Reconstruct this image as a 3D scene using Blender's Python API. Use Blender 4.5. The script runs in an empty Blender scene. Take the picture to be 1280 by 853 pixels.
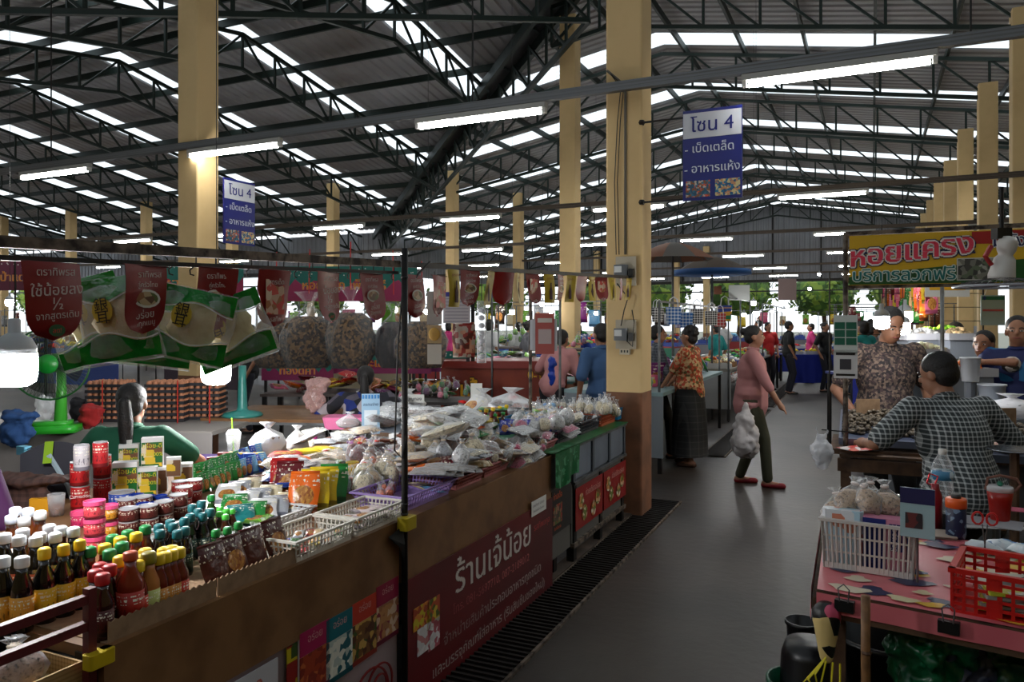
import bpy, math, random
from math import sin, cos, pi, atan, atan2, sqrt, hypot
from mathutils import Vector, Matrix, Euler
random.seed(7)
SC = bpy.context.scene
C = SC.collection
# ---------------------------------------------------------------- camera
F, CX, HY, CH = 950.0, 640.0, 403.0, 1.6
TH = atan(450 / 950)
cam_d = bpy.data.cameras.new('camera')
cam_d.sensor_width = 36; cam_d.lens = 36 * F / 1280; cam_d.shift_y = -(426.5 - HY) / 1280
cam_d.clip_start = .05; cam_d.clip_end = 400
cam = bpy.data.objects.new('camera', cam_d); C.objects.link(cam)
cam.location = (0, 0, CH); cam.rotation_euler = (pi / 2, 0, TH)
SC.camera = cam
# ---------------------------------------------------------------- sky, exposure
SC.view_settings.view_transform = 'Standard'; SC.view_settings.look = 'None'
SC.view_settings.gamma = 1; SC.view_settings.exposure = 1.0
W = bpy.data.worlds.new('sky'); SC.world = W; W.use_nodes = True
W.node_tree.nodes['Background'].inputs[0].default_value = (.86, .93, 1, 1)
W.node_tree.nodes['Background'].inputs[1].default_value = .95
SC.cycles.max_bounces = 6; SC.cycles.transparent_max_bounces = 14; SC.cycles.diffuse_bounces = 3
SC.cycles.glossy_bounces = 2; SC.cycles.transmission_bounces = 4
SC.cycles.sample_clamp_indirect = 3; SC.cycles.caustics_reflective = False; SC.cycles.caustics_refractive = False
SC.cycles.use_denoising = True
TUBE_E, BULB_E = 36.0, 70.0
# ---------------------------------------------------------------- frames: world = building; market stalls are turned by DL
ct, st = cos(TH), sin(TH)
DL = TH - atan(431 / 950)
def ray(u, v):
    r = (u - CX) / F; return (r * ct - st, r * st + ct, (HY - v) / F)
def PD(u, v, Z):                       # point at depth Z
    d = ray(u, v); return Vector((d[0] * Z, d[1] * Z, CH + d[2] * Z))
def PZ(u, v, z=0.0):                   # point on the level z
    d = ray(u, v); return PD(u, v, (z - CH) / d[2])
def S(x, y, z=0.0):                    # stall frame -> world
    return Vector((x * cos(DL) - y * sin(DL), x * sin(DL) + y * cos(DL), z))
def PS(u, xs, z=0.0):                  # column u on the stall plane x = xs
    Z = 1043 * xs / (u - 1071); r = (u - CX) / F
    t = atan(431 / 950); return S(xs, r * Z * sin(t) + Z * cos(t), z)
def UY(u, xs=-1.68):                   # distance along the stall plane x = xs at column u
    Z = 1043 * xs / (u - 1071); t = atan(431 / 950); return (u - CX) / F * Z * sin(t) + Z * cos(t)
def proj(p):
    Z = -p[0] * st + p[1] * ct; X = p[0] * ct + p[1] * st
    return (CX + F * X / Z, HY - F * (p[2] - CH) / Z, Z) if Z > .05 else (-9999, 0, Z)
# ---------------------------------------------------------------- materials
def lin(c):
    return tuple(((x / 12.92) if x <= .04045 else ((x + .055) / 1.055) ** 2.4) for x in c[:3]) + (1,)
MATS = {}
def mat(key, col=(.8, .8, .8), r=.55, metal=0, tint=False, n=None, bump=0, bs=60, em=0, alpha=1, spec=.5, coat=0, gen=False):
    """n = (scale, colour2, low, high) noise mix; tint = colour from the object"""
    if key in MATS: return MATS[key]
    m = bpy.data.materials.new(key); m.use_nodes = True; MATS[key] = m
    nt = m.node_tree; N = nt.nodes; L = nt.links
    b = N['Principled BSDF']
    b.inputs['Roughness'].default_value = r; b.inputs['Metallic'].default_value = metal
    b.inputs['Specular IOR Level'].default_value = spec; b.inputs['Coat Weight'].default_value = coat
    b.inputs['Base Color'].default_value = lin(col)
    src = None
    if tint:
        oi = N.new('ShaderNodeObjectInfo'); src = oi.outputs['Color']; L.new(src, b.inputs['Base Color'])
    tc = N.new('ShaderNodeTexCoord')
    co = tc.outputs['Generated' if gen else 'Object']
    if n:
        no = N.new('ShaderNodeTexNoise'); no.inputs['Scale'].default_value = n[0]; no.inputs['Detail'].default_value = 5
        L.new(co, no.inputs['Vector'])
        mr = N.new('ShaderNodeMapRange'); mr.inputs[1].default_value = n[2]; mr.inputs[2].default_value = n[3]
        L.new(no.outputs[0], mr.inputs[0])
        mx = N.new('ShaderNodeMix'); mx.data_type = 'RGBA'
        mx.inputs[6].default_value = lin(col); mx.inputs[7].default_value = lin(n[1])
        if src: L.new(src, mx.inputs[6])
        L.new(mr.outputs[0], mx.inputs[0]); L.new(mx.outputs[2], b.inputs['Base Color'])
    if bump:
        nb = N.new('ShaderNodeTexNoise'); nb.inputs['Scale'].default_value = bs; nb.inputs['Detail'].default_value = 3
        L.new(co, nb.inputs['Vector'])
        bp = N.new('ShaderNodeBump'); bp.inputs['Strength'].default_value = bump; bp.inputs['Distance'].default_value = .01
        L.new(nb.outputs[0], bp.inputs['Height']); L.new(bp.outputs[0], b.inputs['Normal'])
    if em:
        b.inputs['Emission Color'].default_value = lin(col); b.inputs['Emission Strength'].default_value = em
    if alpha < 1: b.inputs['Alpha'].default_value = alpha
    return m
def mat_cells(key, cols, scale, tint=False, r=.4, metric='CHEBYCHEV', bump=.3, rnd=1, stretch=(1, 1, 1)):
    """printed or patchwork surface: Voronoi cells take one of the colours (first = the object's own colour if tint)"""
    if key in MATS: return MATS[key]
    m = mat(key, cols[0], r=r, tint=tint); nt = m.node_tree; N = nt.nodes; L = nt.links; b = N['Principled BSDF']
    tc = N.new('ShaderNodeTexCoord'); mp = N.new('ShaderNodeMapping'); mp.inputs['Scale'].default_value = stretch
    L.new(tc.outputs['Object'], mp.inputs[0])
    v = N.new('ShaderNodeTexVoronoi'); v.distance = metric; v.inputs['Scale'].default_value = scale; v.inputs['Randomness'].default_value = rnd
    L.new(mp.outputs[0], v.inputs['Vector'])
    sp = N.new('ShaderNodeSeparateColor'); L.new(v.outputs['Color'], sp.inputs[0])
    rp = N.new('ShaderNodeValToRGB'); rp.color_ramp.interpolation = 'CONSTANT'; e = rp.color_ramp.elements
    k = len(cols); start = .45 if tint else 1 / k
    e[0].position = 0; e[0].color = lin(cols[0]); e[1].position = start; e[1].color = lin(cols[1])
    for i in range(2, k):
        q = e.new(start + (1 - start) * (i - 1) / (k - 1)); q.color = lin(cols[i])
    L.new(sp.outputs[0], rp.inputs[0])
    if tint:
        mr = N.new('ShaderNodeMath'); mr.operation = 'GREATER_THAN'; mr.inputs[1].default_value = start
        L.new(sp.outputs[0], mr.inputs[0])
        mx = N.new('ShaderNodeMix'); mx.data_type = 'RGBA'; oi = N.new('ShaderNodeObjectInfo')
        L.new(mr.outputs[0], mx.inputs[0]); L.new(oi.outputs['Color'], mx.inputs[6]); L.new(rp.outputs[0], mx.inputs[7])
        L.new(mx.outputs[2], b.inputs['Base Color'])
    else: L.new(rp.outputs[0], b.inputs['Base Color'])
    if bump:
        bp = N.new('ShaderNodeBump'); bp.inputs['Strength'].default_value = bump; bp.inputs['Distance'].default_value = .004
        no = N.new('ShaderNodeTexNoise'); no.inputs['Scale'].default_value = 45
        L.new(tc.outputs['Object'], no.inputs['Vector']); L.new(no.outputs[0], bp.inputs['Height']); L.new(bp.outputs[0], b.inputs['Normal'])
    return m
def mat_film(key, fac=.22, wt=.45, col=(.95, .96, .97), r=.12, bump=.6, bs=30):
    """thin clear plastic: see-through with a milky share and sharp crinkled highlights"""
    if key in MATS: return MATS[key]
    m = mat(key, col, r=r, bump=bump, bs=bs, spec=.9); nt = m.node_tree; N = nt.nodes; L = nt.links
    tr = N.new('ShaderNodeBsdfTransparent'); mx = N.new('ShaderNodeMixShader')
    fr = N.new('ShaderNodeLayerWeight'); fr.inputs[0].default_value = .35
    ma = N.new('ShaderNodeMath'); ma.operation = 'MULTIPLY_ADD'; ma.inputs[1].default_value = wt; ma.inputs[2].default_value = fac; ma.use_clamp = True
    L.new(fr.outputs['Facing'], ma.inputs[0]); L.new(ma.outputs[0], mx.inputs[0])
    L.new(tr.outputs[0], mx.inputs[1]); L.new(N['Principled BSDF'].outputs[0], mx.inputs[2])
    L.new(mx.outputs[0], N['Material Output'].inputs[0])
    return m
def mat_check(key, c1, c2, scale, line=.25, r=.8):
    """woven check: two crossing sets of stripes"""
    if key in MATS: return MATS[key]
    m = mat(key, c1, r=r); nt = m.node_tree; N = nt.nodes; L = nt.links
    tc = N.new('ShaderNodeTexCoord'); sx = N.new('ShaderNodeSeparateXYZ'); L.new(tc.outputs['Object'], sx.inputs[0])
    o = []
    for a in (0, 2):
        f = N.new('ShaderNodeMath'); f.operation = 'MULTIPLY'; f.inputs[1].default_value = scale; L.new(sx.outputs[a], f.inputs[0])
        g = N.new('ShaderNodeMath'); g.operation = 'FRACT'; L.new(f.outputs[0], g.inputs[0])
        h = N.new('ShaderNodeMath'); h.operation = 'LESS_THAN'; h.inputs[1].default_value = line; L.new(g.outputs[0], h.inputs[0]); o.append(h)
    ad = N.new('ShaderNodeMath'); ad.operation = 'MULTIPLY_ADD'; ad.inputs[1].default_value = .5
    hf = N.new('ShaderNodeMath'); hf.operation = 'MULTIPLY'; hf.inputs[1].default_value = .5; L.new(o[1].outputs[0], hf.inputs[0])
    L.new(o[0].outputs[0], ad.inputs[0]); L.new(hf.outputs[0], ad.inputs[2])
    mx = N.new('ShaderNodeMix'); mx.data_type = 'RGBA'; mx.inputs[6].default_value = lin(c1); mx.inputs[7].default_value = lin(c2)
    L.new(ad.outputs[0], mx.inputs[0]); L.new(mx.outputs[2], N['Principled BSDF'].inputs['Base Color'])
    return m
def plain(c, r=.6, metal=0, **k):
    return mat('paint_%d_%d_%d_%d_%d' % (c[0] * 255, c[1] * 255, c[2] * 255, r * 100, metal * 100), c, r, metal, **k)
WHITE, BLACK = (.86, .86, .84), (.03, .03, .035)
m_tint = mat('tinted_plastic', tint=True, r=.35); m_matte = mat('tinted_cloth', tint=True, r=.85, bump=.3, bs=25)
m_print_old = mat_cells('old_packet', [(.8, .8, .8), (.9, .9, .88), (.85, .72, .1), (.15, .1, .1), (.7, .15, .1)], 55, tint=True)
m_print2_old = mat_cells('old_label', [(.8, .8, .8), (.92, .9, .85), (.6, .3, .1)], 60, tint=True, bump=0)
def mat_pack(key, axis, stretch, pic=True):
    """printed wrapper: the object's colour, a darker foot band, an oval picture, rows of small lettering"""
    m = mat(key, tint=True, r=.3 if pic else .5); nt = m.node_tree; N = nt.nodes; L = nt.links; b = N['Principled BSDF']
    def node(t, **k):
        q = N.new(t)
        for a, v in k.items(): setattr(q, a, v)
        return q
    tc = node('ShaderNodeTexCoord'); sp = node('ShaderNodeSeparateXYZ'); L.new(tc.outputs['Generated'], sp.inputs[0]); oi = node('ShaderNodeObjectInfo')
    def math_(op, a, b_=None, c=None):
        q = node('ShaderNodeMath', operation=op)
        for i, x in enumerate((a, b_, c)):
            if x is None: continue
            if isinstance(x, (int, float)): q.inputs[i].default_value = x
            else: L.new(x, q.inputs[i])
        return q.outputs[0]
    def mix(f, a, b_):
        q = node('ShaderNodeMix', data_type='RGBA'); L.new(f, q.inputs[0])
        for i, x in ((6, a), (7, b_)):
            if isinstance(x, tuple): q.inputs[i].default_value = lin(x)
            else: L.new(x, q.inputs[i])
        return q.outputs[2]
    T = sp.outputs[axis]; base = oi.outputs['Color']
    dk = node('ShaderNodeMix', data_type='RGBA', blend_type='MULTIPLY'); dk.inputs[0].default_value = 1; L.new(base, dk.inputs[6]); dk.inputs[7].default_value = (.35, .35, .4, 1)
    col = mix(math_('LESS_THAN', T, .16), base, dk.outputs[2])
    mp = node('ShaderNodeMapping'); mp.inputs['Scale'].default_value = stretch; L.new(tc.outputs['Generated'], mp.inputs[0])
    no = node('ShaderNodeTexNoise'); no.inputs['Scale'].default_value = 9; no.inputs['Detail'].default_value = 2; L.new(mp.outputs[0], no.inputs['Vector'])
    ink = math_('GREATER_THAN', no.outputs[0], .54)
    rows = math_('LESS_THAN', math_('FRACT', math_('MULTIPLY', T, 7)), .55)
    zone = math_('MULTIPLY', math_('GREATER_THAN', T, .62), math_('LESS_THAN', T, .9))
    col = mix(math_('MULTIPLY', math_('MULTIPLY', ink, rows), zone), col, (.9, .88, .8))
    if pic:
        rnd_ = math_('LESS_THAN', oi.outputs['Random'], .6)
        dx = math_('MULTIPLY', math_('SUBTRACT', sp.outputs[0], .5), 3.0); dy = math_('MULTIPLY', math_('SUBTRACT', T, .4), 4.2)
        d = math_('ADD', math_('MULTIPLY', dx, dx), math_('MULTIPLY', dy, dy))
        v = node('ShaderNodeTexVoronoi'); v.inputs['Scale'].default_value = 14; L.new(tc.outputs['Generated'], v.inputs['Vector'])
        sc_ = node('ShaderNodeSeparateColor'); L.new(v.outputs['Color'], sc_.inputs[0])
        col = mix(math_('MULTIPLY', rnd_, math_('LESS_THAN', d, 1.0)), col, mix(sc_.outputs[0], (.75, .55, .25), (.5, .25, .12)))
    else:
        col = mix(math_('MULTIPLY', math_('GREATER_THAN', T, .25), math_('MULTIPLY', math_('LESS_THAN', T, .5), math_('GREATER_THAN', no.outputs[0], .56))), col, dk.outputs[2])
    L.new(col, b.inputs['Base Color'])
    if pic:
        nb = node('ShaderNodeTexNoise'); nb.inputs['Scale'].default_value = 40; L.new(tc.outputs['Object'], nb.inputs['Vector'])
        bp = node('ShaderNodeBump'); bp.inputs['Strength'].default_value = .5; bp.inputs['Distance'].default_value = .006; L.new(nb.outputs[0], bp.inputs['Height']); L.new(bp.outputs[0], b.inputs['Normal'])
    return m
m_print = mat_pack('printed_packet', 1, (1.4, .6, .3)); m_print2 = mat_pack('printed_label', 2, (1.5, 1.5, .5), False)
m_grain = mat('grainy_food', tint=True, r=.6, n=(90, (.1, .06, .03), .5, .72), bump=.8, bs=90)
m_film = mat_film('clear_film', .13); m_milky = mat_film('milky_film', .42); m_bag = mat_film('white_bag', .78, .45, (.9, .9, .92), r=.3)
m_steel = mat('grey_steel', (.42, .43, .44), .45, .6, n=(9, (.3, .29, .28), .45, .7)); m_dark = mat('dark_steel', (.12, .12, .12), .5, .5, n=(12, (.2, .13, .09), .5, .75))
m_rust = mat('rusty_bar', (.45, .40, .35), .7, .3, n=(20, (.16, .12, .1), .42, .6)); m_green = mat('green_steel', (.07, .14, .115), .55, .2, n=(3, (.17, .13, .1), .55, .8))
m_wood = mat('brown_laminate', (.50, .36, .23), .4, n=(6, (.40, .27, .16), .4, .65)); m_card = mat('cardboard', (.58, .47, .36), .9, n=(30, (.5, .4, .3), .4, .7))
m_cream = mat('cream_paint', (.86, .74, .53), .7, n=(1.7, (.78, .66, .46), .45, .75)); m_brown = mat('brown_paint', (.55, .36, .25), .75, n=(5, (.40, .27, .19), .4, .7))
m_skin = mat('skin', (.60, .42, .32), .55, n=(8, (.52, .35, .26), .4, .7)); m_hair = mat('black_hair', (.06, .045, .04), .6, bump=.5, bs=90)
m_white = plain(WHITE); m_black = plain(BLACK, .4)
def em(name, col, e): return mat(name, col, em=e)
m_tube = em('lit_tube', (1, 1, .98), TUBE_E); m_bulb = em('lit_bulb', (1, 1, 1), BULB_E); m_warm = em('warm_bulb', (1, .9, .72), BULB_E)
m_fglow = em('far_tube', (1, 1, 1), 9)
# ---------------------------------------------------------------- mesh builder
class MB:
    def __init__(s): s.v = []; s.f = []; s.m = []
    def add(s, vs, fs, m=0, M=None):
        b = len(s.v)
        s.v += [tuple(M @ Vector(p)) if M else tuple(p) for p in vs]
        s.f += [tuple(i + b for i in f) for f in fs]; s.m += [m] * len(fs); return s
    def box(s, cx, cy, cz, sx, sy, sz, m=0, M=None):
        x, y, z = sx / 2, sy / 2, sz / 2
        vs = [(cx + a * x, cy + b * y, cz + c * z) for c in (-1, 1) for a, b in ((-1, -1), (1, -1), (1, 1), (-1, 1))]
        return s.add(vs, [(3, 2, 1, 0), (4, 5, 6, 7), (0, 1, 5, 4), (1, 2, 6, 5), (2, 3, 7, 6), (3, 0, 4, 7)], m, M)
    def rbox(s, sx, sy, h, r=.02, z0=0, m=0, M=None, n=3, taper=1):      # box with rounded upright corners
        pts = []
        for cx, cy, a in ((1, 1, 0), (-1, 1, 1), (-1, -1, 2), (1, -1, 3)):
            for k in range(n + 1):
                t = (a + k / n) * pi / 2; pts.append((cx * (sx / 2 - r) + r * cos(t), cy * (sy / 2 - r) + r * sin(t)))
        return s.prism(pts, z0, z0 + h, m, M, taper)
    def prism(s, pts, z0, z1, m=0, M=None, taper=1):
        n = len(pts)
        return s.add([(x, y, z0) for x, y in pts] + [(x * taper, y * taper, z1) for x, y in pts],
                     [tuple(range(n))[::-1], tuple(range(n, 2 * n))] + [(i, (i + 1) % n, n + (i + 1) % n, n + i) for i in range(n)], m, M)
    def bar(s, p0, p1, w, h=None, m=0):
        p0, p1 = Vector(p0), Vector(p1); d = p1 - p0; L = d.length; h = h or w
        if L < 1e-6: return s
        M = Matrix.Translation((p0 + p1) / 2) @ d.to_track_quat('X', 'Z').to_matrix().to_4x4()
        return s.box(0, 0, 0, L, w, h, m, M)
    def tube(s, pts, r, n=6, m=0, caps=True):
        P = [Vector(p) for p in pts]; R = r if isinstance(r, (list, tuple)) else [r] * len(P); base = len(s.v); up = None
        for i, p in enumerate(P):
            d = (P[min(i + 1, len(P) - 1)] - P[max(i - 1, 0)]).normalized()
            if up is None: up = d.orthogonal().normalized()
            else: up = (up - d * up.dot(d)); up = up.normalized() if up.length > 1e-4 else d.orthogonal().normalized()
            sd = d.cross(up)
            s.v += [tuple(p + (up * cos(2 * pi * k / n) + sd * sin(2 * pi * k / n)) * R[i]) for k in range(n)]
        fs = [(base + i * n + k, base + i * n + (k + 1) % n, base + (i + 1) * n + (k + 1) % n, base + (i + 1) * n + k) for i in range(len(P) - 1) for k in range(n)]
        if caps: fs += [tuple(base + k for k in range(n))[::-1], tuple(base + (len(P) - 1) * n + k for k in range(n))]
        s.f += fs; s.m += [m] * len(fs); return s
    def lathe(s, prof, n=16, m=0, M=None, sx=1, sy=1):
        vs = []; fs = []
        for r, z in prof: vs += [(r * sx * cos(2 * pi * k / n), r * sy * sin(2 * pi * k / n), z) for k in range(n)]
        for i in range(len(prof) - 1): fs += [(i * n + k, i * n + (k + 1) % n, (i + 1) * n + (k + 1) % n, (i + 1) * n + k) for k in range(n)]
        if prof[0][0] > 1e-4: fs.append(tuple(range(n))[::-1])
        if prof[-1][0] > 1e-4: fs.append(tuple((len(prof) - 1) * n + k for k in range(n)))
        return s.add(vs, fs, m, M)
    def ell(s, c, r, n=12, k=8, m=0, R=None):
        prof = [(max(sin(pi * i / k), .001), -cos(pi * i / k)) for i in range(k + 1)]
        M = Matrix.Translation(c) @ (R.to_4x4() if R else Matrix()) @ Matrix.Diagonal((r[0], r[1], r[2], 1))
        return s.lathe(prof, n, m, M)
    def cap(s, p0, p1, r0, r1, n=10, k=3):        # tapered capsule
        p0, p1 = Vector(p0), Vector(p1); d = p1 - p0; L = max(d.length, 1e-4)
        prof = [(r0 * max(sin(pi / 2 * i / k), .02), -r0 * cos(pi / 2 * i / k)) for i in range(k + 1)] + [(r1 * max(cos(pi / 2 * i / k), .02), L + r1 * sin(pi / 2 * i / k)) for i in range(k + 1)]
        return s.lathe(prof, n, 0, Matrix.Translation(p0) @ d.to_track_quat('Z', 'Y').to_matrix().to_4x4())
    def grid(s, fn, nu, nv, m=0, M=None):
        vs = [fn(i / nu, j / nv) for j in range(nv + 1) for i in range(nu + 1)]
        return s.add(vs, [(j * (nu + 1) + i, j * (nu + 1) + i + 1, (j + 1) * (nu + 1) + i + 1, (j + 1) * (nu + 1) + i) for j in range(nv) for i in range(nu)], m, M)
    def mesh(s, name, mats, smooth=False):
        me = bpy.data.meshes.new(name); me.from_pydata(s.v, [], s.f)
        for q in (mats if isinstance(mats, (list, tuple)) else [mats]): me.materials.append(q)
        me.polygons.foreach_set('material_index', s.m)
        if smooth: me.polygons.foreach_set('use_smooth', [True] * len(s.f))
        me.update(); return me
    def build(s, name, mats, parent=None, smooth=False, loc=(0, 0, 0), rot=(0, 0, 0)):
        return ob(name, s.mesh(name, mats, smooth), parent, loc, rot)
def ob(name, me, parent=None, loc=(0, 0, 0), rot=(0, 0, 0), color=None):
    o = bpy.data.objects.new(name, me); C.objects.link(o); o.location = loc
    o.rotation_euler = rot if isinstance(rot, (tuple, list, Euler)) else (0, 0, rot)
    if parent: o.parent = parent
    if color: o.color = lin(color)
    return o
THINGS = []
def tag(o, label, cat, group=None, kind=None):
    o['label'] = label; o['category'] = cat
    if group: o['group'] = group
    if kind: o['kind'] = kind
    THINGS.append(o); return o
def thing(name, label, cat, loc=(0, 0, 0), rz=0, group=None): return tag(ob(name, None, None, loc, rz), label, cat, group)
def struct(o): o['kind'] = 'structure'; return o
def stuff(o): o['kind'] = 'stuff'; return o
ORD = ['', 'first', 'second', 'third', 'fourth', 'fifth', 'sixth', 'seventh', 'eighth', 'ninth', 'tenth', 'eleventh', 'twelfth'] + ['%dth' % k for k in range(13, 21)] + ['21st', '22nd', '23rd'] + ['%dth' % k for k in range(24, 31)]
def finish_labels():
    by = {}
    for o in THINGS: by.setdefault(o['label'], []).append(o)
    bpy.context.view_layer.update()
    for lab, os_ in by.items():
        if len(os_) < 2 or len(os_) > 30: continue
        os_.sort(key=lambda o: proj(o.matrix_world.translation)[0])
        for k, o in enumerate(os_):
            w = 'leftmost' if k == 0 else 'rightmost' if k == len(os_) - 1 else ORD[k + 1] + ' from the left'
            o['label'] = lab + ', ' + w
CUBE = MB().box(0, 0, 0, 1, 1, 1)
def beam(name, p0, p1, w, h, m, parent=None, org=(0, 0, 0), cache={}):
    if m.name not in cache: cache[m.name] = CUBE.mesh('bar', m)
    p0, p1 = Vector(p0), Vector(p1); d = p1 - p0
    o = ob(name, cache[m.name], parent, (p0 + p1) / 2 - Vector(org), d.to_track_quat('X', 'Z').to_euler()); o.scale = (d.length, w, h)
    return o
# ---------------------------------------------------------------- lettering: glyph outlines filled row by row, flat quads
def crumple(o, strength, size):
    t = bpy.data.textures.new('crumple', 'CLOUDS'); t.noise_scale = size; d = o.modifiers.new('crumple', 'DISPLACE'); d.texture = t; d.strength = strength; d.mid_level = .5
def glyphs(body, size=1, bold=0, rows=30, cache={}):
    key = (body, bold, rows)
    if key not in cache:
        cu = bpy.data.curves.new('letters', 'FONT'); cu.body = body; cu.size = 1; cu.fill_mode = 'NONE'; cu.align_x = 'CENTER'; cu.resolution_u = 3
        o = bpy.data.objects.new('letters', cu); C.objects.link(o)
        me = o.evaluated_get(bpy.context.evaluated_depsgraph_get()).to_mesh()
        V = [tuple(v.co) for v in me.vertices]; E = [tuple(e.vertices) for e in me.edges]
        # walk each loop so that all its edges run one way
        nb = {}
        for a, b in E: nb.setdefault(a, []).append(b); nb.setdefault(b, []).append(a)
        seen = set(); segs = []
        for a0 in sorted(nb):
            if a0 in seen: continue
            loop = [a0]; seen.add(a0); nx = a0 + 1 if a0 + 1 in nb[a0] else nb[a0][0]
            while nx not in seen:
                loop.append(nx); seen.add(nx); q = [k for k in nb[nx] if k not in seen]
                if not q: break
                nx = q[0]
            segs += [(V[loop[i]], V[loop[(i + 1) % len(loop)]]) for i in range(len(loop))]
        o.to_mesh_clear(); bpy.data.objects.remove(o)
        out = []
        if segs:
            y0 = min(min(a[1], b[1]) for a, b in segs); y1 = max(max(a[1], b[1]) for a, b in segs); dy = 1.0 / rows; y = y0
            while y < y1:
                ym = y + dy / 2; cr = []
                for a, b in segs:
                    if (a[1] <= ym) != (b[1] <= ym):
                        cr.append((a[0] + (ym - a[1]) / (b[1] - a[1]) * (b[0] - a[0]), 1 if b[1] > a[1] else -1))
                cr.sort(); w = 0
                for i in range(len(cr) - 1):
                    w += cr[i][1]
                    if w != 0: out.append((cr[i][0], cr[i + 1][0], y, y + dy))
                y += dy
        if bold:                       # thicken every stroke by the radius BOLD (em)
            rowsd = {}; nb_ = int(bold / dy) if segs else 0
            for a, b, c, d in out:
                k0 = round((c - y0) / dy)
                for j in range(-nb_, nb_ + 1):
                    e = sqrt(max(0, bold * bold - (j * dy) ** 2)); rowsd.setdefault(k0 + j, []).append((a - e, b + e))
            out = []
            for k0, sp in rowsd.items():
                sp.sort(); ca, cb = sp[0]
                for a, b in sp[1:]:
                    if a <= cb: cb = max(cb, b)
                    else: out.append((ca, cb, y0 + k0 * dy, y0 + (k0 + 1) * dy)); ca, cb = a, b
                out.append((ca, cb, y0 + k0 * dy, y0 + (k0 + 1) * dy))
        cache[key] = out
    return [(a * size, b * size, c * size, d * size) for a, b, c, d in cache[key]]
def letters(mb, body, cx, cz, size, m=0, bold=0, y=-.003, rows=26, slant=0, sx=1):
    """write BODY on the local XZ plane facing -Y, centred on (cx, baseline cz)"""
    for a, b, c, d in glyphs(body, size, bold, rows):
        a *= sx; b *= sx
        sa = slant * (a + b) / 2
        mb.add([(cx + a, y, cz + c + sa), (cx + b, y, cz + c + sa), (cx + b, y, cz + d + sa), (cx + a, y, cz + d + sa)], [(0, 1, 2, 3)], m)
    return mb
# ================================================================ SETTING
XR, YR, ZR, SL, MOD = -4.2, 11.8, 7.7, .168, 3.75
XE, YF, XL, YB = 7.5, 41.0, -48.0, -7.0
def roof(x, y):
    a = ZR - SL * abs(x - XR)
    if x < XR: a = max(a, ZR - SL * abs(y - YR))
    return a
m_floor = mat('worn_concrete', (.235, .205, .185), .42, n=(.9, (.125, .11, .10), .38, .68), bump=.25, bs=14)
_nt = m_floor.node_tree
_b = _nt.nodes['Principled BSDF']
_n = _nt.nodes.new('ShaderNodeTexNoise'); _n.inputs['Scale'].default_value = 5; _n.inputs['Detail'].default_value = 8
_r = _nt.nodes.new('ShaderNodeMapRange'); _r.inputs[3].default_value = .28; _r.inputs[4].default_value = .7
_nt.links.new(_n.outputs[0], _r.inputs[0]); _nt.links.new(_r.outputs[0], _b.inputs['Roughness'])
_n2 = _nt.nodes.new('ShaderNodeTexNoise'); _n2.inputs['Scale'].default_value = .35; _n2.inputs['Detail'].default_value = 9; _n2.inputs['Roughness'].default_value = .65
_m2 = _nt.nodes.new('ShaderNodeMapRange'); _m2.inputs[1].default_value = .42; _m2.inputs[2].default_value = .62
_x2 = _nt.nodes.new('ShaderNodeMix'); _x2.data_type = 'RGBA'; _x2.blend_type = 'MULTIPLY'; _x2.inputs[7].default_value = (.62, .52, .46, 1)
_src = _b.inputs['Base Color'].links[0].from_socket
_nt.links.new(_n2.outputs[0], _m2.inputs[0]); _nt.links.new(_m2.outputs[0], _x2.inputs[0]); _nt.links.new(_src, _x2.inputs[6]); _nt.links.new(_x2.outputs[2], _b.inputs['Base Color'])
struct(MB().box(-20, 17, -.05, 62, 56, .1).build('floor', m_floor))
struct(MB().box(-10, 90, -.12, 260, 100, .1).build('ground', plain((.42, .42, .36), .9)))
# --- roof sheets: real ribs, gaps where the clear sheets lie
m_sheet = mat('roof_sheet', (.66, .66, .67), .5, .1, n=(.5, (.56, .53, .51), .4, .7))
m_skyl = bpy.data.materials.new('clear_roof_sheet'); m_skyl.use_nodes = True
_N = m_skyl.node_tree.nodes; _t = _N.new('ShaderNodeBsdfTranslucent'); _t.inputs[0].default_value = (.86, .9, .9, 1)
m_skyl.node_tree.links.new(_t.outputs[0], _N['Material Output'].inputs[0])
m_skyy = bpy.data.materials.new('yellowed_roof_sheet'); m_skyy.use_nodes = True
_N = m_skyy.node_tree.nodes; _t = _N.new('ShaderNodeBsdfTranslucent'); _t.inputs[0].default_value = (.82, .68, .5, 1)
m_skyy.node_tree.links.new(_t.outputs[0], _N['Material Output'].inputs[0])
def ribs(mb, t0, t1, f0, f1, zf, along_y):
    """ribbed sheet: ribs repeat over t, each runs from f0(t) to f1(t)"""
    t = t0
    while t < t1 - 1e-6:
        for a, b, za, zb in ((0, .06, .035, .035), (.06, .09, .035, 0), (.09, .22, 0, 0), (.22, .25, 0, .035)):
            A, B = t + a, min(t + b, t1)
            p = [(A, f0(A), za), (B, f0(B), zb), (B, f1(B), zb), (A, f1(A), za)]
            q = [((x, y) if along_y else (y, x), z) for x, y, z in p]
            if abs(p[0][1] - p[3][1]) + abs(p[1][1] - p[2][1]) > .05:
                mb.add([(xy[0], xy[1], zf(*xy) + z + .12) for xy, z in q], [(0, 1, 2, 3)])
        t += .25
def spans(lo, hi, first):
    """(start, end, is_clear) along an axis with a .75 m clear sheet every MOD"""
    out = []; k = math.ceil((lo - first) / MOD); c = first + k * MOD; t = lo
    while c < hi - .75:
        if c > t: out.append((t, c, 0))
        out.append((c, c + .75, 1)); t = c + .75; c += MOD
    out.append((t, hi, 0)); return out
zg = lambda x, y: ZR - SL * abs(x - XR)
zw = lambda x, y: ZR - SL * abs(y - YR)
XLG = XR - 14.2
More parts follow.
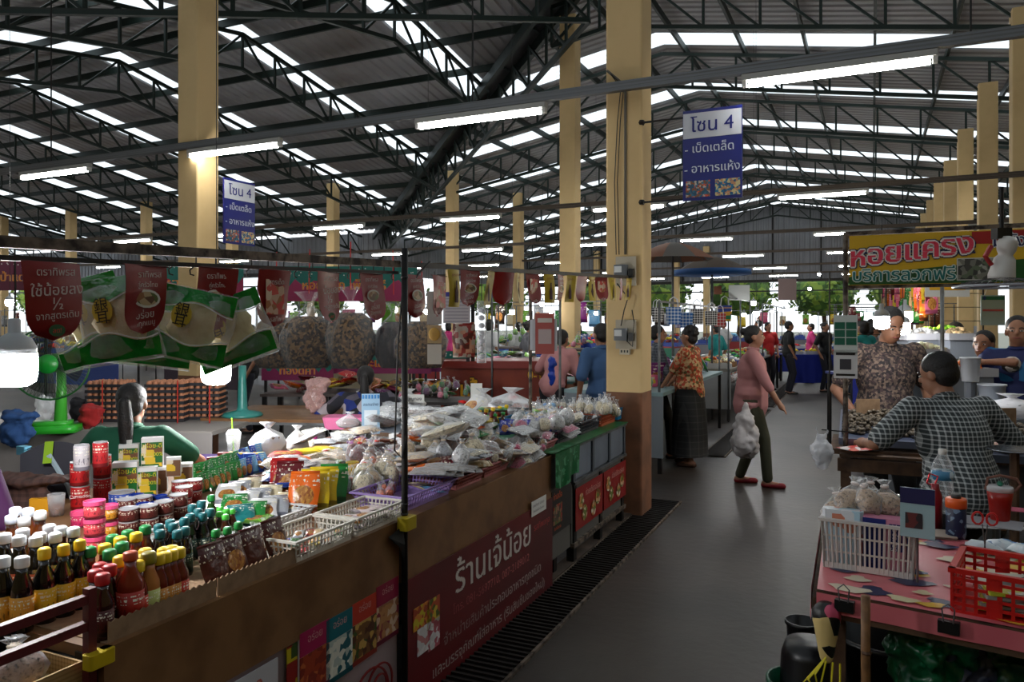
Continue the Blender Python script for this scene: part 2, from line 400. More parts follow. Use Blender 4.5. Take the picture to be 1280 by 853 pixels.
for side, f0, f1 in (('east', lambda y: XR, lambda y: XE), ('west', lambda y: max(XR - abs(y - YR), XLG), lambda y: XR)):
    for a, b, clear in spans(YB, YF, 16.1 - 10 * MOD):
        mb = MB(); ribs(mb, a, b, f0, f1, zg, False)
        if clear and mb.v: struct(mb.build('roof_skylight', m_skyl))
        elif mb.v: struct(mb.build('roof_sheet', m_sheet))
for side, f0, f1 in (('near', lambda x: YR - min(abs(x - XR), YR - YB), lambda x: YR), ('far', lambda x: YR, lambda x: YR + min(abs(x - XR), 14.2))):
    k = 0
    for a, b, clear in spans(XL, XR, -8.9 - 10 * MOD):
        mb = MB(); ribs(mb, a, b, f0, f1, zw, True); k += 1
        if mb.v: struct(mb.build('roof_skylight' if clear else 'roof_sheet', (m_skyy if side == 'near' and a < -18 else m_skyl) if clear else m_sheet))
# --- purlins
def purlin(p0, p1): struct(beam('roof_purlin', p0, p1, .05, .15, m_green))
x = XR + .5
while x < XE:
    purlin((x, YB, zg(x, 0) - .03), (x, YF, zg(x, 0) - .03)); x += 1.25
x = XR - .5
while x > XLG:
    d = XR - x
    purlin((x, YR + d, zg(x, 0) - .03), (x, YF, zg(x, 0) - .03))
    if YR - d > YB: purlin((x, YB, zg(x, 0) - .03), (x, YR - d, zg(x, 0) - .03))
    x -= 1.25
y = .5
while y < 14.2:
    purlin((XL, YR + y, zw(0, YR + y) - .03), (XR - y, YR + y, zw(0, YR + y) - .03))
    purlin((XL, YR - y, zw(0, YR - y) - .03), (XR - y, YR - y, zw(0, YR - y) - .03)); y += 1.25
for sy, L in ((1, 14.2), (-1, 14.2)):       # valley gutters and the girder under them
    a, b = Vector((XR, YR, ZR)), Vector((XR - L, YR + sy * L, ZR - SL * L))
    struct(beam('roof_gutter', a + Vector((0, 0, -.02)), b + Vector((0, 0, -.02)), .42, .08, m_dark))
    for off in (-.16, .16): struct(beam('roof_beam', a + Vector((off, off * sy, -.2)), b + Vector((off, off * sy, -.2)), .09, .22, m_green))
    q = thing('roof_girder', 'slanting lattice girder under the %s roof valley' % ('far' if sy > 0 else 'near'), 'girder', (a.x, a.y, 0)); q['kind'] = 'structure'
    org = (a.x, a.y, 0); n = 22
    lo = lambda t: a.lerp(b, t) + Vector((0, 0, -1.15))
    hi = lambda t: a.lerp(b, t) + Vector((0, 0, -.3))
    beam('bottom_chord', lo(0), lo(1), .08, .08, m_green, q, org)
    for k in range(n):
        beam('web_post', lo(k / n), hi(k / n), .045, .045, m_green, q, org); beam('web_brace', lo(k / n), hi((k + 1) / n), .045, .045, m_green, q, org)
# --- trusses
def truss(pt, t0, t1, step, label, kink=None):
    """parallel-chord truss under the roof; pt(t) gives the roof point"""
    org = Vector(pt(t0)); org.z = 0
    q = thing('roof_truss', label, 'truss', org, group='roof trusses'); q['kind'] = 'structure'
    top = lambda t: Vector(pt(t)) - Vector((0, 0, .15)); bot = lambda t: Vector(pt(t)) - Vector((0, 0, .87))
    ks = [t0, t1] if kink is None or not t0 < kink < t1 else [t0, kink, t1]
    for a, b in zip(ks, ks[1:]):
        beam('top_chord', top(a), top(b), .07, .07, m_green, q, org); beam('bottom_chord', bot(a), bot(b), .07, .07, m_green, q, org)
    n = max(2, round((t1 - t0) / step)); T = [t0 + (t1 - t0) * k / n for k in range(n + 1)]
    mb = MB()
    for k in range(n + 1):
        up = (kink is None) or T[k] < kink
        segs = [('web_post', bot(T[k]), top(T[k]), .045)]
        if k < n: segs.append(('web_brace', bot(T[k]), top(T[k + 1]), .04) if up else ('web_brace', top(T[k]), bot(T[k + 1]), .04))
        for nm, p, r_, w in segs:
            if proj(p)[2] > 27 or proj(p)[2] < 0: mb.bar(p - org, r_ - org, w)
            else: beam(nm, p, r_, w, w, m_green, q, org)
    if mb.v: stuff(mb.build('web_bars', m_green, q))
nth = ORD
k = 0
for i in range(-1, 8):
    y = 12.9 + MOD * i; k += 1
    truss(lambda x, y=y: (x, y, zg(x, y)), max(XR - abs(y - YR), XLG), XE, .93, 'green steel roof truss across the aisle, %s one away' % nth[k], kink=XR)
k = 0
for i in range(0, 10):
    x = -8.0 - MOD * i; d = min(XR - x, 14.2); k += 1
    truss(lambda y, x=x: (x, y, zw(x, y)), YR - d, YR + d, .93, 'green steel truss in the left wing, %s from the main aisle' % nth[k], kink=YR)
# --- walls
m_grey = mat('grey_sheet_wall', (.50, .51, .53), .5, .3, n=(.6, (.42, .42, .43), .4, .7)); m_yel = mat('yellow_wall', (.74, .64, .42), .8, n=(1.2, (.64, .54, .34), .4, .7))
def sheet_wall(name, x0, x1, y, ztop, z0, axis='x', parent=None):
    mb = MB(); t = x0
    while t < x1:
        for a, b, ya, yb in ((0, .07, .03, .03), (.07, .1, .03, 0), (.1, .22, 0, 0), (.22, .25, 0, .03)):
            A, B = t + a, t + b; f = (lambda q, w, z: (q, y - w, z)) if axis == 'x' else (lambda q, w, z: (y + w, q, z))
            mb.add([f(A, ya, z0), f(B, yb, z0), f(B, yb, ztop(B)), f(A, ya, ztop(A))], [(0, 1, 2, 3)])
        t += .25
    return struct(mb.build(name, m_grey))
sheet_wall('wall_far', XLG, XE, YF, lambda x: zg(x, 0), 3.75)
sheet_wall('wall_wing_far', XL, XLG, YR + 14.2, lambda x: ZR - SL * 14.2, 3.6)
sheet_wall('wall_wing_side', YR + 14.2, YF, XLG, lambda y: ZR - SL * 14.2, 3.6, 'y')
struct(MB().box((XL + XE) / 2, YB, 3, XE - XL, .12, 6).build('wall_light_block', m_yel))  # unseen wall added behind the camera to keep frontal light off the counters
struct(MB().box(XE, 17, 2.9, .12, 48, 5.8).build('wall_right', m_yel))
for zz, hh in ((3.72, .14), (3.2, .06)):
    struct(beam('wall_beam', (XLG, YF - .1, zz), (XE, YF - .1, zz), .1, hh, m_dark)); struct(beam('wall_beam', (XL, YR + 14.1, zz), (XLG, YR + 14.1, zz), .1, hh, m_dark))
for i in range(12): struct(beam('wall_post', (XLG + i * 2.3, YF - .08, 3.75), (XLG + i * 2.3, YF - .08, zg(XLG + i * 2.3, 0)), .07, .07, m_dark))
q = MB(); q.box(2.5, 31, 1.8, .15, 20, 3.6)
struct(q.build('wall_aisle', m_yel)); struct(MB().box(2.4, 31, .75, .06, 20, 1.5).build('wall_band', plain((.5, .5, .52), .7)))
# --- columns
def column(x, y, h, s=.31, base=1.02):
    w = thing('column', 'x', 'column', (x, y, 0)); del w['category'], w['label']; THINGS.remove(w); w['kind'] = 'structure'
    MB().rbox(s, s, h - base, .018, base, n=2).build('shaft', m_cream, w); MB().rbox(s + .004, s + .004, base, .018, 0, n=2).build('painted_base', m_brown, w)
    return w
COLA = (-1.86, 6.24)
column(COLA[0], COLA[1], roof(*COLA)); column(-6.72, 6.1, roof(-6.72, 6.1) - .1, .3)
column(-5.06, 13.2, roof(-5.06, 13.2) - .3); column(-11.7, 20.4, 6.25); column(-11.4, 24.6, 6.2)
for x in (-16.2, -20.7, -25.1, -29.5, -34, -38.5): column(x, 20.3, 6.2)
for i in range(0, 8): column(1.95, 12.9 + MOD * i, 6.05)
for x in (-14, -9.5, -7.9, 1): column(x, YF - .3, 5.6)
# --- drain channels beside the counters
def drain(y0, y1):
    o = thing('floor_drain', 'x', 'drain', S(-1.555, y0, 0), DL); del o['label'], o['category']; THINGS.remove(o); o['kind'] = 'structure'
    L = y1 - y0
    MB().box(0, L / 2, .003, .26, L, .004).build('channel', plain((.05, .045, .04), .6), o)
    MB().box(-.137, L / 2, .008, .016, L, .016).box(.137, L / 2, .008, .016, L, .016).build('edge_angle', m_rust, o)
    g = MB().box(0, 0, 0, .25, .014, .012).mesh('grate_bar', plain((.13, .11, .1), .6, .5))
    n = int(L / .045)
    for k in range(n):
        if k < 170: ob('grate_bar', g, o, (0, .02 + k * L / n, .011))
struct(MB().box(0, 0, .012, .09, 7.6, .024).build('trim_kerb', mat('kerb', (.3, .24, .19), .8, n=(8, (.2, .15, .11), .4, .6)), None, loc=S(-1.735, 3.0), rot=DL))
drain(.3, 6.75); drain(9.2, 14.5); drain(15.0, 23.5)
# ================================================================ RAILS AND TUBE LIGHTS
me_h = MB().rbox(1.3, .07, .045, .01, 0, n=1).mesh('housing', plain((.62, .62, .6), .5)); me_e = MB().box(0, 0, 0, .03, .05, .05).mesh('end_cap', plain((.8, .8, .78), .4))
me_t = MB().tube([(-.6, 0, -.035), (.6, 0, -.035)], .017, 8).mesh('tube', m_tube)
rows_ = [(5.94, 3.42, -.24, 2.9, 12), (12.5, 3.56, -.69, 3.05, 12), (18.6, 3.62, -.57, 3.05, 12), (24.6, 3.7, -.6, 3.05, 7), (30.6, 3.7, -.5, 3.05, 6), (36.6, 3.75, -.6, 3.05, 6)]
for j, (y, z, x0, dx, n) in enumerate(rows_):
    xa, xb = (x0 - dx * n, 6.9)
    r_ = beam('cable_rail', (xa, y, z + .09), (xb, y, z + .09), .06, .075, m_rust if j else m_steel); tag(r_, 'long steel rail carrying tube lights, %s from the front' % nth[j + 1], 'rail')
    for i in range(-2, n):
        x = x0 - dx * i
        if x > 5 or (j == 0 and i < -1): continue
        if y < 13 and abs(x - 1.95) < .7: continue
        t = thing('tube_light', 'lit fluorescent tube light on the %s rail from the front' % nth[j + 1], 'light', (x, y, z), 0, 'tube lights on the rails')
        ob('housing', me_h, t); ob('tube', me_t, t); ob('end_cap', me_e, t, (-.63, 0, -.02)); ob('end_cap', me_e, t, (.63, 0, -.02))
    for x in [COLA[0] - 4.86 * k for k in range(0, 5)] if j == 0 else [-5.06, 1.95]:
        pass
for x in (-12, -9, -3.2, .6, 3):          # hanger wires
    beam('rail_hanger', (x, 5.94, 3.55), (x, 5.94, roof(x, 5.94) - .1), .012, .012, m_dark)
for o in [o for o in C.objects if o.name.startswith('rail_hanger')]: tag(o, 'thin wire holding up the front light rail', 'wire', 'hanger wires of the front rail')
# ================================================================ GOODS: one kit of shared meshes per kind
KITS = {}
def kit(name, parts): KITS[name] = parts       # [(part name, mesh, colour or None, loc)]
def put(k, label, cat, loc, rz=0, group=None, cols={}, sc=1, tilt=None, name=None):
    """a thing from a kit: an Empty at its base with copies of the kit's parts (shared meshes)"""
    if tilt and tilt[0] > .5 and 'packet' in k:
        loc = Vector(loc) + Vector((0, 0, (.05 if 'small' in k else .085) * (sc[1] if isinstance(sc, tuple) else sc) * sin(tilt[0])))
    ps = KITS[k]; rot = Euler((tilt[0], tilt[1], rz)) if tilt else (0, 0, rz)
    if len(ps) == 1:
        t = ob(name or k, ps[0][1], None, loc, rot, cols.get(ps[0][0], ps[0][2])); tag(t, label, cat, group)
    else:
        t = thing(name or k, label, cat, loc, 0, group); t.rotation_euler = rot
        for pn, me, col, lc in ps:
            if pn: ob(pn, me, t, lc, (0, 0, 0), cols.get(pn, col))
    t.scale = (sc, sc, sc) if not isinstance(sc, tuple) else sc
    return t
def bottle_kit(name, h, r, neck, caph, body=(.05, .03, .03), label=(.85, .7, .1), cap=(.9, .75, .1), flat=1):
    sh = h - caph; m = mat('bottle_glass', tint=True, r=.12, coat=.5)
    b = MB().lathe([(r * .9, 0), (r, .006), (r, sh * .62), (r * .93, sh * .7), (neck, sh * .88), (neck, sh)], 14, sy=flat).mesh('body', m, True)
    c = MB().lathe([(neck * 1.18, 0), (neck * 1.22, .003), (neck * 1.22, caph * .85), (neck * .9, caph), (.0005, caph)], 14).mesh('cap', mat('screw_cap', tint=True, r=.45), True)
    l = MB().lathe([(r * 1.015, sh * .1), (r * 1.015, sh * .56)], 14, sy=flat).mesh('label', m_print2, True)
    kit(name, [('body', b, body, (0, 0, 0)), ('label', l, label, (0, 0, 0)), ('cap', c, cap, (0, 0, sh - .002))])
bottle_kit('sauce_bottle', .2, .029, .013, .03)
bottle_kit('vinegar_bottle', .2, .028, .015, .028, label=(.8, .35, .12), cap=(.88, .89, .9))
bottle_kit('chilli_bottle', .17, .027, .015, .028, (.42, .1, .04), (.8, .2, .08))
bottle_kit('large_chilli_bottle', .225, .038, .017, .025, (.5, .14, .07), (.7, .16, .1), (.75, .3, .15))
bottle_kit('fish_sauce_bottle', .16, .024, .013, .026, (.06, .05, .04), (.08, .2, .17), (.04, .36, .38))
bottle_kit('small_oil_bottle', .11, .018, .011, .018, (.25, .12, .04), (.2, .4, .15), (.3, .75, .25))
bottle_kit('water_bottle_small', .14, .022, .011, .02, (.85, .88, .9), (.85, .9, .95), (.2, .55, .85))
def can_kit(name, r, h, lid=(.7, .7, .72), lidh=.004, over=1.0):
    b = MB().lathe([(r * .97, 0), (r, .003), (r, h - .003), (r * .97, h)], 18).mesh('body', m_print2, True)
    l = MB().lathe([(r * over, 0), (r * over, lidh), (r * over * .93, lidh), (r * over * .9, lidh * .55), (.0005, lidh * .55)], 18).mesh('lid', mat('can_lid', tint=True, r=.3, metal=.2))
    kit(name, [('body', b, (.75, .1, .1), (0, 0, 0)), ('lid', l, lid, (0, 0, h))])
can_kit('milk_can', .037, .098); can_kit('fish_can', .036, .045); can_kit('slim_can', .03, .1, over=.9); can_kit('plastic_tub', .036, .045, (.95, .35, .55), .014, 1.06)
can_kit('large_tin', .055, .075); can_kit('glass_jar', .045, .12, (.85, .1, .1), .02, .95)
def pillow(w, h, t, seed=0, crimp=.012, nu=8, nv=8, wob=.25):
    rnd = random.Random(seed); ph = [rnd.uniform(0, 6) for _ in range(4)]
    def f(sg):
        def g(a, b):
            x, y = a * 2 - 1, b * 2 - 1
            z = t / 2 * max(0, (1 - x ** 4)) ** .6 * max(0, (1 - y ** 4)) ** .6 * (1 + wob * sin(5 * x + ph[0]) * cos(4 * y + ph[1]))
            return (x * w / 2 * (1 - .05 * cos(3 * y + ph[2])), y * h / 2, t / 2 + sg * z)
        return g
    mb = MB(); mb.grid(f(1), nu, nv); b = f(-1); mb.grid(lambda a, c: b(1 - a, c), nu, nv)
    for s_ in (-1, 1): mb.box(0, s_ * (h / 2 + crimp / 2), t / 2, w * .97, crimp, .001)
    return mb
for i in range(3):
    kit('food_packet%d' % i, [('packet', pillow(.12, .16, .03, i).mesh('packet', m_print, True), (.8, .6, .1), (0, 0, 0))])
    kit('small_packet%d' % i, [('packet', pillow(.07, .1, .016, i + 5, .008, 6, 6).mesh('packet', m_print, True), (.8, .6, .1), (0, 0, 0))])
    kit('grain_packet%d' % i, [('grain', pillow(.12, .17, .035, i + 9, .004).mesh('grain', m_grain, True), (.8, .75, .6), (0, 0, 0)), ('film', pillow(.13, .19, .04, i + 9, .012).mesh('film', m_film, True), None, (0, 0, -.002))])
def knot_bag(name, w, h, m_in, film, seed, fill=.62, top=.5, tie=None):
    """clear bag, contents in the bottom, neck gathered and tied"""
    rnd = random.Random(seed); ph = [rnd.uniform(0, 6) for _ in range(6)]
    wob = lambda a, z: 1 + .13 * sin(3 * a + ph[0] + 5 * z / h) + .08 * sin(7 * a + ph[1]) + .12 * sin(5 * a - 9 * z / h + ph[3])
    def surf(pr, n=18):
        mb = MB(); vs = []; fs = []
        for r, z in pr: vs += [(r * wob(2 * pi * k / n, z) * (1 + (.16 * sin(6 * 2 * pi * k / n + ph[2]) + .1 * (-1) ** k) * min(1, max(0, (z / h - .45) * 2.5))) * cos(2 * pi * k / n), r * .8 * wob(2 * pi * k / n + 1, z) * sin(2 * pi * k / n), z) for k in range(n)]
        for i in range(len(pr) - 1): fs += [(i * n + k, i * n + (k + 1) % n, (i + 1) * n + (k + 1) % n, (i + 1) * n + k) for k in range(n)]
        fs.append(tuple(range(n))[::-1]); fs.append(tuple((len(pr) - 1) * n + k for k in range(n)))
        return mb.add(vs, fs)
    R = w / 2; hb = h * fill
    inn = surf([(R * .72, .002), (R * .96, hb * .25), (R * .98, hb * .6), (R * .8, hb * .86), (R * .45, hb * 1.0)])
    out = surf([(R * .75, 0), (R, hb * .25), (R * 1.02, hb * .6), (R * .75, hb * .95), (R * .2, h * .8), (R * .12, h * .84), (R * .22, h * .9), (R * .4, h)])
    ps = [('contents', inn.mesh('contents', m_in, True), (.8, .6, .4), (0, 0, 0)), ('film', out.mesh('film', film, True), None, (0, 0, 0))]
    if tie: ps.append(('tie', MB().lathe([(R * .2, h * .8), (R * .26, h * .82), (R * .26, h * .85), (R * .2, h * .87)], 8).mesh('tie', mat('rubber_tie', tint=True), True), tie, (0, 0, 0)))
    kit(name, ps)
for i in range(3):
    knot_bag('tied_bag%d' % i, .11, .15, m_grain, m_film, i, tie=(.85, .78, .7) if i else (.8, .2, .15)); knot_bag('twist_bag%d' % i, .06, .11, m_grain, m_film, i + 4, .55)
    knot_bag('sack%d' % i, .24, .3, m_grain, m_milky, i + 8)
# carrier bag of white film
for i in range(2):
    knot_bag('carrier_bag%d' % i, .2, .24, m_grain, m_bag, i + 20, .7)
def carton_kit(name, w, d, h):
    b = MB().rbox(w, d, h, .003, 0, n=1).mesh('body', mat('carton_board', tint=True, r=.4))
    l = MB().box(0, -d / 2 - .001, h * .45, w * .96, .0015, h * .84).mesh('front_print', mat_cells('carton_print', [(.1, .42, .15), (.9, .85, .75), (.9, .75, .2), (.45, .28, .15)], 32, tint=True, bump=0))
    kit(name, [('body', b, (.9, .9, .9), (0, 0, 0)), ('front_print', l, (.08, .42, .16), (0, 0, 0))])
carton_kit('carton', .095, .06, .155); carton_kit('small_carton', .07, .05, .1)
def lattice(name, L, Wd, H, mat_, holes=.018, flare=1.08, solid=.02, bw=.005, rim=.008):
    """open basket with slotted walls; children: floor panel, walls, rim"""
    wl = MB()
    for sx, sy, ln, ax in ((0, -1, L, 0), (0, 1, L, 0), (-1, 0, Wd, 1), (1, 0, Wd, 1)):
        n = int(ln / holes)
        for k in range(n + 1):
            t = -ln / 2 + ln * k / n
            p0 = (t, sy * Wd / 2, 0) if ax == 0 else (sx * L / 2, t, 0); p1 = (p0[0] * flare, p0[1] * flare, H)
            wl.bar(p0, p1, bw, bw)
        for z in (.5 * solid, .36 * H, .68 * H):
            f = 1 + (flare - 1) * z / H
            a, b = ((-L / 2, sy * Wd / 2), (L / 2, sy * Wd / 2)) if ax == 0 else ((sx * L / 2, -Wd / 2), (sx * L / 2, Wd / 2))
            wl.bar((a[0] * f, a[1] * f, z), (b[0] * f, b[1] * f, z), .003 if z > solid else .005, bw if z > solid else solid)
    rm = MB()
    for sx, sy in ((0, -1), (0, 1)): rm.bar((-L / 2 * flare - rim, sy * Wd / 2 * flare, H), (L / 2 * flare + rim, sy * Wd / 2 * flare, H), rim * 1.6, rim)
    for sx in (-1, 1): rm.bar((sx * L / 2 * flare, -Wd / 2 * flare, H), (sx * L / 2 * flare, Wd / 2 * flare, H), rim * 1.6, rim)
    kit(name, [('base', MB().box(0, 0, .003, L, Wd, .005).mesh('base', mat_), None, (0, 0, 0)), ('slotted_wall', stuffm(wl.mesh('slotted_wall', mat_)), None, (0, 0, 0)), ('rim', rm.mesh('rim', mat_), None, (0, 0, 0))])
def stuffm(me): return me
m_tbask = mat('basket_plastic', tint=True, r=.4)
def tinted(name, col, *a, **k):
    lattice(name, *a, plain(col, .4), **k)
tinted('white_basket', (.82, .8, .76), .31, .19, .075); tinted('purple_tray', (.62, .52, .78), .36, .26, .07, flare=1.25); tinted('pink_tray', (.72, .45, .45), .36, .26, .065, flare=1.22)
tinted('grey_crate', (.2, .2, .23), .34, .25, .085); tinted('orange_crate', (.68, .33, .2), .34, .25, .09); tinted('blue_crate', (.1, .5, .68), .34, .25, .09); tinted('white_tray', (.85, .85, .85), .42, .24, .05)
# ================================================================ MAIN COUNTER (left of the aisle)
TZ = .79
def P0(x, y, z=0): return S(x, y, z)
Y0 = UY(132); YP = 2.63; YA = UY(690); YC = UY(718); YE = 5.93
ct_ = thing('market_counter', 'long dry goods counter faced with brown wood beside the aisle', 'counter', S(-1.7, Y0, 0), DL)
q = ct_   # local: x = into the aisle, y = away
MB().box(-.85, (YC - Y0) / 2, TZ - .015, 1.7, YC - Y0, .03).build('table_top', m_wood, q)
MB().box(.004, (YP - Y0) / 2 - .01, TZ - .12, .022, YP - Y0 - .02, .25).build('fascia_board', m_wood, q); MB().box(.004, (YP + YA) / 2 - Y0 + .01, TZ - .13, .022, YA - YP - .02, .26).build('fascia_board', m_wood, q)
MB().box(-.01, (YP - Y0) / 2, .29, .02, YP - Y0 - .03, .58).build('side_panel', mat('stained_panel', (.62, .55, .56), .6, n=(2, (.5, .42, .42), .4, .7)), q)
MB().box(-.02, (YA + YC) / 2 - Y0, .45, .02, YC - YA, .64).build('side_panel', mat('grey_board', (.35, .34, .32), .7), q)
for y in (.02, 1.2, 3.2): MB().box(-.06, y, .39, .05, .05, .77).build('leg', m_dark, q); MB().box(-1.6, y, .39, .05, .05, .77).build('leg', m_dark, q)
MB().box(-.85, 1.6, .3, 1.5, 3.1, .02).build('lower_shelf', m_dark, q)
# grey metal cabinet at the far end of the counter
cb = thing('metal_cabinet', 'grey metal panelled cabinet front at the counter end beside the column', 'cabinet', S(-1.7, YC + .01, 0), DL); CW = YE - YC - .02
mg = mat('grey_panel', (.47, .51, .56), .45, .3, n=(3, (.40, .43, .47), .4, .7))
MB().box(-.02, CW / 2, .66, .02, CW, .24).build('body', mg, cb); MB().box(-.86, CW / 2, .775, 1.66, CW, .03).build('top', mg, cb)
for k in range(3): MB().box(-.004, (k + .5) * CW / 3, .665, .012, CW / 3 - .05, .2).build('panel', mg, cb)
for k in range(4): MB().box(.004, .02 + k * (CW - .04) / 3, .665, .016, .04, .26).build('rib', plain((.3, .33, .36), .5, .4), cb)
MB().box(.008, CW / 2, .785, .03, CW, .02).build('rim', m_steel, cb); MB().box(.008, CW / 2, .54, .03, CW, .02).build('rim', m_steel, cb)
MB().box(-.01, CW / 2, .33, .012, CW, .4).build('lower_panel', mat('grey_board', (.35, .34, .32), .7), cb)
for y in (.05, CW / 2, CW - .05): MB().box(-.02, y, .265, .05, .06, .53).build('leg', m_dark, cb); MB().box(-1.6, y, .38, .05, .06, .76).build('leg', m_dark, cb)
MB().box(.0, CW / 2, .13, .03, CW, .03).build('bottom_rail', m_rust, cb)
def plate(name, label, cat, ys, z, w, h, m, xs=-1.688, parent=None, t=.006, group=None):
    """flat board on the aisle face of the counter; local x runs away from the camera along the counter"""
    o = thing(name, label, cat, S(xs, ys, z), DL + pi / 2, group)
    MB().box(w / 2, 0, h / 2, w, t, h).build('board', m, o); return o
def face(mb): return mb
def photo_mat(i, c1): return mat_cells('food_photo_%d' % i, c1, 42, bump=0, metric='EUCLIDEAN')
# red shop banner
rb = thing('shop_banner', 'dark red shop banner with white lettering under the wood counter edge', 'banner', S(-1.676, YP + .02, .0), DL + pi / 2); rb.scale = ((YA - YP - .03) / 1.49, 1, .95)
MB().box(.745, 0, .285, 1.49, .006, .57).build('sheet', mat('banner_red', (.42, .05, .07), .5, n=(1.2, (.30, .06, .08), .35, .65)), rb)
t = MB(); letters(t, 'ร้านเจ้น้อย', .78, .375, .2, 0, .012, rows=30)
t.build('lettering', plain((.12, .05, .05)), rb, loc=(.004, -.0008, -.004)); t.build('lettering', plain((.78, .75, .72)), rb, loc=(0, -.0018, 0))
t = MB(); letters(t, 'โทร. 081-5697710, 087-2189012', .76, .28, .062, 0, .004); t.build('lettering', plain((.75, .4, .4)), rb)
t = MB(); letters(t, 'จำหน่ายสินค้าประกอบอาหารทุกชนิด', .80, .165, .075, 0, .004, rows=22); letters(t, 'และบรรจุภัณฑ์ใส่อาหาร (รับสินชิ้นของใหม่)', .78, .055, .072, 0, .004, rows=22); t.build('lettering', plain((.72, .68, .66)), rb)
for k, (x, z, w, h, cs) in enumerate(((.07, .38, .12, .1, [(.75, .7, .15), (.6, .2, .1), (.8, .5, .2)]), (.17, .36, .1, .13, [(.3, .35, .1), (.8, .7, .2), (.7, .3, .15)]), (.1, .27, .1, .12, [(.8, .8, .8), (.85, .85, .85), (.75, .5, .5)]), (.18, .26, .09, .13, [(.85, .85, .85), (.8, .8, .8), (.7, .35, .4)]))):
    MB().box(x + w / 2 - .03, -.005, z, w, .002, h).build('picture', photo_mat(30 + k, cs), rb)
w_ = plate('paper_notice', 'small white paper notice at the upper corner of the red banner', 'notice', UY(662), .5, .22, .085, m_white, -1.668, t=.002)
t = MB(); letters(t, 'นายดำรงค์ เมืองนุช', .1, .05, .022, 0); letters(t, 'จำหน่ายสินค้าเบ็ดเตล็ด', .1, .02, .018, 0); t.build('lettering', plain((.2, .2, .25)), w_)
t = MB(); letters(t, 'รสทิพยกุล', 1.34, .43, .055, 0, .004); t.build('lettering', plain((.75, .25, .25)), rb)
# food posters on the near panel
for k, (ys, z, top, cs, lb) in enumerate(((UY(372, -1.69), .36, (.62, .08, .3), [(.62, .22, .1), (.5, .14, .08), (.75, .4, .2)], 'magenta topped food poster showing orange fried food'), (UY(405, -1.69), .355, (.03, .4, .45), [(.85, .85, .8), (.7, .75, .72), (.1, .35, .4), (.9, .9, .85)], 'teal food poster showing white food on a plate'),
        (UY(438, -1.69), .36, (.72, .2, .12), [(.45, .3, .15), (.75, .6, .3), (.3, .15, .08), (.2, .3, .1)], 'red topped food poster showing brown mixed food'), (UY(468, -1.69), .375, (.55, .05, .22), [(.7, .5, .3), (.6, .4, .25), (.8, .7, .6), (.5, .1, .2)], 'crimson food poster showing golden food beside the pole'))):
    o = plate('food_poster', lb, 'poster', ys, z - .03, .165, .24, plain((.75, .7, .7)), -1.688, t=.003)
    MB().box(.0825, -.003, .192, .155, .002, .08).build('heading', plain(top, .4), o); MB().box(.0825, -.003, .085, .155, .002, .13).build('food_picture', photo_mat(k, cs), o)
    MB().box(.0825, -.0035, .01, .155, .002, .018).build('footer', plain(tuple(c * .7 for c in top), .4), o)
    t = MB(); letters(t, 'อร่อย', .0825, .19, .036, 0, .002); t.build('lettering', plain((.8, .6, .6)), o, loc=(0, -.002, 0))
nb = plate('name_board', 'white stall name board numbered 102 with handwritten Thai name', 'sign', UY(270, -1.69), .22, .25, .31, plain((.74, .74, .76)), -1.684, t=.004)
t = MB(); letters(t, '102', .13, .225, .075, 0, .001); t.build('lettering', plain((.75, .4, .35)), nb)
t = MB(); letters(t, 'นายพิศาล  คำชมภู', .12, .15, .04, 0, .002); letters(t, 'จำหน่ายสินค้าเบ็ดเตล็ด', .12, .1, .028, 0, .001); letters(t, 'และอาหารแห้ง', .12, .05, .028, 0, .001); t.build('lettering', plain((.2, .2, .24)), nb)
for ys, w in ((UY(243, -1.69), .1), (UY(358, -1.69), .05)):
    o = plate('yellow_flyer', 'yellow printed flyer half hidden behind the white name board', 'flyer', ys, .2, w, .34, mat_cells('flyer_print', [(.75, .68, .1), (.75, .68, .1), (.55, .1, .08), (.2, .3, .1)], 16, bump=0), -1.689, t=.003)
# red ring emblem on the near panel
o = thing('ring_emblem', 'red emblem of interlocked rings painted on the pale panel', 'emblem', S(-1.686, UY(425, -1.69), .05), DL + pi / 2)
mb = MB()
for cx, cz, r in ((.12, .08, .085), (.12, .08, .045), (.24, .14, .085), (.24, .14, .045), (.18, .11, .12)):
    P_ = [(cx + r * cos(a * pi / 16), -.003, max(cz + r * sin(a * pi / 16), -.02)) for a in range(33)]
    mb.tube(P_, .0045, 4, caps=False)
mb.build('rings', plain((.5, .06, .08)), o)
# dark poster, green cloth and red posters of the far part
o = plate('menu_poster', 'black food menu poster below the green cloth on the counter', 'poster', YA + .03, .29, YC - YA - .05, .27, plain((.05, .05, .05)), -1.695, t=.003)
MB().box(.1, -.003, .12, .15, .002, .12).build('food_picture', photo_mat(9, [(.3, .25, .2), (.6, .45, .35), (.3, .4, .15), (.1, .1, .1), (.6, .15, .1)]), o)
t = MB(); letters(t, 'ท่าเสด็จ', .1, .215, .05, 0, .004); letters(t, 'ยินดีต้อนรับ', .1, .025, .025, 0, .002); t.build('lettering', plain((.85, .35, .12)), o)
def drape(name, label, ys, w, top, drop, col, xs=-1.66):
    o = thing(name, label, 'cloth', S(xs, ys, top), DL + pi / 2)
    g = MB().grid(lambda a, b: (a * w * (1 - .12 * b), -.012 - .012 * sin(a * 14) * b, -b * drop * (1 + .12 * sin(a * 5))), 14, 6)
    g.grid(lambda a, b: (a * w, .0 + b * .12, .003), 10, 2)
    g.build('cloth', mat_cells('green_print', [(.04, .36, .18), (.04, .36, .18), (.04, .36, .18), (.3, .55, .4)], 30), o, True)
drape('green_cloth', 'green printed plastic cloth hanging over the counter corner', YA - .02, YC - YA + .04, .805, .2, None)
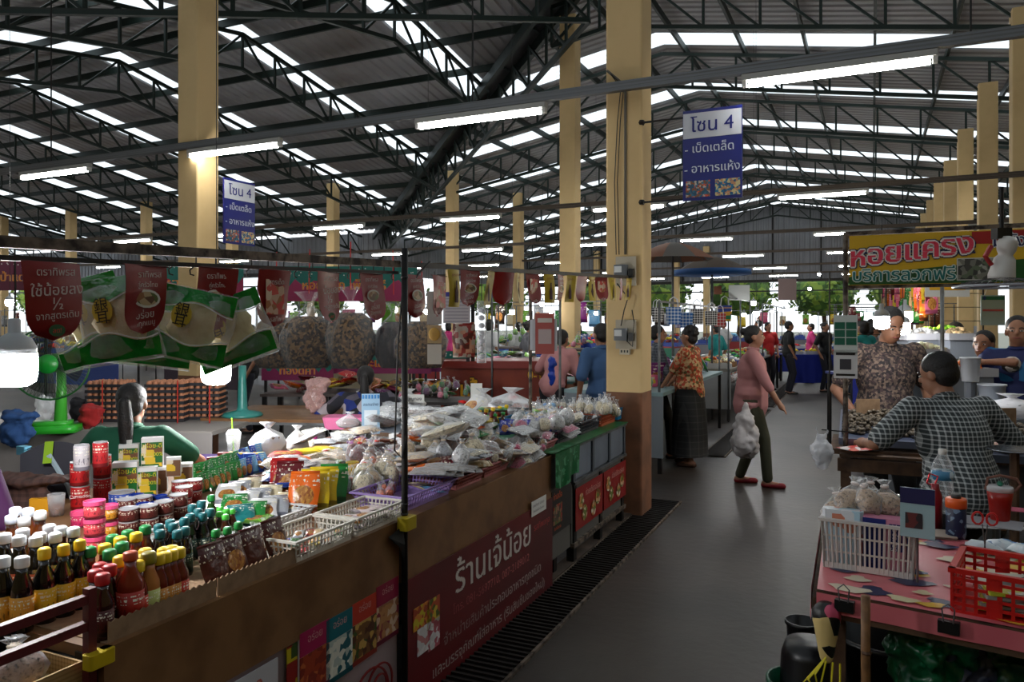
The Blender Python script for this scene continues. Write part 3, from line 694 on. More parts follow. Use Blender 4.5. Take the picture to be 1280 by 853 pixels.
o = thing('counter_cloth', 'green plastic sheet covering the top of the counter end', 'cloth', S(-1.7, YA + .02, .797), DL); MB().box(-.3, (YE - YA) / 2, 0, .66, YE - YA - .04, .006).build('sheet', plain((.05, .35, .16), .35), o)
for k, ys in enumerate((YC + .04, YC + .04 + CW / 2)):
    o = plate('noodle_poster', 'red noodle poster under the grey cabinet, %s one' % ('nearer' if not k else 'farther'), 'poster', ys, .22, CW / 2 - .03, .28, plain((.55, .07, .07), .4), -1.686, t=.003)
    for j, (x, z) in enumerate(((.1, .18), (.17, .09), (.36, .08), (.46, .14))):
        MB().lathe([(.001, 0), (.045, .001), (.05, .004), (.055, .004)], 14, M=Matrix.Translation((x, -.002, z)) @ Matrix.Rotation(pi / 2, 4, 'X')).build('bowl_picture', photo_mat(12 + j, [(.85, .8, .7), (.8, .55, .3), (.5, .3, .15), (.4, .5, .2)]), o)
    t = MB(); letters(t, 'ก๋วยเตี๋ยวอร่อย', .36, .2, .055, 0, .003); t.build('lettering', plain((.85, .6, .55)), o)
# pole and rails along the counter
def stall_pole(name, label, xs, ys, h, r, m, z0=0, g=None):
    o = thing(name, label, 'pole', S(xs, ys, 0), DL, g); MB().tube([(0, 0, z0), (0, 0, h)], r, 10).build('shaft', m, o, True)
    MB().box(0, 0, z0 + .005, r * 3.4, r * 3.4, .01).build('foot_plate', m, o); return o
py_ = 2.63
p_ = stall_pole('stall_pole', 'dark steel pole dividing the two halves of the counter', -1.672, py_, 1.9, .0135, m_dark)
for z in (.82, .86, 1.25, 1.78): MB().lathe([(.0145, 0), (.017, .003), (.0145, .006)], 8).build('wire_tie', m_black, p_, loc=(0, 0, z))
mb = MB().tube([(.0, .0, 1.83), (-.02, -.02, 1.5), (-.03, -.02, 1.2), (-.035, -.02, 1.08), (-.0, -.02, 1.05), (.01, -.01, 1.12), (0, 0, 1.2)], .0035, 5); mb.build('cable', m_black, p_)
MB().tube([(0, .0, 1.68), (.0, .1, 1.8), (0, .2, 1.86)], .005, 5).build('brace', m_dark, p_)
stall_pole('stall_pole', 'blue grey pole standing beside the cream column at the counter end', -1.66, UY(800, -1.66), 1.96, .014, plain((.36, .42, .48), .45, .3))
hz = lambda y: 1.795 + (y - 1.55) * .0385     # the rails climb away from the camera
def rail(name, label, ya, yb, dz, w, h, m, xs=-1.7):
    o = thing(name, label, 'rail', S(xs, ya, hz(ya) + dz), DL); a = S(0, yb - ya, 0); 
    MB().bar((0, 0, 0), (0, yb - ya, hz(yb) - hz(ya)), w, h).build('bar', m, o); return o
rail('hanging_rail', 'rusty flat steel rail over the near half of the counter', .9, 2.62, .0, .03, .026, m_rust)
rail('hanging_rail', 'dark thin rail below the rusty rail over the counter', .9, 2.62, -.035, .012, .012, m_dark)
rail('hanging_rail', 'black pipe rail over the far half of the counter', 2.65, 6.3, .0, .022, .022, m_dark)
hk = MB().tube([(0, 0, .02), (.012, 0, .012), (.012, 0, -.01), (0, 0, -.022), (-.01, 0, -.03), (-.008, 0, -.042), (.004, 0, -.044)], .0022, 5).mesh('hook', m_dark)
for k in range(17):
    y = 1.5 + k * .072; o = ob('wire_hook', hk, None, S(-1.697, y, hz(y) - .02), DL + pi / 2); tag(o, 'bent wire hook on the rusty rail over the counter', 'hook', 'wire hooks on the near rail')
# --- pennant flags
def flag(u, kind, i, w=.138, h=.178, side=0, topz=-.042):
    p = PS(u, -1.675, 0); ys = p[1]; o = thing('promotion_flag', 'x', 'flag', (p[0], p[1], hz(ys) + topz), DL + pi / 2 + side, 'flags hanging from the counter rails')
    red = kind != 'y'; base = mat('flag_red', (.50, .06, .07), .35, bump=.3, bs=12) if red else mat('flag_yellow', (.72, .62, .16), .4, bump=.3, bs=12)
    w_ = w if red else w * .55
    def prof(t):      # half width at t (0 top .. 1 bottom)
        return w_ / 2 * (1 - .06 * t if t < .62 else (1 - .037) * sqrt(max(0, 1 - ((t - .62) / .38) ** 2)) ** .9) if red else w_ / 2
    yy = lambda a, b: -.012 * sin(b * 2.6 + i) - .008 * sin(a * 3 + i * 2)
    g = MB().grid(lambda a, b: ((a * 2 - 1) * prof(b), yy(a, b), -b * h), 8, 14)
    g.add([(v[0] , v[1] + .0012, v[2]) for v in g.v], [tuple(reversed(f)) for f in g.f]); g.build('sheet', base, o, True)
    MB().tube([(-w_ / 2, -.012 * sin(i), 0), (w_ / 2, -.012 * sin(i), 0)], .002, 5).build('top_hem', plain((.3, .05, .05) if red else (.6, .5, .1)), o)
    def pic(cx, cz, rx, rz_, m, nm='bowl_picture', n=14, d=-.004):
        b_ = -cz / h; MB().add([(cx + rx * cos(2 * pi * k / n), yy(.5, b_) + d, cz + rz_ * sin(2 * pi * k / n)) for k in range(n)], [tuple(range(n))[::-1]]).build(nm, m, o)
    wl = plain((.78, .72, .7))
    def tx(s_, z, sz, b=0, m=wl, sl=.05):
        t = MB(); letters(t, s_, 0, z, sz, 0, b, y=yy(.5, -z / h) - .005, rows=22, slant=sl); t.build('lettering', m, o)
    if kind == 'a':
        tx('ตราทิพรส', -.03, .024, .002); tx('ใช้น้อยลง', -.074, .034, .006, sl=.1); tx('½', -.107, .038, .006); tx('จากสูตรเดิม', -.128, .022, .002, sl=.1)
        pic(0, -.155, .02, .014, plain((.08, .3, .12)), 'emblem'); tx('ลด!', -.16, .015, .002, plain((.8, .2, .15)))
    elif kind == 'b':
        tx('ตราทิพรส', -.03, .022, .002); tx('คู่ครัวไทย', -.055, .017, .001)
        pic(0, -.085, .042, .024, plain((.8, .78, .74)), 'plate_picture'); pic(0, -.085, .034, .018, photo_mat(20, [(.35, .22, .12), (.55, .35, .18), (.3, .35, .12), (.7, .6, .45)]), d=-.0052)
        tx('อร่อย', -.135, .026, .003, sl=.15); tx('ได้ทุกเมนู', -.155, .019, .002, sl=.15)
    elif kind == 'c':
        MB().box(0, yy(.5, .5) - .004, -.085, .082, .001, .11).build('picture', photo_mat(21, [(.75, .6, .5), (.8, .7, .6), (.6, .35, .15), (.75, .2, .15)]), o)
        tx('สูตรเด็ด', -.045, .022, .002); tx('รสทิพ', -.162, .022, .002)
    elif kind == 'y':
        MB().lathe([(.001, 0), (.012, .0), (.012, .05), (.005, .075), (.005, .1)], 8, sy=.15).build('bottle_picture', plain((.25, .1, .1)), o, loc=(0, yy(.5, .5) - .004, -.15))
        tx('สูตรเดิม', -.03, .018, .002, plain((.5, .1, .08)))
    o['label'] = {'a': 'red rounded flag with large white lettering and one half', 'b': 'red rounded flag showing a plate of food', 'c': 'red rounded flag showing a white recipe card', 'y': 'narrow yellow flag showing a sauce bottle', 'p': 'plain red flag on the counter rail'}[kind]
for i, (u, kd) in enumerate(((64, 'a'), (180, 'b'), (271, 'b'), (344, 'c'), (414, 'a'), (468, 'b'), (517, 'b'), (547, 'c'))): flag(u, kd, i)
for i, u in enumerate((566, 586, 612, 630, 650, 668, 686, 699, 713, 728, 741, 753, 765, 775, 785, 793)):
    flag(u, 'y' if i % 2 == 0 else ('b', 'p', 'c')[i // 2 % 3], i, side=random.uniform(-.5, .5), h=.17, topz=-.012)
# --- white fungus bags hung behind the flags
m_fung = mat('white_fungus', (.86, .8, .62), .8, bump=1, bs=22, n=(12, (.72, .62, .42), .4, .65))
def fungus(u, v, Z, rz, tilt, i, lb, w=.30, h=.24):
    o = thing('fungus_bag', lb, 'bag', PD(u, v, Z), TH + rz); o.rotation_euler = (0, tilt, TH + rz)
    pillow(w, h, .06, i, .004, 10, 10)
    R = Matrix.Rotation(pi / 2, 4, 'X')
    def lay(nm, m, wd, ht, th, z0, seed, y=0):
        p = pillow(wd, ht, th, seed, .003, 10, 8); q_ = MB(); q_.add([(a, y - (c - th / 2), b + z0) for a, b, c in p.v], p.f); q_.build(nm, m, o, True)
    lay('film', m_film, w, h, .055, 0, i)
    q_ = MB().ell((0, 0, 0), (w * .3, .028, h * .34), 16, 10)
    q_.v = [(x * (1 + .12 * sin(9 * z * 10 + i)), y, z * (1 + .1 * sin(30 * x))) for x, y, z in q_.v]; q_.build('dried_fungus', m_fung, o, True)
    gm = mat('green_print_film', (.05, .5, .14), .2, n=(14, (.02, .38, .09), .4, .6), bump=.4, bs=30)
    for s_, z0, z1 in ((1, .28, .5), (-1, .22, .47)):
        g = MB().grid(lambda a, b: ((a * 2 - 1) * w * .495, -.012 - .016 * (1 - (a * 2 - 1) ** 2) * (1 - b) , s_ * h * (z0 + .06 * sin(a * 7 + i) + (z1 - z0 - .06 * sin(a * 7 + i)) * b)), 14, 4)
        g.build('green_band', gm, o, True)
        MB().tube([((a / 14 * 2 - 1) * w * .495, -.03 + .012 * ((a / 14 * 2 - 1) ** 2), s_ * h * (z0 + .06 * sin(a / 2 + i) - .02)) for a in range(15)], .0022, 4).build('white_line', m_white, o)
    MB().ell((-w * .1, -.033, h * .12), (.028, .002, .034), 12, 6).build('gold_seal', plain((.8, .68, .2)), o)
    t = MB(); letters(t, '銀', -w * .1, h * .13, .04, 0, .002, y=-.037); letters(t, '耳', -w * .1, -h * .02, .04, 0, .002, y=-.037); t.build('lettering', plain((.05, .05, .05)), o)
fungus(113, 402, 2.12, .3, -.3, 1, 'white fungus bag with green bands behind the first flag', .2, .24)
fungus(148, 400, 2.05, 0, -.15, 2, 'white fungus bag hanging under the second flag, its seal showing', .22, .23)
fungus(190, 415, 2.2, .1, .12, 3, 'white fungus bag behind the others between the second and third flag', .24, .2)
fungus(240, 407, 2.1, .05, .22, 4, 'white fungus bag with tilted green band under the third flag', .22, .2)
fungus(290, 415, 2.25, -.1, -.35, 5, 'white fungus bag tilted upward beside the third flag', .24, .2)
# big lit bulbs over the counter
def bulb(u, v, Z, r, lb, e=m_bulb, cord=.3, name='hanging_bulb'):
    o = thing(name, lb, 'lamp', PD(u, v, Z)); k = r / .06; q_ = o.location
    if cord is None: cord = roof(q_.x, q_.y) - .2 - q_.z
    MB().lathe([(.012, -.1), (.035, -.098), (.055, -.085), (.06, -.065), (.06, .0)], 20).build('globe', e, o, True).scale = (k, k, k)
    MB().lathe([(.06, .0), (.058, .02), (.045, .045), (.02, .06), (.017, .062), (.017, .1), (.012, .105), (.001, .105)], 20).build('bulb_base', plain((.6, .62, .64), .4), o, True).scale = (k, k, k)
    MB().tube([(0, 0, .1 * k), (.005, 0, .2 * k), (0, 0, cord)], .003, 5).build('cord', m_black, o); return o
bulb(18, 442, 2.35, .062, 'large lit white bulb hanging beside the green fan', em('near_bulb', (1, 1, 1), 130), cord=.36)
bulb(270, 452, 4.6, .085, 'lit white bulb glowing below the fungus bags', em('near_bulb', (1, 1, 1), 130), cord=None)
# column fittings
o = thing('electric_meter', 'upper electric meter high on the cream column', 'meter', (COLA[0] + .0, COLA[1] - .175, 2.02))
def meter(o, s=1):
    MB().box(.03, -.012, .0, .17, .02, .24).build('backing_board', plain((.7, .66, .58)), o)
    MB().rbox(.11, .07, .1, .02, -.05).build('case', plain((.38, .4, .42), .3), o, loc=(0, -.055, 0)); MB().box(-.012, -.094, .012, .06, .008, .05).build('dial', plain((.85, .86, .86), .2), o)
    MB().box(.085, -.04, -.02, .04, .05, .07).build('fuse', m_black, o)
meter(o)
o = thing('electric_meter', 'lower electric meter with cables on the cream column', 'meter', (COLA[0] + .0, COLA[1] - .175, 1.5)); meter(o)
MB().tube([(.05, -.06, -.05), (.1, -.06, -.1), (.11, -.05, .1), (.09, -.04, .2)], .005, 5).build('cable', m_black, o)
MB().tube([(.0, -.05, .07), (.03, -.06, .2), (.06, -.05, .3), (-.04, -.03, .42)], .005, 5).build('cable', m_black, o)
o = thing('wall_socket', 'small cream socket box below the lower meter on the column', 'socket', (COLA[0] + .02, COLA[1] - .175, 1.36)); MB().rbox(.09, .035, .055, .006, -.027).build('box', plain((.8, .76, .66)), o)
for dx in (-.025, 0, .025): MB().box(dx, -.019, 0, .012, .002, .02).build('outlet', plain((.2, .2, .2)), o)
o = thing('conduit_pipe', 'grey conduit pipe running down the cream column to the meters', 'pipe', (COLA[0] + .02, COLA[1] - .17, 2.16)); MB().tube([(0, 0, 0), (0, 0, 1.35), (-.03, 0, 1.42), (-.12, -.12, 1.5)], .011, 8).build('pipe', plain((.4, .38, .34), .5), o, True)
mb = MB()
for dx, r in ((-.05, .004), (-.075, .004)): mb.tube([(dx, -.01, .0), (dx - .015, -.01, .6), (dx + .01, -.01, 1.1), (dx + .04, -.01, 1.38), (-.1, -.1, 1.48)], r, 5)
mb.build('loose_cable', m_black, o)
# hanging zone signs
def zone_sign(label, loc, rz):
    o = thing('zone_sign', label, 'sign', loc, rz)
    MB().box(0, 0, 0, .46, .02, .72).build('board', plain((.03, .08, .42), .35), o); MB().box(0, -.0115, .235, .452, .003, .2).build('white_band', plain((.74, .75, .78), .35), o)
    t = MB(); letters(t, 'โซน 4', 0, .185, .15, 0, .008, y=-.016, rows=34); t.build('lettering', plain((.04, .08, .42)), o)
    t = MB(); letters(t, '- เบ็ดเตล็ด', -.02, .02, .092, 0, .005, y=-.016, rows=34); letters(t, '- อาหารแห้ง', .0, -.14, .092, 0, .005, y=-.016, rows=34); t.build('lettering', plain((.78, .8, .85)), o)
    for x, k in ((-.11, 40), (.12, 41)): MB().box(x, -.012, -.27, .19, .003, .13).build('picture', mat_cells('sign_picture_%d' % k, [(.1, .3, .4), (.7, .65, .6), (.5, .3, .15), (.15, .4, .5), (.75, .3, .2)] if k == 40 else [(.05, .4, .55), (.7, .5, .35), (.75, .7, .5), (.1, .3, .45)], 60, bump=0), o)
    return o
o = zone_sign('blue zone 4 sign with white heading fixed beside the cream column', (-1.14, 6.1, 2.93), 0)
for z in (.31, -.345): MB().bar((-.6, 0, z), (-.2, 0, z), .014).build('bracket', m_dark, o); MB().lathe([(.02, 0), (.03, .02), (.02, .04)], 8, M=Matrix.Translation((-.57, 0, z - .02))).build('clamp', m_dark, o)
o = zone_sign('smaller looking blue zone 4 sign beside the left column', (-6.42, 6.4, 2.83), pi / 2)
for z in (.3, -.3): MB().bar((-.15, 0, z), (-.15, .3, z), .014).build('bracket', m_dark, o)
# ================================================================ GOODS ON THE COUNTER
CN = {'red': (.72, .1, .1), 'green': (.12, .5, .2), 'blue': (.12, .3, .72), 'yellow': (.88, .76, .12), 'orange': (.88, .4, .08), 'white': (.85, .85, .85), 'brown': (.42, .22, .12), 'tan': (.78, .66, .48), 'pink': (.88, .4, .55),
      'purple': (.45, .12, .42), 'pale': (.85, .8, .66), 'dark': (.16, .1, .08), 'silver': (.62, .63, .66), 'maroon': (.38, .06, .1), 'lime': (.45, .7, .15), 'teal': (.08, .45, .45), 'grey': (.5, .5, .5), 'cream': (.88, .82, .68), 'sky': (.45, .7, .88)}
def G(u, v, h=0, z=TZ):
    p = PZ(u, v, z + h); xs = p[0] * cos(DL) + p[1] * sin(DL); ys = -p[0] * sin(DL) + p[1] * cos(DL)
    return S(min(xs, -1.755), min(ys, YE - .06), z)      # keep it on the counter, behind the front edging
c1 = lambda x, y: (x / 2.725, 540 + y / 2.725)
c4 = lambda x, y: (240 + x / 4.264, 540 + y / 4.264)
c7 = lambda x, y: (380 + x / 4.7375, 440 + y / 4.7375)
c8 = lambda x, y: (580 + x / 4.4875, 430 + y / 4.4875)
rr = random.uniform
def row(k, pts, crop, h, label, cat, group, cols={}, z=TZ, sc=1):
    for x, y in pts:
        u, v = crop(x, y); put(k, label, cat, G(u, v, h, z), rr(0, 6), group, cols, sc * rr(.98, 1.02))
# --- bottles, front left
row('sauce_bottle', [(151, 397), (217, 380), (272, 361)], c1, .2, 'black soy sauce bottle with yellow cap and yellow label', 'bottle', 'yellow capped soy sauce bottles')
row('vinegar_bottle', [(75, 420), (10, 418)], c1, .2, 'dark bottle with white cap and red yellow label nearest the rack', 'bottle', 'white capped dark bottles', {'label': (.85, .6, .15)})
row('vinegar_bottle', [(15, 346), (65, 352), (122, 352), (188, 337), (250, 320)], c1, .2, 'dark bottle with white cap in the middle rows', 'bottle', 'white capped dark bottles')
row('vinegar_bottle', [(82, 288), (137, 268), (168, 312), (207, 322), (77, 328), (135, 345)], c1, .2, 'amber bottle with white cap behind the dark ones', 'bottle', 'white capped amber bottles', {'body': (.35, .16, .05), 'label': (.85, .82, .7)})
row('vinegar_bottle', [(38, 280), (52, 252), (95, 260)], c1, .2, 'amber bottle with white cap at the back edge', 'bottle', 'white capped amber bottles', {'body': (.4, .2, .08), 'label': (.8, .8, .75), 'cap': (.8, .84, .9)})
row('chilli_bottle', [(350, 480), (373, 452), (325, 468), (340, 443)], c1, .17, 'dark chilli bottle with red cap', 'bottle', 'red capped chilli bottles', {'body': (.18, .04, .03), 'label': (.3, .05, .05), 'cap': (.7, .08, .1)})
row('large_chilli_bottle', [(454, 405)], c1, .205, 'large chilli sauce bottle with red label and orange cap at the front', 'bottle', None, sc=.9)
row('chilli_bottle', [(531, 407)], c1, .19, 'tan dressing bottle with green label beside the large chilli bottle', 'bottle', None, {'body': (.72, .45, .22), 'label': (.75, .78, .45), 'cap': (.55, .5, .1)}, sc=1.1)
row('chilli_bottle', [(603, 428), (646, 412), (592, 414), (585, 390), (558, 390)], c1, .17, 'red chilli sauce bottle with yellow cap at the front edge', 'bottle', 'yellow capped chilli bottles', {'label': (.78, .5, .1)})
row('chilli_bottle', [(635, 398), (598, 392), (495, 392), (409, 422), (357, 377), (410, 358), (464, 340), (485, 420), (500, 446)], c1, .17, 'red chilli sauce bottle with yellow cap behind the front ones', 'bottle', 'yellow capped chilli bottles')
row('chilli_bottle', [(373, 410), (415, 388), (495, 325), (435, 342), (383, 360), (305, 400)], c1, .16, 'sauce bottle with green cap among the yellow capped ones', 'bottle', 'green capped sauce bottles', {'cap': (.1, .5, .25), 'label': (.6, .15, .1)})
row('fish_sauce_bottle', [(541, 312), (590, 310), (628, 292), (648, 278), (690, 272), (716, 262), (686, 235), (655, 245), (580, 298), (675, 258), (545, 330), (604, 330), (630, 320)], c1, .16, 'dark fish sauce bottle with teal cap', 'bottle', 'teal capped fish sauce bottles')
row('small_oil_bottle', [(748, 270), (770, 262), (790, 260), (768, 280), (750, 252)], c1, .11, 'small dark bottle with bright green cap', 'bottle', 'small green capped bottles')
row('fish_sauce_bottle', [(720, 228), (812, 320), (775, 335), (735, 345)], c1, .13, 'squat bottle with broad green cap', 'bottle', 'broad green capped bottles', {'cap': (.08, .5, .2), 'body': (.1, .25, .08), 'label': (.3, .45, .1)}, sc=.9)
# --- stacked cans and tubs
def stack(k, x, y, crop, n, h, label, cat, group, cols={}, z=TZ, sc=1):
    u, v = crop(x, y); p = G(u, v, 0, z)
    for i in range(n): put(k, label[i] if isinstance(label, list) else label + (', at the bottom of its pile', ', second in its pile', ', third in its pile')[i], cat, (p[0] + rr(-.003, .003), p[1], z + i * h), rr(0, 6), group, cols[i] if isinstance(cols, list) else cols, sc)
stack('milk_can', 272, 262, c1, 2, .103, ['red and white milk can under the other cans, left pile', 'red and white milk can in the middle of the left pile'], 'can', 'milk cans', {'body': (.72, .08, .1)})
for x, y in ((278, 130), (342, 118)):
    u, v = c1(x, y); p = G(u, v, 0, TZ + .206); put('slim_can', 'silver and red slim can on top of the %s milk can pile' % ('left' if x < 300 else 'right'), 'can', p, rr(0, 6), 'slim cans', {'body': (.72, .7, .72) if x < 300 else (.7, .12, .14)}, 1)
stack('milk_can', 348, 232, c1, 2, .103, ['red milk can under the other cans, right pile', 'red milk can in the middle of the right pile'], 'can', 'milk cans', {'body': (.75, .12, .12)})
t = MB(); p = G(*c1(272, 262)); letters(t, 'Carnation', 0, 0, .02, 0, .001); o = t.build('lettering', plain((.85, .8, .8)), None, loc=(p[0] + .0, p[1], TZ + .15), rot=(0, 0, TH + .6)); o.parent = [q for q in C.objects if q.name.startswith('milk_can')][0]; o.location = (0, -.039, .055); o.rotation_euler = (0, 0, 0); o.parent.rotation_euler = (0, 0, TH + .5)
stack('plastic_tub', 323, 408, c1, 3, .062, 'pink lidded tub in the front pile', 'tub', 'pink lidded tubs', {'body': (.8, .25, .3)}, sc=.95); stack('plastic_tub', 371, 352, c1, 2, .062, 'pink lidded tub in the pile behind', 'tub', 'pink lidded tubs', {'body': (.8, .55, .15)}, sc=.9); stack('plastic_tub', 275, 320, c1, 1, .06, 'pink lidded tub standing beside the tall pile', 'tub', 'pink lidded tubs', {'body': (.75, .15, .35)})
put('large_tin', 'wide blue printed tin with silver lid behind the fish cans', 'tin', G(*c1(415, 262)), 1, None, {'body': (.1, .25, .6)}, .95)
row('glass_jar', [(467, 210), (505, 215), (487, 240), (530, 235), (548, 213), (570, 225)], c1, .09, 'short jar with blue lid', 'jar', 'blue lidded jars', {'body': (.35, .1, .08), 'lid': (.08, .2, .55)}, sc=.62)
for x, y in ((437, 345), (505, 335), (558, 318), (608, 292), (485, 300), (435, 310)): stack('fish_can', x, y, c1, 2, .049, 'dark red fish can', 'can', 'small fish cans', {'body': (.33, .1, .08)})
for x, y in ((612, 240), (660, 235), (625, 262), (5, 300)): stack('fish_can', x, y, c1, 2 if x > 100 else 1, .049, 'crimson fish can', 'can', 'crimson fish cans', {'body': (.55, .1, .1)})
for x, y, z, k, lb, sc in ((428, 228, 0, 'carton', 'large green coconut milk carton standing in front', 1.1), (502, 222, 0, 'carton', 'second green coconut milk carton beside the large one', .9), (440, 140, .01, 'carton', 'white carton with a round cap lying behind the green cartons', 1), (540, 200, 0, 'small_carton', 'small brown coconut carton below the tall one', 1.15),
                     (592, 150, .08, 'small_carton', 'small white carton with brown picture on top', .9), (625, 190, 0, 'small_carton', 'white carton with brown picture lying at the right', 1.2), (520, 128, .1, 'carton', 'white carton with green front on top of the others', 1.0)):
    u, v = c1(x, y); p = G(u, v, 0, TZ + z); o = put(k, lb, 'carton', p, TH + .35, 'coconut milk cartons', {'front_print': (.08, .4, .14) if 'green' in lb else (.45, .32, .22)}, sc)
    if 'cap' in lb: MB().lathe([(.014, 0), (.014, .02), (.001, .02)], 12).build('cap', m_white, o, loc=(0, 0, .155))
    if 'green' in lb:
        t = MB(); letters(t, 'อร่อย-ดี', 0, .11, .028, 0, .002); letters(t, 'กะทิ100%', 0, .07, .026, 0, .002); t.build('lettering', plain((.85, .82, .2)), o, loc=(0, -.033, 0))
o = thing('drinking_glass', 'clear glass of amber tea behind the white capped bottles', 'glass', G(*c1(192, 285))); MB().lathe([(.03, 0), (.038, .1), (.036, .1), (.028, .004)], 16).build('glass', m_film, o, True); MB().lathe([(.027, .004), (.031, .05), (.001, .05)], 16).build('tea', plain((.55, .28, .06), .2), o, True); o.scale = (.9,) * 3
o = thing('yellow_box', 'small plain yellow box beside the tea glass', 'box', G(*c1(140, 268)), .6); MB().rbox(.075, .05, .055, .003).build('body', plain((.88, .62, .08)), o)
# --- red rack and the woven tray in front of the bottles
rk = thing('bottle_rack', 'dark red steel rack rail holding the bottles at the near corner', 'rack', S(-1.71, .55, 0), DL); mr_ = mat('red_oxide', (.36, .07, .09), .5, n=(15, (.25, .05, .06), .4, .7))
LR = Y0 - .55 - .02
for z in (.925, .86): MB().box(0, LR / 2, z, .02, LR, .022).build('bar', mr_, rk)
MB().box(0, LR / 2, .70, .022, LR, .03).build('bar', mr_, rk); MB().box(0, LR, .82, .022, .022, .26).build('post', mr_, rk); MB().box(-.3, LR / 2, .69, .6, LR, .02).build('shelf_board', m_dark, rk)
MB().box(-.86, LR / 2, TZ - .01, 1.1, LR, .02).build('bottle_board', m_wood, rk); MB().box(-.31, LR / 2, .74, .02, LR, .1).build('riser', m_dark, rk)
for y in (.02, LR): MB().box(-.03, y, .35, .04, .04, .7).build('leg', mr_, rk); MB().box(-1.36, y, .39, .04, .04, .78).build('leg', mr_, rk)
wt = thing('woven_tray', 'shallow woven tan tray under the rack rail', 'tray', S(-1.86, .9, .702), DL); m_wov = mat_check('woven_tan', (.74, .62, .42), (.58, .46, .28), 90, .4)
MB().box(0, 0, .004, .23, .74, .008).build('base', m_wov, wt)
for sx, a, b in ((.115, .006, .74), (-.115, .006, .74)): MB().box(sx, 0, .03, a, b, .06).build('side', m_wov, wt)
for sy in (-.37, .37): MB().box(0, sy, .03, .23, .006, .06).build('side', m_wov, wt)
for i, (y, lb, c) in enumerate(((.6, 'clear bag of pink onions at the near end of the woven tray', (.7, .4, .35)), (.74, 'clear bag of white garlic in the woven tray', (.8, .8, .8)), (.9, 'clear bag of rust red shallots in the woven tray', (.5, .22, .14)), (1.05, 'clear bag of grey seeds at the far end of the woven tray', (.5, .5, .55)), (1.18, 'clear bag of pale roots by the rack post', (.7, .6, .55)))):
    put('tied_bag%d' % (i % 3), lb, 'bag', S(-1.86, y, .715), i, None, {'contents': c}, (1.2, 1.2, .8))
# cardboard edging with scalloped top, set on the counter edge
def scallop(name, label, ya, yb, h, xs=-1.712):
    o = thing(name, label, 'tray', S(xs, ya, TZ), DL); L = yb - ya; pts = [(0, 0)]
    n = int(L / .02)
    for k in range(n * 2 + 1): pts.append((L * k / (2 * n), h - (.006 if k % 2 else 0)))
    pts.append((L, 0)); mb = MB(); m_ = len(pts); mb.add([(0, x, z) for x, z in pts] + [(.004, x, z) for x, z in pts], [tuple(range(m_)), tuple(range(m_, 2 * m_))[::-1]] + [(i, i + m_, (i + 1) % m_ + m_, (i + 1) % m_) for i in range(m_)]); mb.build('front_edge', m_card, o)
    MB().box(-.2, L / 2, .002, .4, L, .003).build('base', m_card, o); return o
scallop('cardboard_tray', 'cardboard tray with scalloped front edge holding sauce bottles', Y0 + .03, UY(262, -1.735), .06); scallop('cardboard_tray', 'cardboard tray with scalloped front edge holding brown paste packs', UY(264, -1.735), UY(368, -1.735), .06)
o = thing('label_strip', 'bare white paper strip lying on the counter edge', 'label', S(-1.715, UY(245, -1.71), TZ + .001), DL + .1); MB().box(0, 0, 0, .035, .1, .001).build('paper', m_white, o)
o = thing('price_tape', 'crumpled yellow packing tape wrapped on the rack corner', 'tape', S(-1.69, Y0 - .01, .76), DL)
MB().rbox(.035, .07, .035, .008).build('wrap', plain((.75, .65, .1), .3), o)
o = thing('price_tape', 'yellow packing tape wrapped around the pole at counter height', 'tape', S(-1.655, YP - .01, .765), DL); MB().rbox(.05, .08, .05, .01).build('wrap', plain((.7, .62, .15), .3), o)
o = thing('black_rag', 'black cloth corner hanging from the counter edge by the pole', 'cloth', S(-1.675, UY(497, -1.68), .76), DL + pi / 2)
g = MB().add([(-.09, -.012, -.0), (.02, -.008, .02), (.03, -.01, -.14), (-.02, -.022, -.06), (-.05, -.02, -.03), (.0, -.03, -.05)], [(0, 4, 5, 1), (0, 3, 4), (3, 2, 5, 4), (5, 2, 1)]); g.build('cloth', plain((.08, .08, .08), .8), o)
# --- paste packs, twist bags, yellow bags
for i, (x, y) in enumerate(((105, 820), (205, 770), (315, 720), (430, 665))):
    put('food_packet%d' % (i % 3), 'dark brown chilli paste pack standing in the cardboard tray', 'pack', G(*c4(x, y)), DL + pi / 2, 'brown paste packs', {'packet': (.28, .08, .06)}, (.85, .75, .8), (1.25, 0))
for i in range(9):
    put('twist_bag%d' % (i % 3), 'small clear bag with yellow tie behind the paste packs', 'bag', G(*c4(140 + 30 * i, 700 - 13 * i + (i % 2) * 16)), i, 'yellow tied small bags', {'contents': (.9, .8, .3) if i % 2 else (.8, .7, .5)}, .85)
for i, (x, y) in enumerate(((25, 640), (60, 620), (90, 650), (110, 610), (40, 600))):
    put('twist_bag%d' % (i % 3), 'small clear bag of green herbs behind the chilli bottles', 'bag', G(*c4(x - 10, y)), i, 'small herb bags', {'contents': (.7, .75, .65)}, 1.1)
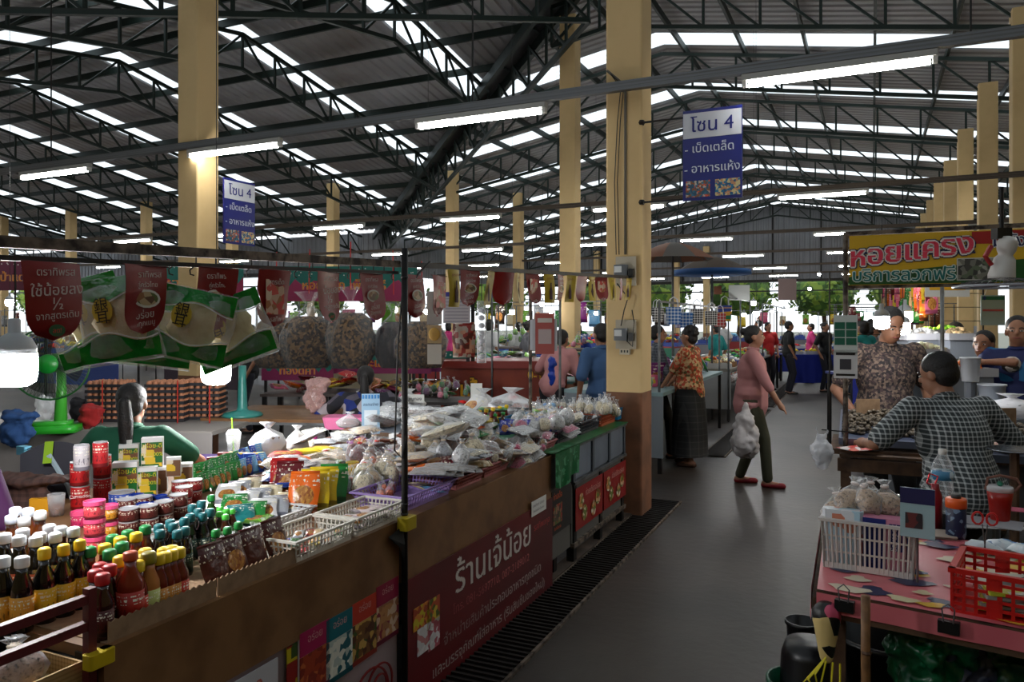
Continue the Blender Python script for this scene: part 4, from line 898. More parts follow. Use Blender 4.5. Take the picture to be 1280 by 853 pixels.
# --- baskets at the front edge
def tray(k, ya, xs, label, rz=0, z=TZ, sc=1):
    return put(k, label, 'basket' if 'basket' in k else 'tray', S(xs, ya, z + .001), DL + pi / 2 + rz, None, {}, sc)
b1 = (UY(366, -1.72) + UY(436, -1.72)) / 2 + .0; b2 = (UY(438, -1.72) + UY(504, -1.72)) / 2
tray('white_basket', b1, -1.8, 'white slotted plastic basket holding bright candy rolls', sc=.95); tray('white_basket', b2, -1.8, 'white slotted plastic basket holding red printed white packs', sc=.95)
for i in range(10): 
    c = list(CN)[i % 8]; put('small_packet%d' % (i % 3), 'slim candy roll lying in the white basket, %s' % c, 'candy', S(-1.74 - .055 * (i % 3), b1 - .08 + .022 * i, TZ + .02 + .012 * (i % 2)), DL + .6, 'candy rolls in the basket', {'packet': CN[c]}, (.5, .9, .8))
for i in range(8): put('small_packet%d' % (i % 3), 'white pack with red print in the second white basket', 'pack', S(-1.75 - .06 * (i % 2), b2 - .1 + .028 * i, TZ + .025 + .01 * (i % 3)), DL + rr(-.4, .4), 'red printed white packs', {'packet': (.88, .8, .8)}, (1, 1, 1.1))
# --- sachets in the long white tray
tray('white_tray', UY(285, -2.2), -2.22, 'long white tray holding upright green and blue sachets', sc=(1.5, 1.2, .8))
for i in range(26):
    c = 'green' if i % 13 < 8 else ('blue' if i % 2 else 'sky'); j = i % 13
    u, v = c4(35 + j * 29, 330 - j * 11 - 60 * (i // 13)); put('small_packet%d' % (i % 3), '%s seasoning sachet standing in the %s row of the white tray' % (c, 'front' if i < 13 else 'back'), 'sachet', G(u, v), DL + pi / 2 + rr(-.5, .5), 'seasoning sachets in the tray', {'packet': CN[c]}, (.8, .9, .9), (rr(1.0, 1.5), 0))
for i, (x, y, c, lb) in enumerate(((75, 235, 'red', 'red sachet box behind the green sachets'), (135, 190, 'maroon', 'long maroon box lying at the back of the sachet tray'), (190, 165, 'maroon', 'maroon box on the purple cloth side'), (245, 190, 'blue', 'bright blue box standing among the sachets'), (330, 190, 'blue', 'blue and white box tilted beside the sachets'))):
    o = thing('packet_box', lb, 'box', G(*c4(x, y)), TH + rr(-.5, .5)); MB().rbox(.11, .03, .06 + .02 * (i > 2), .003).build('body', mat_cells('box_print_%s' % c, [CN[c], CN[c], CN[c], (.85, .85, .85), CN['yellow']], 38, bump=0), o)
# --- flat packets lying in rows between tray and baskets
def lay(k, x, y, crop, col, label, z=0, rz=0, sc=1, tilt=(0, 0), cat='pack', group=None):
    return put(k, label, cat, G(*crop(x, y), 0, TZ + z), rz, group, {'packet': CN[col] if isinstance(col, str) else col, 'grain': CN[col] if isinstance(col, str) else col, 'contents': CN[col] if isinstance(col, str) else col}, sc, tilt)
for i in range(18):
    r_, k = divmod(i, 6); x = 190 + k * 62 + r_ * 35; y = 375 - k * 18 + r_ * 62
    c = ('white', 'green', 'teal', 'brown', 'pale', 'silver')[(i * 5 + r_) % 6]
    lay('food_packet%d' % (i % 3), x, y, c4, c, '%s seasoning packet leaning in the %s row before the baskets' % (c, ('back', 'middle', 'front')[r_]), .0, TH + .25 + rr(-.2, .2), (.85, .7, .7), (.55, 0), group='leaning seasoning packets')
for i, (x, y, c, lb) in enumerate(((600, 420, 'orange', 'orange batter flour packet behind the second basket'), (655, 405, 'yellow', 'yellow batter flour packet with fried chicken picture'), (700, 390, 'yellow', 'yellow flour packet standing third in the row'), (755, 370, 'green', 'green and red flour packet at the end of the row'), (520, 350, 'maroon', 'maroon packet standing left of the orange flour'), (490, 330, 'red', 'red packet standing behind the maroon one'))):
    lay('food_packet%d' % (i % 3), x, y, c4, c, lb, 0, TH + .1, (1.05, 1.0, 1), (1.1, 0))
lay('food_packet1', 340, 480, c4, 'lime', 'bright lime packet lying near the green caps', .01, .3, .8)
# --- heaps of bags further back
def heap(x0, y0, x1, y1, crop, n, kinds, cols, label, z0, dz, group, sc=(.9, 1.15), cat='pack', tl=.35):
    for i in range(n):
        x = rr(x0, x1); y = rr(y0, y1); c = random.choice(cols); k = random.choice(kinds)
        lay(k, x, y, crop, c, label % c, (z0 + dz) * i / n, rr(0, 6), rr(*sc), (rr(-tl, tl), rr(-tl, tl)), cat, group) if True else None
heap(400, 150, 700, 270, c4, 12, ['grain_packet0', 'grain_packet1', 'grain_packet2'], ['cream', 'white', 'pale'], '%s rice or noodle bag in the heap behind the sachets', .0, .06, 'rice and noodle bags')
for i, (x, y, c, lb) in enumerate(((480, 260, 'blue', 'blue striped sugar bag in front of the rice heap'), (600, 235, 'blue', 'second blue striped bag beside the rice heap'), (540, 290, 'blue', 'deep blue packet below the striped bags'), (540, 165, 'orange', 'orange topped noodle bag on the rice heap'), (600, 120, 'yellow', 'long bright yellow pack behind the noodle bags'), (700, 110, 'yellow', 'yellow pack half under the clear bags'), (500, 135, 'red', 'flat red and white card at the back'))):
    lay('food_packet%d' % (i % 3), x, y, c4, c, lb, .05, TH + rr(-.3, .3), (1.5, .9, 1))
heap(640, 130, 800, 230, c4, 8, ['grain_packet0', 'grain_packet1'], ['lime', 'brown', 'red', 'tan'], '%s pulse bag beside the yellow tin', 0, .05, 'pulse bags')
o = put('large_tin', 'yellow pressed block tin standing among the nut bags', 'tin', G(*c4(855, 235)), 0, None, {'body': (.72, .6, .12), 'lid': (.7, .6, .15)}, (.62, .62, .95))
heap(860, 140, 980, 200, c4, 7, ['tied_bag0', 'tied_bag1', 'tied_bag2'], ['brown', 'tan', 'maroon'], '%s nut bag tied in clear film', 0, .05, 'clear nut bags', cat='bag', tl=.2)
heap(900, 210, 1080, 330, c4, 12, ['tied_bag0', 'tied_bag1', 'tied_bag2'], ['tan', 'cream', 'orange', 'pale'], '%s bag of garlic or fried goods near the pole', 0, .05, 'clear garlic bags', (.8, 1), 'bag', .2)
for i in range(7): put('twist_bag%d' % (i % 3), 'narrow clear bag standing upright behind the flour packets', 'bag', G(*c4(770 + 18 * i, 345 - 6 * i)), i, 'narrow upright clear bags', {'contents': (.75, .8, .85) if i % 2 else (.8, .55, .5)}, (.8, .8, 1.15))
heap(940, 330, 1080, 380, c4, 9, ['twist_bag0', 'twist_bag1'], ['red', 'pink', 'orange'], '%s crisp bag in the row by the pole', 0, .02, 'small red crisp bags', (.6, .8), 'bag')
lay('grain_packet0', 1075, 230, c4, 'white', 'large white foam noodle pack by the pole', .04, .4, (1.5, 1.3, 1.2))
heap(610, 20, 910, 120, c4, 10, ['grain_packet0', 'grain_packet1', 'grain_packet2'], ['white', 'silver', 'pale'], '%s cellophane pack at the back of the counter', .02, .06, 'cellophane packs')
heap(880, 40, 1050, 110, c4, 6, ['food_packet0', 'food_packet1'], ['purple', 'brown', 'maroon'], '%s snack pack behind the nut bags', .05, .05, 'purple snack packs')
put('carrier_bag0', 'white plastic carrier bag standing full on the back of the counter', 'bag', G(*c4(405, 130)), 0, None, {'contents': (.5, .38, .3)}, (1.15, 1.1, .85)); put('sack1', 'clear bag of brown grain beside the white carrier bag', 'bag', G(*c4(560, 105)), 0, None, {'contents': (.6, .45, .32)}, (.62, .6, .55))
o = thing('plastic_cup', 'small magenta plastic cup behind the cellophane packs', 'cup', G(*c4(645, 65))); MB().lathe([(.025, 0), (.032, .07), (.029, .07), (.022, .004), (.001, .004)], 14).build('cup', plain((.75, .1, .55), .3), o, True)
o = thing('drink_cup', 'clear iced drink cup with a lime straw behind the sachets', 'cup', G(*c4(222, 118))); MB().lathe([(.032, 0), (.045, .12), (.043, .12), (.03, .004)], 14).build('cup', m_film, o, True); MB().lathe([(.047, .12), (.046, .128), (.03, .15), (.001, .152)], 14).build('lid', m_milky, o, True); MB().tube([(0, 0, .02), (-.015, 0, .22)], .004, 6).build('straw', plain((.5, .75, .15)), o)
o = thing('purple_cloth', 'dark purple cloth on the stool behind the sachets', 'cloth', G(*c4(120, 190), 0, TZ - .12), TH); MB().rbox(.5, .3, .06, .08, 0).build('cloth', mat('purple_fabric', (.2, .13, .3), .9), o); MB().box(0, 0, -.3, .4, .25, .6).build('stool', plain((.15, .1, .25)), o)
# ---- far half of the counter
for i, (k, u0, u1, lb, xs) in enumerate((('purple_tray', 505, 568, 'lilac slotted tray nearest the pole on the far counter half', -1.87), ('pink_tray', 570, 607, 'pink slotted tray beside the lilac tray', -1.87), ('pink_tray', 608, 640, 'second pink slotted tray from the pole', -1.88), ('pink_tray', 642, 672, 'third pink slotted tray from the pole', -1.88), ('pink_tray', 674, 697, 'last pink slotted tray before the dark crates', -1.88))):
    ya, yb = UY(u0, -1.74), UY(u1, -1.74); tray(k, (ya + yb) / 2, xs, lb, sc=((yb - ya) / .44, .85, .95))
for i, (k, u0, u1, lb) in enumerate((('grey_crate', 702, 729, 'dark grey crate at the front edge over the green cloth'), ('grey_crate', 731, 755, 'second dark grey crate beside the orange crate'), ('orange_crate', 757, 775, 'orange crate between the grey and blue crates'), ('blue_crate', 777, 798, 'blue crate at the far end of the counter by the column'))):
    ya, yb = UY(u0, -1.74), UY(u1, -1.74); tray(k, (ya + yb) / 2, -1.9, lb, sc=((yb - ya) / .38, .95, 1.0), z=TZ + .01)
for i, (u, v, lb) in enumerate(((662, 540, 'blue tray under the blue printed packs'), (660, 532, 'deep blue tray behind the pink packs'), (700, 522, 'sky blue tray in the middle of the far counter'), (740, 512, 'blue tray between the knotted bags'), (528, 590, 'teal tray under the noodle packs by the pole'))):
    tray('blue_crate', 0, 0, lb); o = THINGS[-1]; o.location = G(u, v, 0, TZ + .002); o.scale = (1, 1.2, .75)
heap(650, 790, 800, 830, c7, 7, ['small_packet0', 'small_packet1'], ['white', 'pale', 'sky'], '%s small pack in the lilac tray', .02, .03, 'packs in the lilac tray')
for i in range(10):
    b_, k = divmod(i, 5); lay('food_packet%d' % (i % 3), 690 + 70 * b_ + rr(-12, 12), 715 - 20 * b_, c7, 'orange' if b_ == 0 else 'orange', 'orange dried shrimp pack in the %s pile of the pink tray' % ('left' if b_ == 0 else 'right'), .03 + .022 * k, TH + rr(-.15, .15), (1.2, .75, .7), group='orange packs')
for i in range(12):
    b_, k = divmod(i, 6); lay('grain_packet%d' % (i % 3), 850 + 110 * b_, 730 - 22 * b_, c7, (.42, .3, .22), 'flat pack of brown dried fish in the %s stack' % ('left' if b_ == 0 else 'right'), .03 + .02 * k, TH + rr(-.1, .1), (1.25, .8, .55), group='dried fish packs')
heap(600, 560, 1130, 690, c7, 52, ['tied_bag1', 'grain_packet0', 'tied_bag2', 'grain_packet1', 'food_packet2'], ['tan', 'brown', 'cream', 'orange', 'silver', 'white', 'maroon'], '%s dried goods bag in the middle heap', .02, .12, 'dried goods bags', (.8, 1.05), 'bag', .25)
heap(600, 480, 800, 570, c7, 14, ['food_packet0', 'food_packet1', 'small_packet2'], ['red', 'maroon', 'purple', 'silver'], '%s printed snack packet beyond the pole', .03, .08, 'snack packets beyond the pole')
heap(610, 350, 1000, 500, c7, 40, ['grain_packet0', 'grain_packet1', 'grain_packet2'], ['white', 'cream', 'silver', 'white'], '%s noodle bag in the tall pile at the back', .0, .24, 'noodle bags at the back', (1.1, 1.5))
heap(440, 290, 570, 450, c7, 10, ['grain_packet0', 'grain_packet2'], ['white', 'silver', 'pale'], '%s clear noodle bag beside the payment card', .0, .14, 'clear noodle bags', (1, 1.3))
heap(300, 470, 600, 600, c7, 10, ['grain_packet0', 'food_packet1'], ['purple', 'lime', 'brown', 'tan'], '%s snack bag in front of the payment card', .04, .06, 'snack bags before the card')
for i, (u, v, c, k, lb, s) in enumerate(((462, 487, 'maroon', 'sack0', 'pink basin bag of dried red beans', .55), (600, 478, 'green', 'carton', 'green topped carton lying by the noodle pile', .9), (493, 540, 'green', 'small_carton', 'small green and red carton beside the card', 1))): put(k, lb, 'bag' if 'sack' in k else 'carton', G(u, v + 22), rr(0, 6), None, {'contents': (.35, .1, .1)}, s)
o = thing('pink_basin', 'rectangular pink plastic basin at the back of the counter', 'basin', G(*c7(270, 450)), TH); MB().rbox(.34, .2, .09, .03, 0, taper=1.12).build('body', plain((.85, .45, .62), .35), o)
put('twist_bag0', 'dark red dried chilli bag heaped in the pink basin', 'bag', G(*c7(270, 450), 0, TZ + .09), 0, None, {'contents': (.3, .1, .1)}, (3.2, 2.2, 1))
# payment card
o = thing('payment_card', 'pale blue payment card on a stand with a shop front heading', 'card', G(*c7(395, 540)), TH + .15); o.location.z = TZ + .06
MB().box(0, 0, .135, .12, .004, .27).build('card', plain((.55, .68, .78)), o); MB().box(0, 0, -.03, .06, .05, .06).build('stand', plain((.8, .8, .8)), o)
t = MB()
for k in range(6): t.box(-.05 + k * .02, -.003, .25, .01, .002, .025)
t.build('awning_stripe', plain((.1, .45, .72)), o); MB().box(0, -.003, .11, .085, .001, .1).build('blank_panel', plain((.78, .82, .85)), o); t = MB(); letters(t, 'สแกนจ่าย', 0, .19, .026, 0, .002); t.build('lettering', plain((.1, .25, .4)), o)
o = thing('white_price_card', 'white handwritten card box standing behind the noodle pile', 'card', G(*c7(655, 300), 0, TZ + .1), TH); MB().rbox(.17, .02, .07, .002).build('body', m_white, o); t = MB(); letters(t, 'บุญทอง', 0, .02, .04, 0, .002); t.build('lettering', plain((.2, .2, .22)), o, loc=(0, -.012, 0))
# leaning bottles row, twist bags, jars
for i in range(5): put('chilli_bottle', 'yellow capped chilli bottle leaning in the small rack', 'bottle', G(*c8(65 + i * 38, 480 - i * 9)), 0, 'leaning chilli bottles', {'label': (.85, .7, .1)}, .9, (.0, .25))
for i in range(3): put('small_oil_bottle', 'small green capped bottle before the leaning bottles', 'bottle', G(*c8(130 + i * 45, 490 - i * 10)), 0, 'green capped bottles by the rack', {'cap': (.1, .6, .2)}, 1.1)
for i, (x, y) in enumerate(((345, 500), (385, 490), (425, 480), (455, 500), (490, 490), (230, 505), (260, 500))): lay('small_packet%d' % (i % 3), x, y, c8, (.1, .18, .6), 'blue and white printed pack on the pink packs', .09, TH, (1, 1.1, 1), (.7, 0), group='blue printed packs')
heap(110, 570, 540, 680, c8, 44, ['twist_bag0', 'grain_packet1', 'small_packet2', 'grain_packet2', 'twist_bag2'], ['white', 'white', 'cream', 'pink', 'tan', 'silver'], '%s small bag in the pink trays', .02, .05, 'small bags in the pink trays', (.65, .95), 'bag', .7)
heap(250, 420, 680, 530, c8, 44, ['grain_packet0', 'twist_bag1', 'tied_bag1'], ['pink', 'white', 'cream', 'white'], '%s soft pack in the middle of the far counter', .05, .1, 'soft packs of the far counter', (.8, 1.0), 'pack', .5)
heap(430, 350, 640, 430, c8, 28, ['twist_bag0', 'twist_bag1', 'twist_bag2'], ['white', 'sky', 'cream'], '%s knotted bag beside the blue tray', .03, .07, 'knotted bags by the blue tray', (1, 1.2), 'bag', .15)
heap(650, 330, 915, 400, c8, 50, ['twist_bag0', 'twist_bag1', 'twist_bag2'], ['cream', 'pale', 'white'], '%s knotted vermicelli bag at the counter end', .05, .08, 'knotted bags at the counter end', (1.05, 1.3), 'bag', .12)
heap(540, 410, 760, 450, c8, 22, ['twist_bag0', 'twist_bag2'], ['silver', 'dark', 'white', 'brown'], '%s spice bag in the grey crates', .06, .04, 'spice bags in the grey crates', (.7, .9), 'bag', .3)
put('sack0', 'big cloudy white bag heaped behind the green pack', 'bag', G(*c8(320, 400)), 0, None, {'contents': (.9, .9, .92)}, (1.9, 1.3, .85)); put('sack1', 'pale brown bag beside the big cloudy white bag', 'bag', G(*c8(170, 390)), 0, None, {'contents': (.78, .68, .6)}, (1.2, 1, .8)); put('sack2', 'bag of purple onions behind the pale brown bag', 'bag', G(*c8(150, 290)), 0, None, {'contents': (.42, .28, .32)}, (1.2, 1, .7))
lay('food_packet0', 160, 380, c8, 'green', 'green noodle packet in front of the pale brown bag', .1, TH, (1.9, .9, 1.2)); lay('food_packet1', 420, 390, c8, 'lime', 'lime and yellow packet lying on the white bags', .12, TH + .3, (1.0, .8, 1)); lay('food_packet2', 50, 350, c8, 'white', 'white and green packet tilted on the noodle pile', .18, TH - .5, (1, 1.3, 1), (.5, .2))
for x, y, s, z in ((318, 250, .75, .1), (370, 250, .75, .1), (395, 248, .7, .1), (345, 246, .7, .1), (513, 278, 1.15, .05), (565, 275, .85, .05), (570, 330, .7, .05), (628, 330, .7, .05)):
    put('glass_jar', 'clear jar of dark sweets with a red lid', 'jar', G(*c8(x, y + 60), 0, TZ + .02), 0, 'red lidded jars', {'body': (.22, .17, .17)}, s)
row('water_bottle_small', [(440, 240), (465, 225), (455, 255), (480, 300), (535, 310), (580, 312), (610, 318), (440, 290)], c8, .14, 'small clear bottle with light blue cap among the bags', 'bottle', 'light blue capped bottles')
o = thing('ledger_card', 'blank white card standing in front of the orange counter', 'card', G(622, 497, 0, TZ + .12), TH); MB().box(0, 0, .09, .1, .004, .14).build('card', m_white, o); MB().tube([(0, .004, 0), (0, .004, .1)], .004, 5).build('stick', m_white, o)
lay('grain_packet2', 650, 250, c8, (.3, .16, .12), 'pack of dark dried meat beyond the red lidded jar', .1, 0, 1.6); lay('grain_packet1', 720, 265, c8, (.5, .22, .12), 'pack of rusty dried meat by the column', .08, 0, 1.6)

for i in range(22):        # coloured packets showing on top of the pale heaps
    c = ('orange', 'blue', 'yellow', 'red', 'green', 'brown', 'maroon', 'sky')[i % 8]; x = 640 + (i % 11) * 42 + rr(-12, 12); y = 520 - (i % 11) * 9 + 60 * (i // 11) + rr(-10, 10)
    lay(('small_packet%d' if i % 2 else 'food_packet%d') % (i % 3), x, y, c7, c, '%s packet lying on top of the pale noodle bags' % c, .17 - .06 * (i // 11), rr(0, 6), rr(.8, 1.05), (rr(-.3, .4), rr(-.3, .3)), group='coloured packets on the noodle heap')
# ================================================================ PEOPLE
def remesh(o, vox, sm=4, fac=.5):
    r = o.modifiers.new('remesh', 'REMESH'); r.mode = 'VOXEL'; r.voxel_size = vox; r.use_smooth_shade = True
    s = o.modifiers.new('smooth', 'SMOOTH'); s.factor = fac; s.iterations = sm
def ik(a, b, la, lb, pole):
    a, b = Vector(a), Vector(b); d = b - a; L = min(d.length, (la + lb) * .998); d.normalize()
    x = (la * la - lb * lb + L * L) / (2 * L); h = sqrt(max(la * la - x * x, 0)); p = Vector(pole) - d * Vector(pole).dot(d); p.normalize()
    return a + d * x + p * h, a + d * L
def person(label, loc, face, H=1.6, hl=None, hr=None, fl=None, fr=None, lean=0, pitch=0, yaw=0, roll=0, zp=0, shirt=None, sleeve=.55, bottom='trousers', bcol=(.12, .12, .15), hair='short', fine=.011, stout=1.0, shoe=(.08, .07, .07), apron=None, cap=None, hem=0, girth=1.0, beardless=True, skin=None, kneef=None):
    """one continuous body in a pose; clothing, hair and facial features are its parts.
    local axes: x = the person's right, y = forward, z = up; hl/hr = hand targets, fl/fr = foot targets, zp = pelvis shift"""
    k = H / 1.7
    o = thing('person', label, 'person', loc, face); skin = skin or m_skin
    V3 = lambda x, y, z: Vector((x * k, y * k, z * k))
    pel = V3(0, 0, .93) + Vector((0, 0, zp))
    ry = Matrix.Rotation(-lean, 3, 'X')                   # lean forward
    up = lambda x, y, z: pel + ry @ V3(x, y, z)
    waist, chest, neck = up(0, .01, .16), up(0, .0, .36), up(0, -.005, .51)
    sh = [up(-.17 * stout, 0, .45), up(.17 * stout, 0, .45)]
    hd_r = Matrix.Rotation(yaw, 3, 'Z') @ Matrix.Rotation(roll, 3, 'Y') @ Matrix.Rotation(-pitch, 3, 'X')
    hb = neck + ry @ V3(0, .012, .03); hc = hb + hd_r @ V3(0, .012, .095)
    hp = lambda x, y, z: hc + hd_r @ V3(x, y, z)
    b = MB()
    g = stout * girth
    b.ell(pel, (.155 * k * g, .105 * k * g, .12 * k), 14, 8); b.cap(pel, waist, .11 * k * g, .105 * k * g); b.ell(up(0, .0, .3), (.15 * k * stout, .105 * k * g, .19 * k), 14, 8, R=ry)
    b.cap(up(-.12 * stout, 0, .43), up(.12 * stout, 0, .43), .062 * k, .062 * k); b.cap(up(0, 0, .44), hb + Vector((0, 0, .01)), .062 * k, .05 * k)
    b.ell(hp(0, -.012, .03), (.074 * k, .092 * k, .088 * k), 16, 10, R=hd_r); b.ell(hp(0, .018, -.035), (.057 * k, .068 * k, .078 * k), 14, 10, R=hd_r)
    b.cap(hp(0, .078, .02), hp(0, .098, -.012), .009 * k, .014 * k, 8); b.cap(hp(-.02, .075, -.045), hp(.02, .075, -.045), .012 * k, .012 * k, 8)
    for s_ in (-1, 1): b.ell(hp(s_ * .075, -.01, -.005), (.012 * k, .02 * k, .032 * k), 8, 6, R=hd_r)
    legs = []; arms = []
    for i, s_ in enumerate((-1, 1)):
        hip = pel + V3(s_ * .09, 0, -.03); ft = (fl, fr)[i]; ft = Vector(ft) if ft else Vector((s_ * .1 * k, 0, .07 * k))
        kn, an = ik(hip, ft, .43 * k, .42 * k, kneef or (0, 1, 0)); legs.append((hip, kn, an))
        b.cap(hip, kn, .082 * k * g, .052 * k); b.cap(kn, an, .05 * k, .034 * k); b.cap(an + V3(0, -.03, -.035), an + V3(s_ * .015, .14, -.045), .035 * k, .026 * k)
        tg = (hl, hr)[i]; tg = Vector(tg) if tg else Vector((s_ * .24 * k, .05, pel.z - .02))
        el, wr = ik(sh[i], tg, .28 * k, .25 * k, (s_ * .7, -.9, -.25)); arms.append((sh[i], el, wr))
        b.cap(sh[i], el, .05 * k * stout ** .5, .037 * k); b.cap(el, wr, .037 * k, .025 * k)
        d = (wr - el).normalized(); sd = d.cross(Vector((0, 0, 1))); sd = sd.normalized() if sd.length > .1 else Vector((1, 0, 0)); nn = sd.cross(d)
        b.cap(wr, wr + d * .075 * k, .026 * k, .034 * k, 8)
        for q_, (off, ln) in enumerate(((-.03, .065), (-.01, .078), (.01, .074), (.03, .058))):
            p0 = wr + d * .085 * k + sd * off * k; p1 = p0 + (d + nn * -.35 * -1).normalized() * ln * .5 * k; p2 = p1 + (d * .7 - nn * .7 * (1 if d.z > -.5 else .3)).normalized() * ln * .5 * k
            b.cap(p0, p1, .0095 * k, .009 * k, 6, 2); b.cap(p1, p2, .009 * k, .008 * k, 6, 2)
        b.cap(wr + d * .03 * k - sd * s_ * .02 * k, wr + d * .075 * k - sd * s_ * .058 * k, .012 * k, .01 * k, 6, 2)
    body = b.build('body', skin, o, True); remesh(body, fine)
    # clothing
    if shirt:
        c = MB(); e = .014
        c.ell(up(0, .0, .29), (.15 * k * stout + e + .01, .108 * k * g + e + .006, .2 * k), 14, 8, R=ry); c.cap(pel + V3(0, 0, .02 - hem), waist, .14 * k * g + e, .122 * k * g + e); c.ell(pel + V3(0, 0, .04), (.165 * k * g + e, .12 * k * g + e, .12 * k), 14, 6); c.ell(pel + V3(0, 0, .03 - hem), (.16 * k * g + e, .112 * k * g + e, .1 * k), 14, 6)
        c.cap(up(-.125 * stout, 0, .43), up(.125 * stout, 0, .43), .066 * k + e, .066 * k + e); c.cap(up(0, 0, .44), up(0, .0, .5), .07 * k, .062 * k)
        for s0, el, wr in arms:
            if sleeve <= 1: c.cap(s0, s0.lerp(el, sleeve), .055 * k * stout ** .5 + e, .05 * k + e)
            else: c.cap(s0, el, .055 * k + e, .045 * k + e); c.cap(el, el.lerp(wr, sleeve - 1), .042 * k + e, .034 * k + e)
        q_ = c.build('shirt', shirt, o, True); remesh(q_, .012, 5)
        if hair != 'none' and beardless: MB().lathe([(.064 * k, 0), (.07 * k, .012), (.06 * k, .028), (.055 * k, .02)], 16, M=Matrix.Translation(up(0, 0, .495)) @ ry.to_4x4()).build('collar', shirt, o, True)
    bm_ = plain(bcol, .85) if isinstance(bcol, tuple) else bcol
    if bottom == 'trousers':
        c = MB(); c.ell(pel + V3(0, 0, -.02), (.157 * k * g + .004, .107 * k * g + .006, .11 * k), 14, 8)
        for hip, kn, an in legs: c.cap(hip, kn, .088 * k * g, .066 * k); c.cap(kn, an + V3(0, 0, .015), .064 * k, .055 * k)
        remesh(c.build('trousers', bm_, o, True), .013, 4)
    elif bottom == 'shorts':
        c = MB(); c.ell(pel + V3(0, 0, -.02), (.157 * k * g + .004, .107 * k * g + .006, .11 * k), 14, 8)
        for hip, kn, an in legs: c.cap(hip, kn, .09 * k * g, .085 * k)
        remesh(c.build('shorts', bm_, o, True), .013, 4)
    elif bottom == 'skirt':
        n = 28; mb = MB(); zs = [(0.06, .155, .115), (-.08, .18, .14), (-.3, .19, .16), (-.55, .2, .17), (-.8, .205, .175)]
        vs = []; 
        for z, rx, ry_ in zs: vs += [((pel.x + cos(2 * pi * q / n) * rx * k * g * (1 + .03 * sin(q * 1.7) * (-z))), pel.y + sin(2 * pi * q / n) * ry_ * k * g * (1 + .04 * sin(q * 2.1) * (-z)), pel.z + z * k) for q in range(n)]
        mb.add(vs, [(i * n + q, i * n + (q + 1) % n, (i + 1) * n + (q + 1) % n, (i + 1) * n + q) for i in range(len(zs) - 1) for q in range(n)] + [tuple(range(n)), tuple((len(zs) - 1) * n + q for q in range(n))[::-1]])
        mb.build('skirt', bm_, o, True)
    if shoe:
        for i, (hip, kn, an) in enumerate(legs):
            c = MB(); c.cap(an + V3(0, -.035, -.05), an + V3((-.015, .015)[i], .15, -.052), .034 * k, .034 * k); q_ = c.build('shoe', plain(shoe, .6), o, True); q_.scale = (1, 1, 1); remesh(q_, .01, 2)
    if apron:
        c = MB().grid(lambda a, b_: tuple(up((a * 2 - 1) * .13 * stout * (1 - .45 * max(0, b_ - .6) / .4), .125 * g + .03 * (1 - (a * 2 - 1) ** 2), -.3 + .72 * b_)), 8, 10); c.build('apron', apron, o, True)
        for s_ in (-1, 1): MB().tube([up(s_ * .07, .13, .42), up(s_ * .09, .05, .51), up(s_ * .07, -.06, .5)], .008, 5).build('strap', apron, o)
    # face
    for s_ in (-1, 1):
        MB().ell(hp(s_ * .031, .073, .008), (.013 * k, .007 * k, .0065 * k), 10, 6, R=hd_r).build('eye', plain((.8, .76, .72), .3), o, True); MB().ell(hp(s_ * .031, .079, .008), (.0055 * k, .003 * k, .0058 * k), 8, 6, R=hd_r).build('iris', m_black, o, True)
        MB().tube([hp(s_ * .014, .081, .027), hp(s_ * .03, .082, .032), hp(s_ * .048, .071, .027)], .0035 * k, 5).build('eyebrow', m_hair, o)
    MB().tube([hp(-.022, .081, -.046), hp(0, .089, -.047), hp(.022, .081, -.046)], .0048 * k, 6).build('lips', plain((.5, .24, .22), .5), o, True)
    # hair
    h = MB()
    if hair != 'none':
        h.ell(hp(0, -.025, .045), (.083 * k, .093 * k, .085 * k), 18, 10, R=hd_r)
        if hair in ('short', 'bun', 'long', 'pony', 'bob'): h.ell(hp(0, -.05, .0), (.076 * k, .066 * k, .075 * k), 14, 8, R=hd_r)
        if hair == 'bob': h.ell(hp(0, -.045, -.03), (.088 * k, .07 * k, .085 * k), 14, 8, R=hd_r)
        if hair == 'curly':
            rnd = random.Random(3)
            for _ in range(26):
                a, e_ = rnd.uniform(0, 2 * pi), rnd.uniform(-.1, 1.5); h.ell(hp(.08 * cos(a) * cos(e_), -.035 + .085 * sin(a) * cos(e_), .04 + .085 * sin(e_)), (.03 * k,) * 3, 8, 6)
            h.ell(hp(0, -.055, -.01), (.078 * k, .065 * k, .085 * k), 14, 8, R=hd_r)
        if hair == 'bun': h.ell(hp(0, -.12, .06), (.04 * k, .035 * k, .04 * k), 12, 8, R=hd_r)
        ho = h.build('hair', m_hair, o, True); remesh(ho, .009, 3)
        if hair in ('pony', 'long'):
            c = MB(); base = hp(0, -.095, .03); L = .42 if hair == 'pony' else .34; P_ = [base, base + Vector((0, -.03, -.01)) * k, base + Vector((.005, -.03, -.12)) * k, base + Vector((.01, -.03, -.26)) * k, base + Vector((.015, -.03, -L)) * k]
            R_ = [.022, .036, .043, .034, .008]
            for a, e_, r0, r1 in zip(P_, P_[1:], R_, R_[1:]): c.cap(a, e_, r0 * k, r1 * k)
            remesh(c.build('ponytail', m_hair, o, True), .009, 3); MB().lathe([(.024 * k, -.008), (.03 * k, 0), (.024 * k, .008)], 10, M=Matrix.Translation(base) @ Matrix.Rotation(pi / 2, 4, 'X')).build('hair_band', plain((.3, .25, .35)), o, True)
    if cap: 
        MB().lathe([(.09 * k, 0), (.088 * k, .03), (.07 * k, .065), (.03 * k, .085), (.001, .09)], 18, M=Matrix.Translation(hp(0, -.02, .045)) @ hd_r.to_4x4()).build('cap_crown', plain(cap, .8), o, True)
        MB().ell(hp(0, .1, .05), (.065 * k, .06 * k, .006), 14, 4, R=hd_r).build('cap_peak', plain(cap, .8), o, True)
    return o
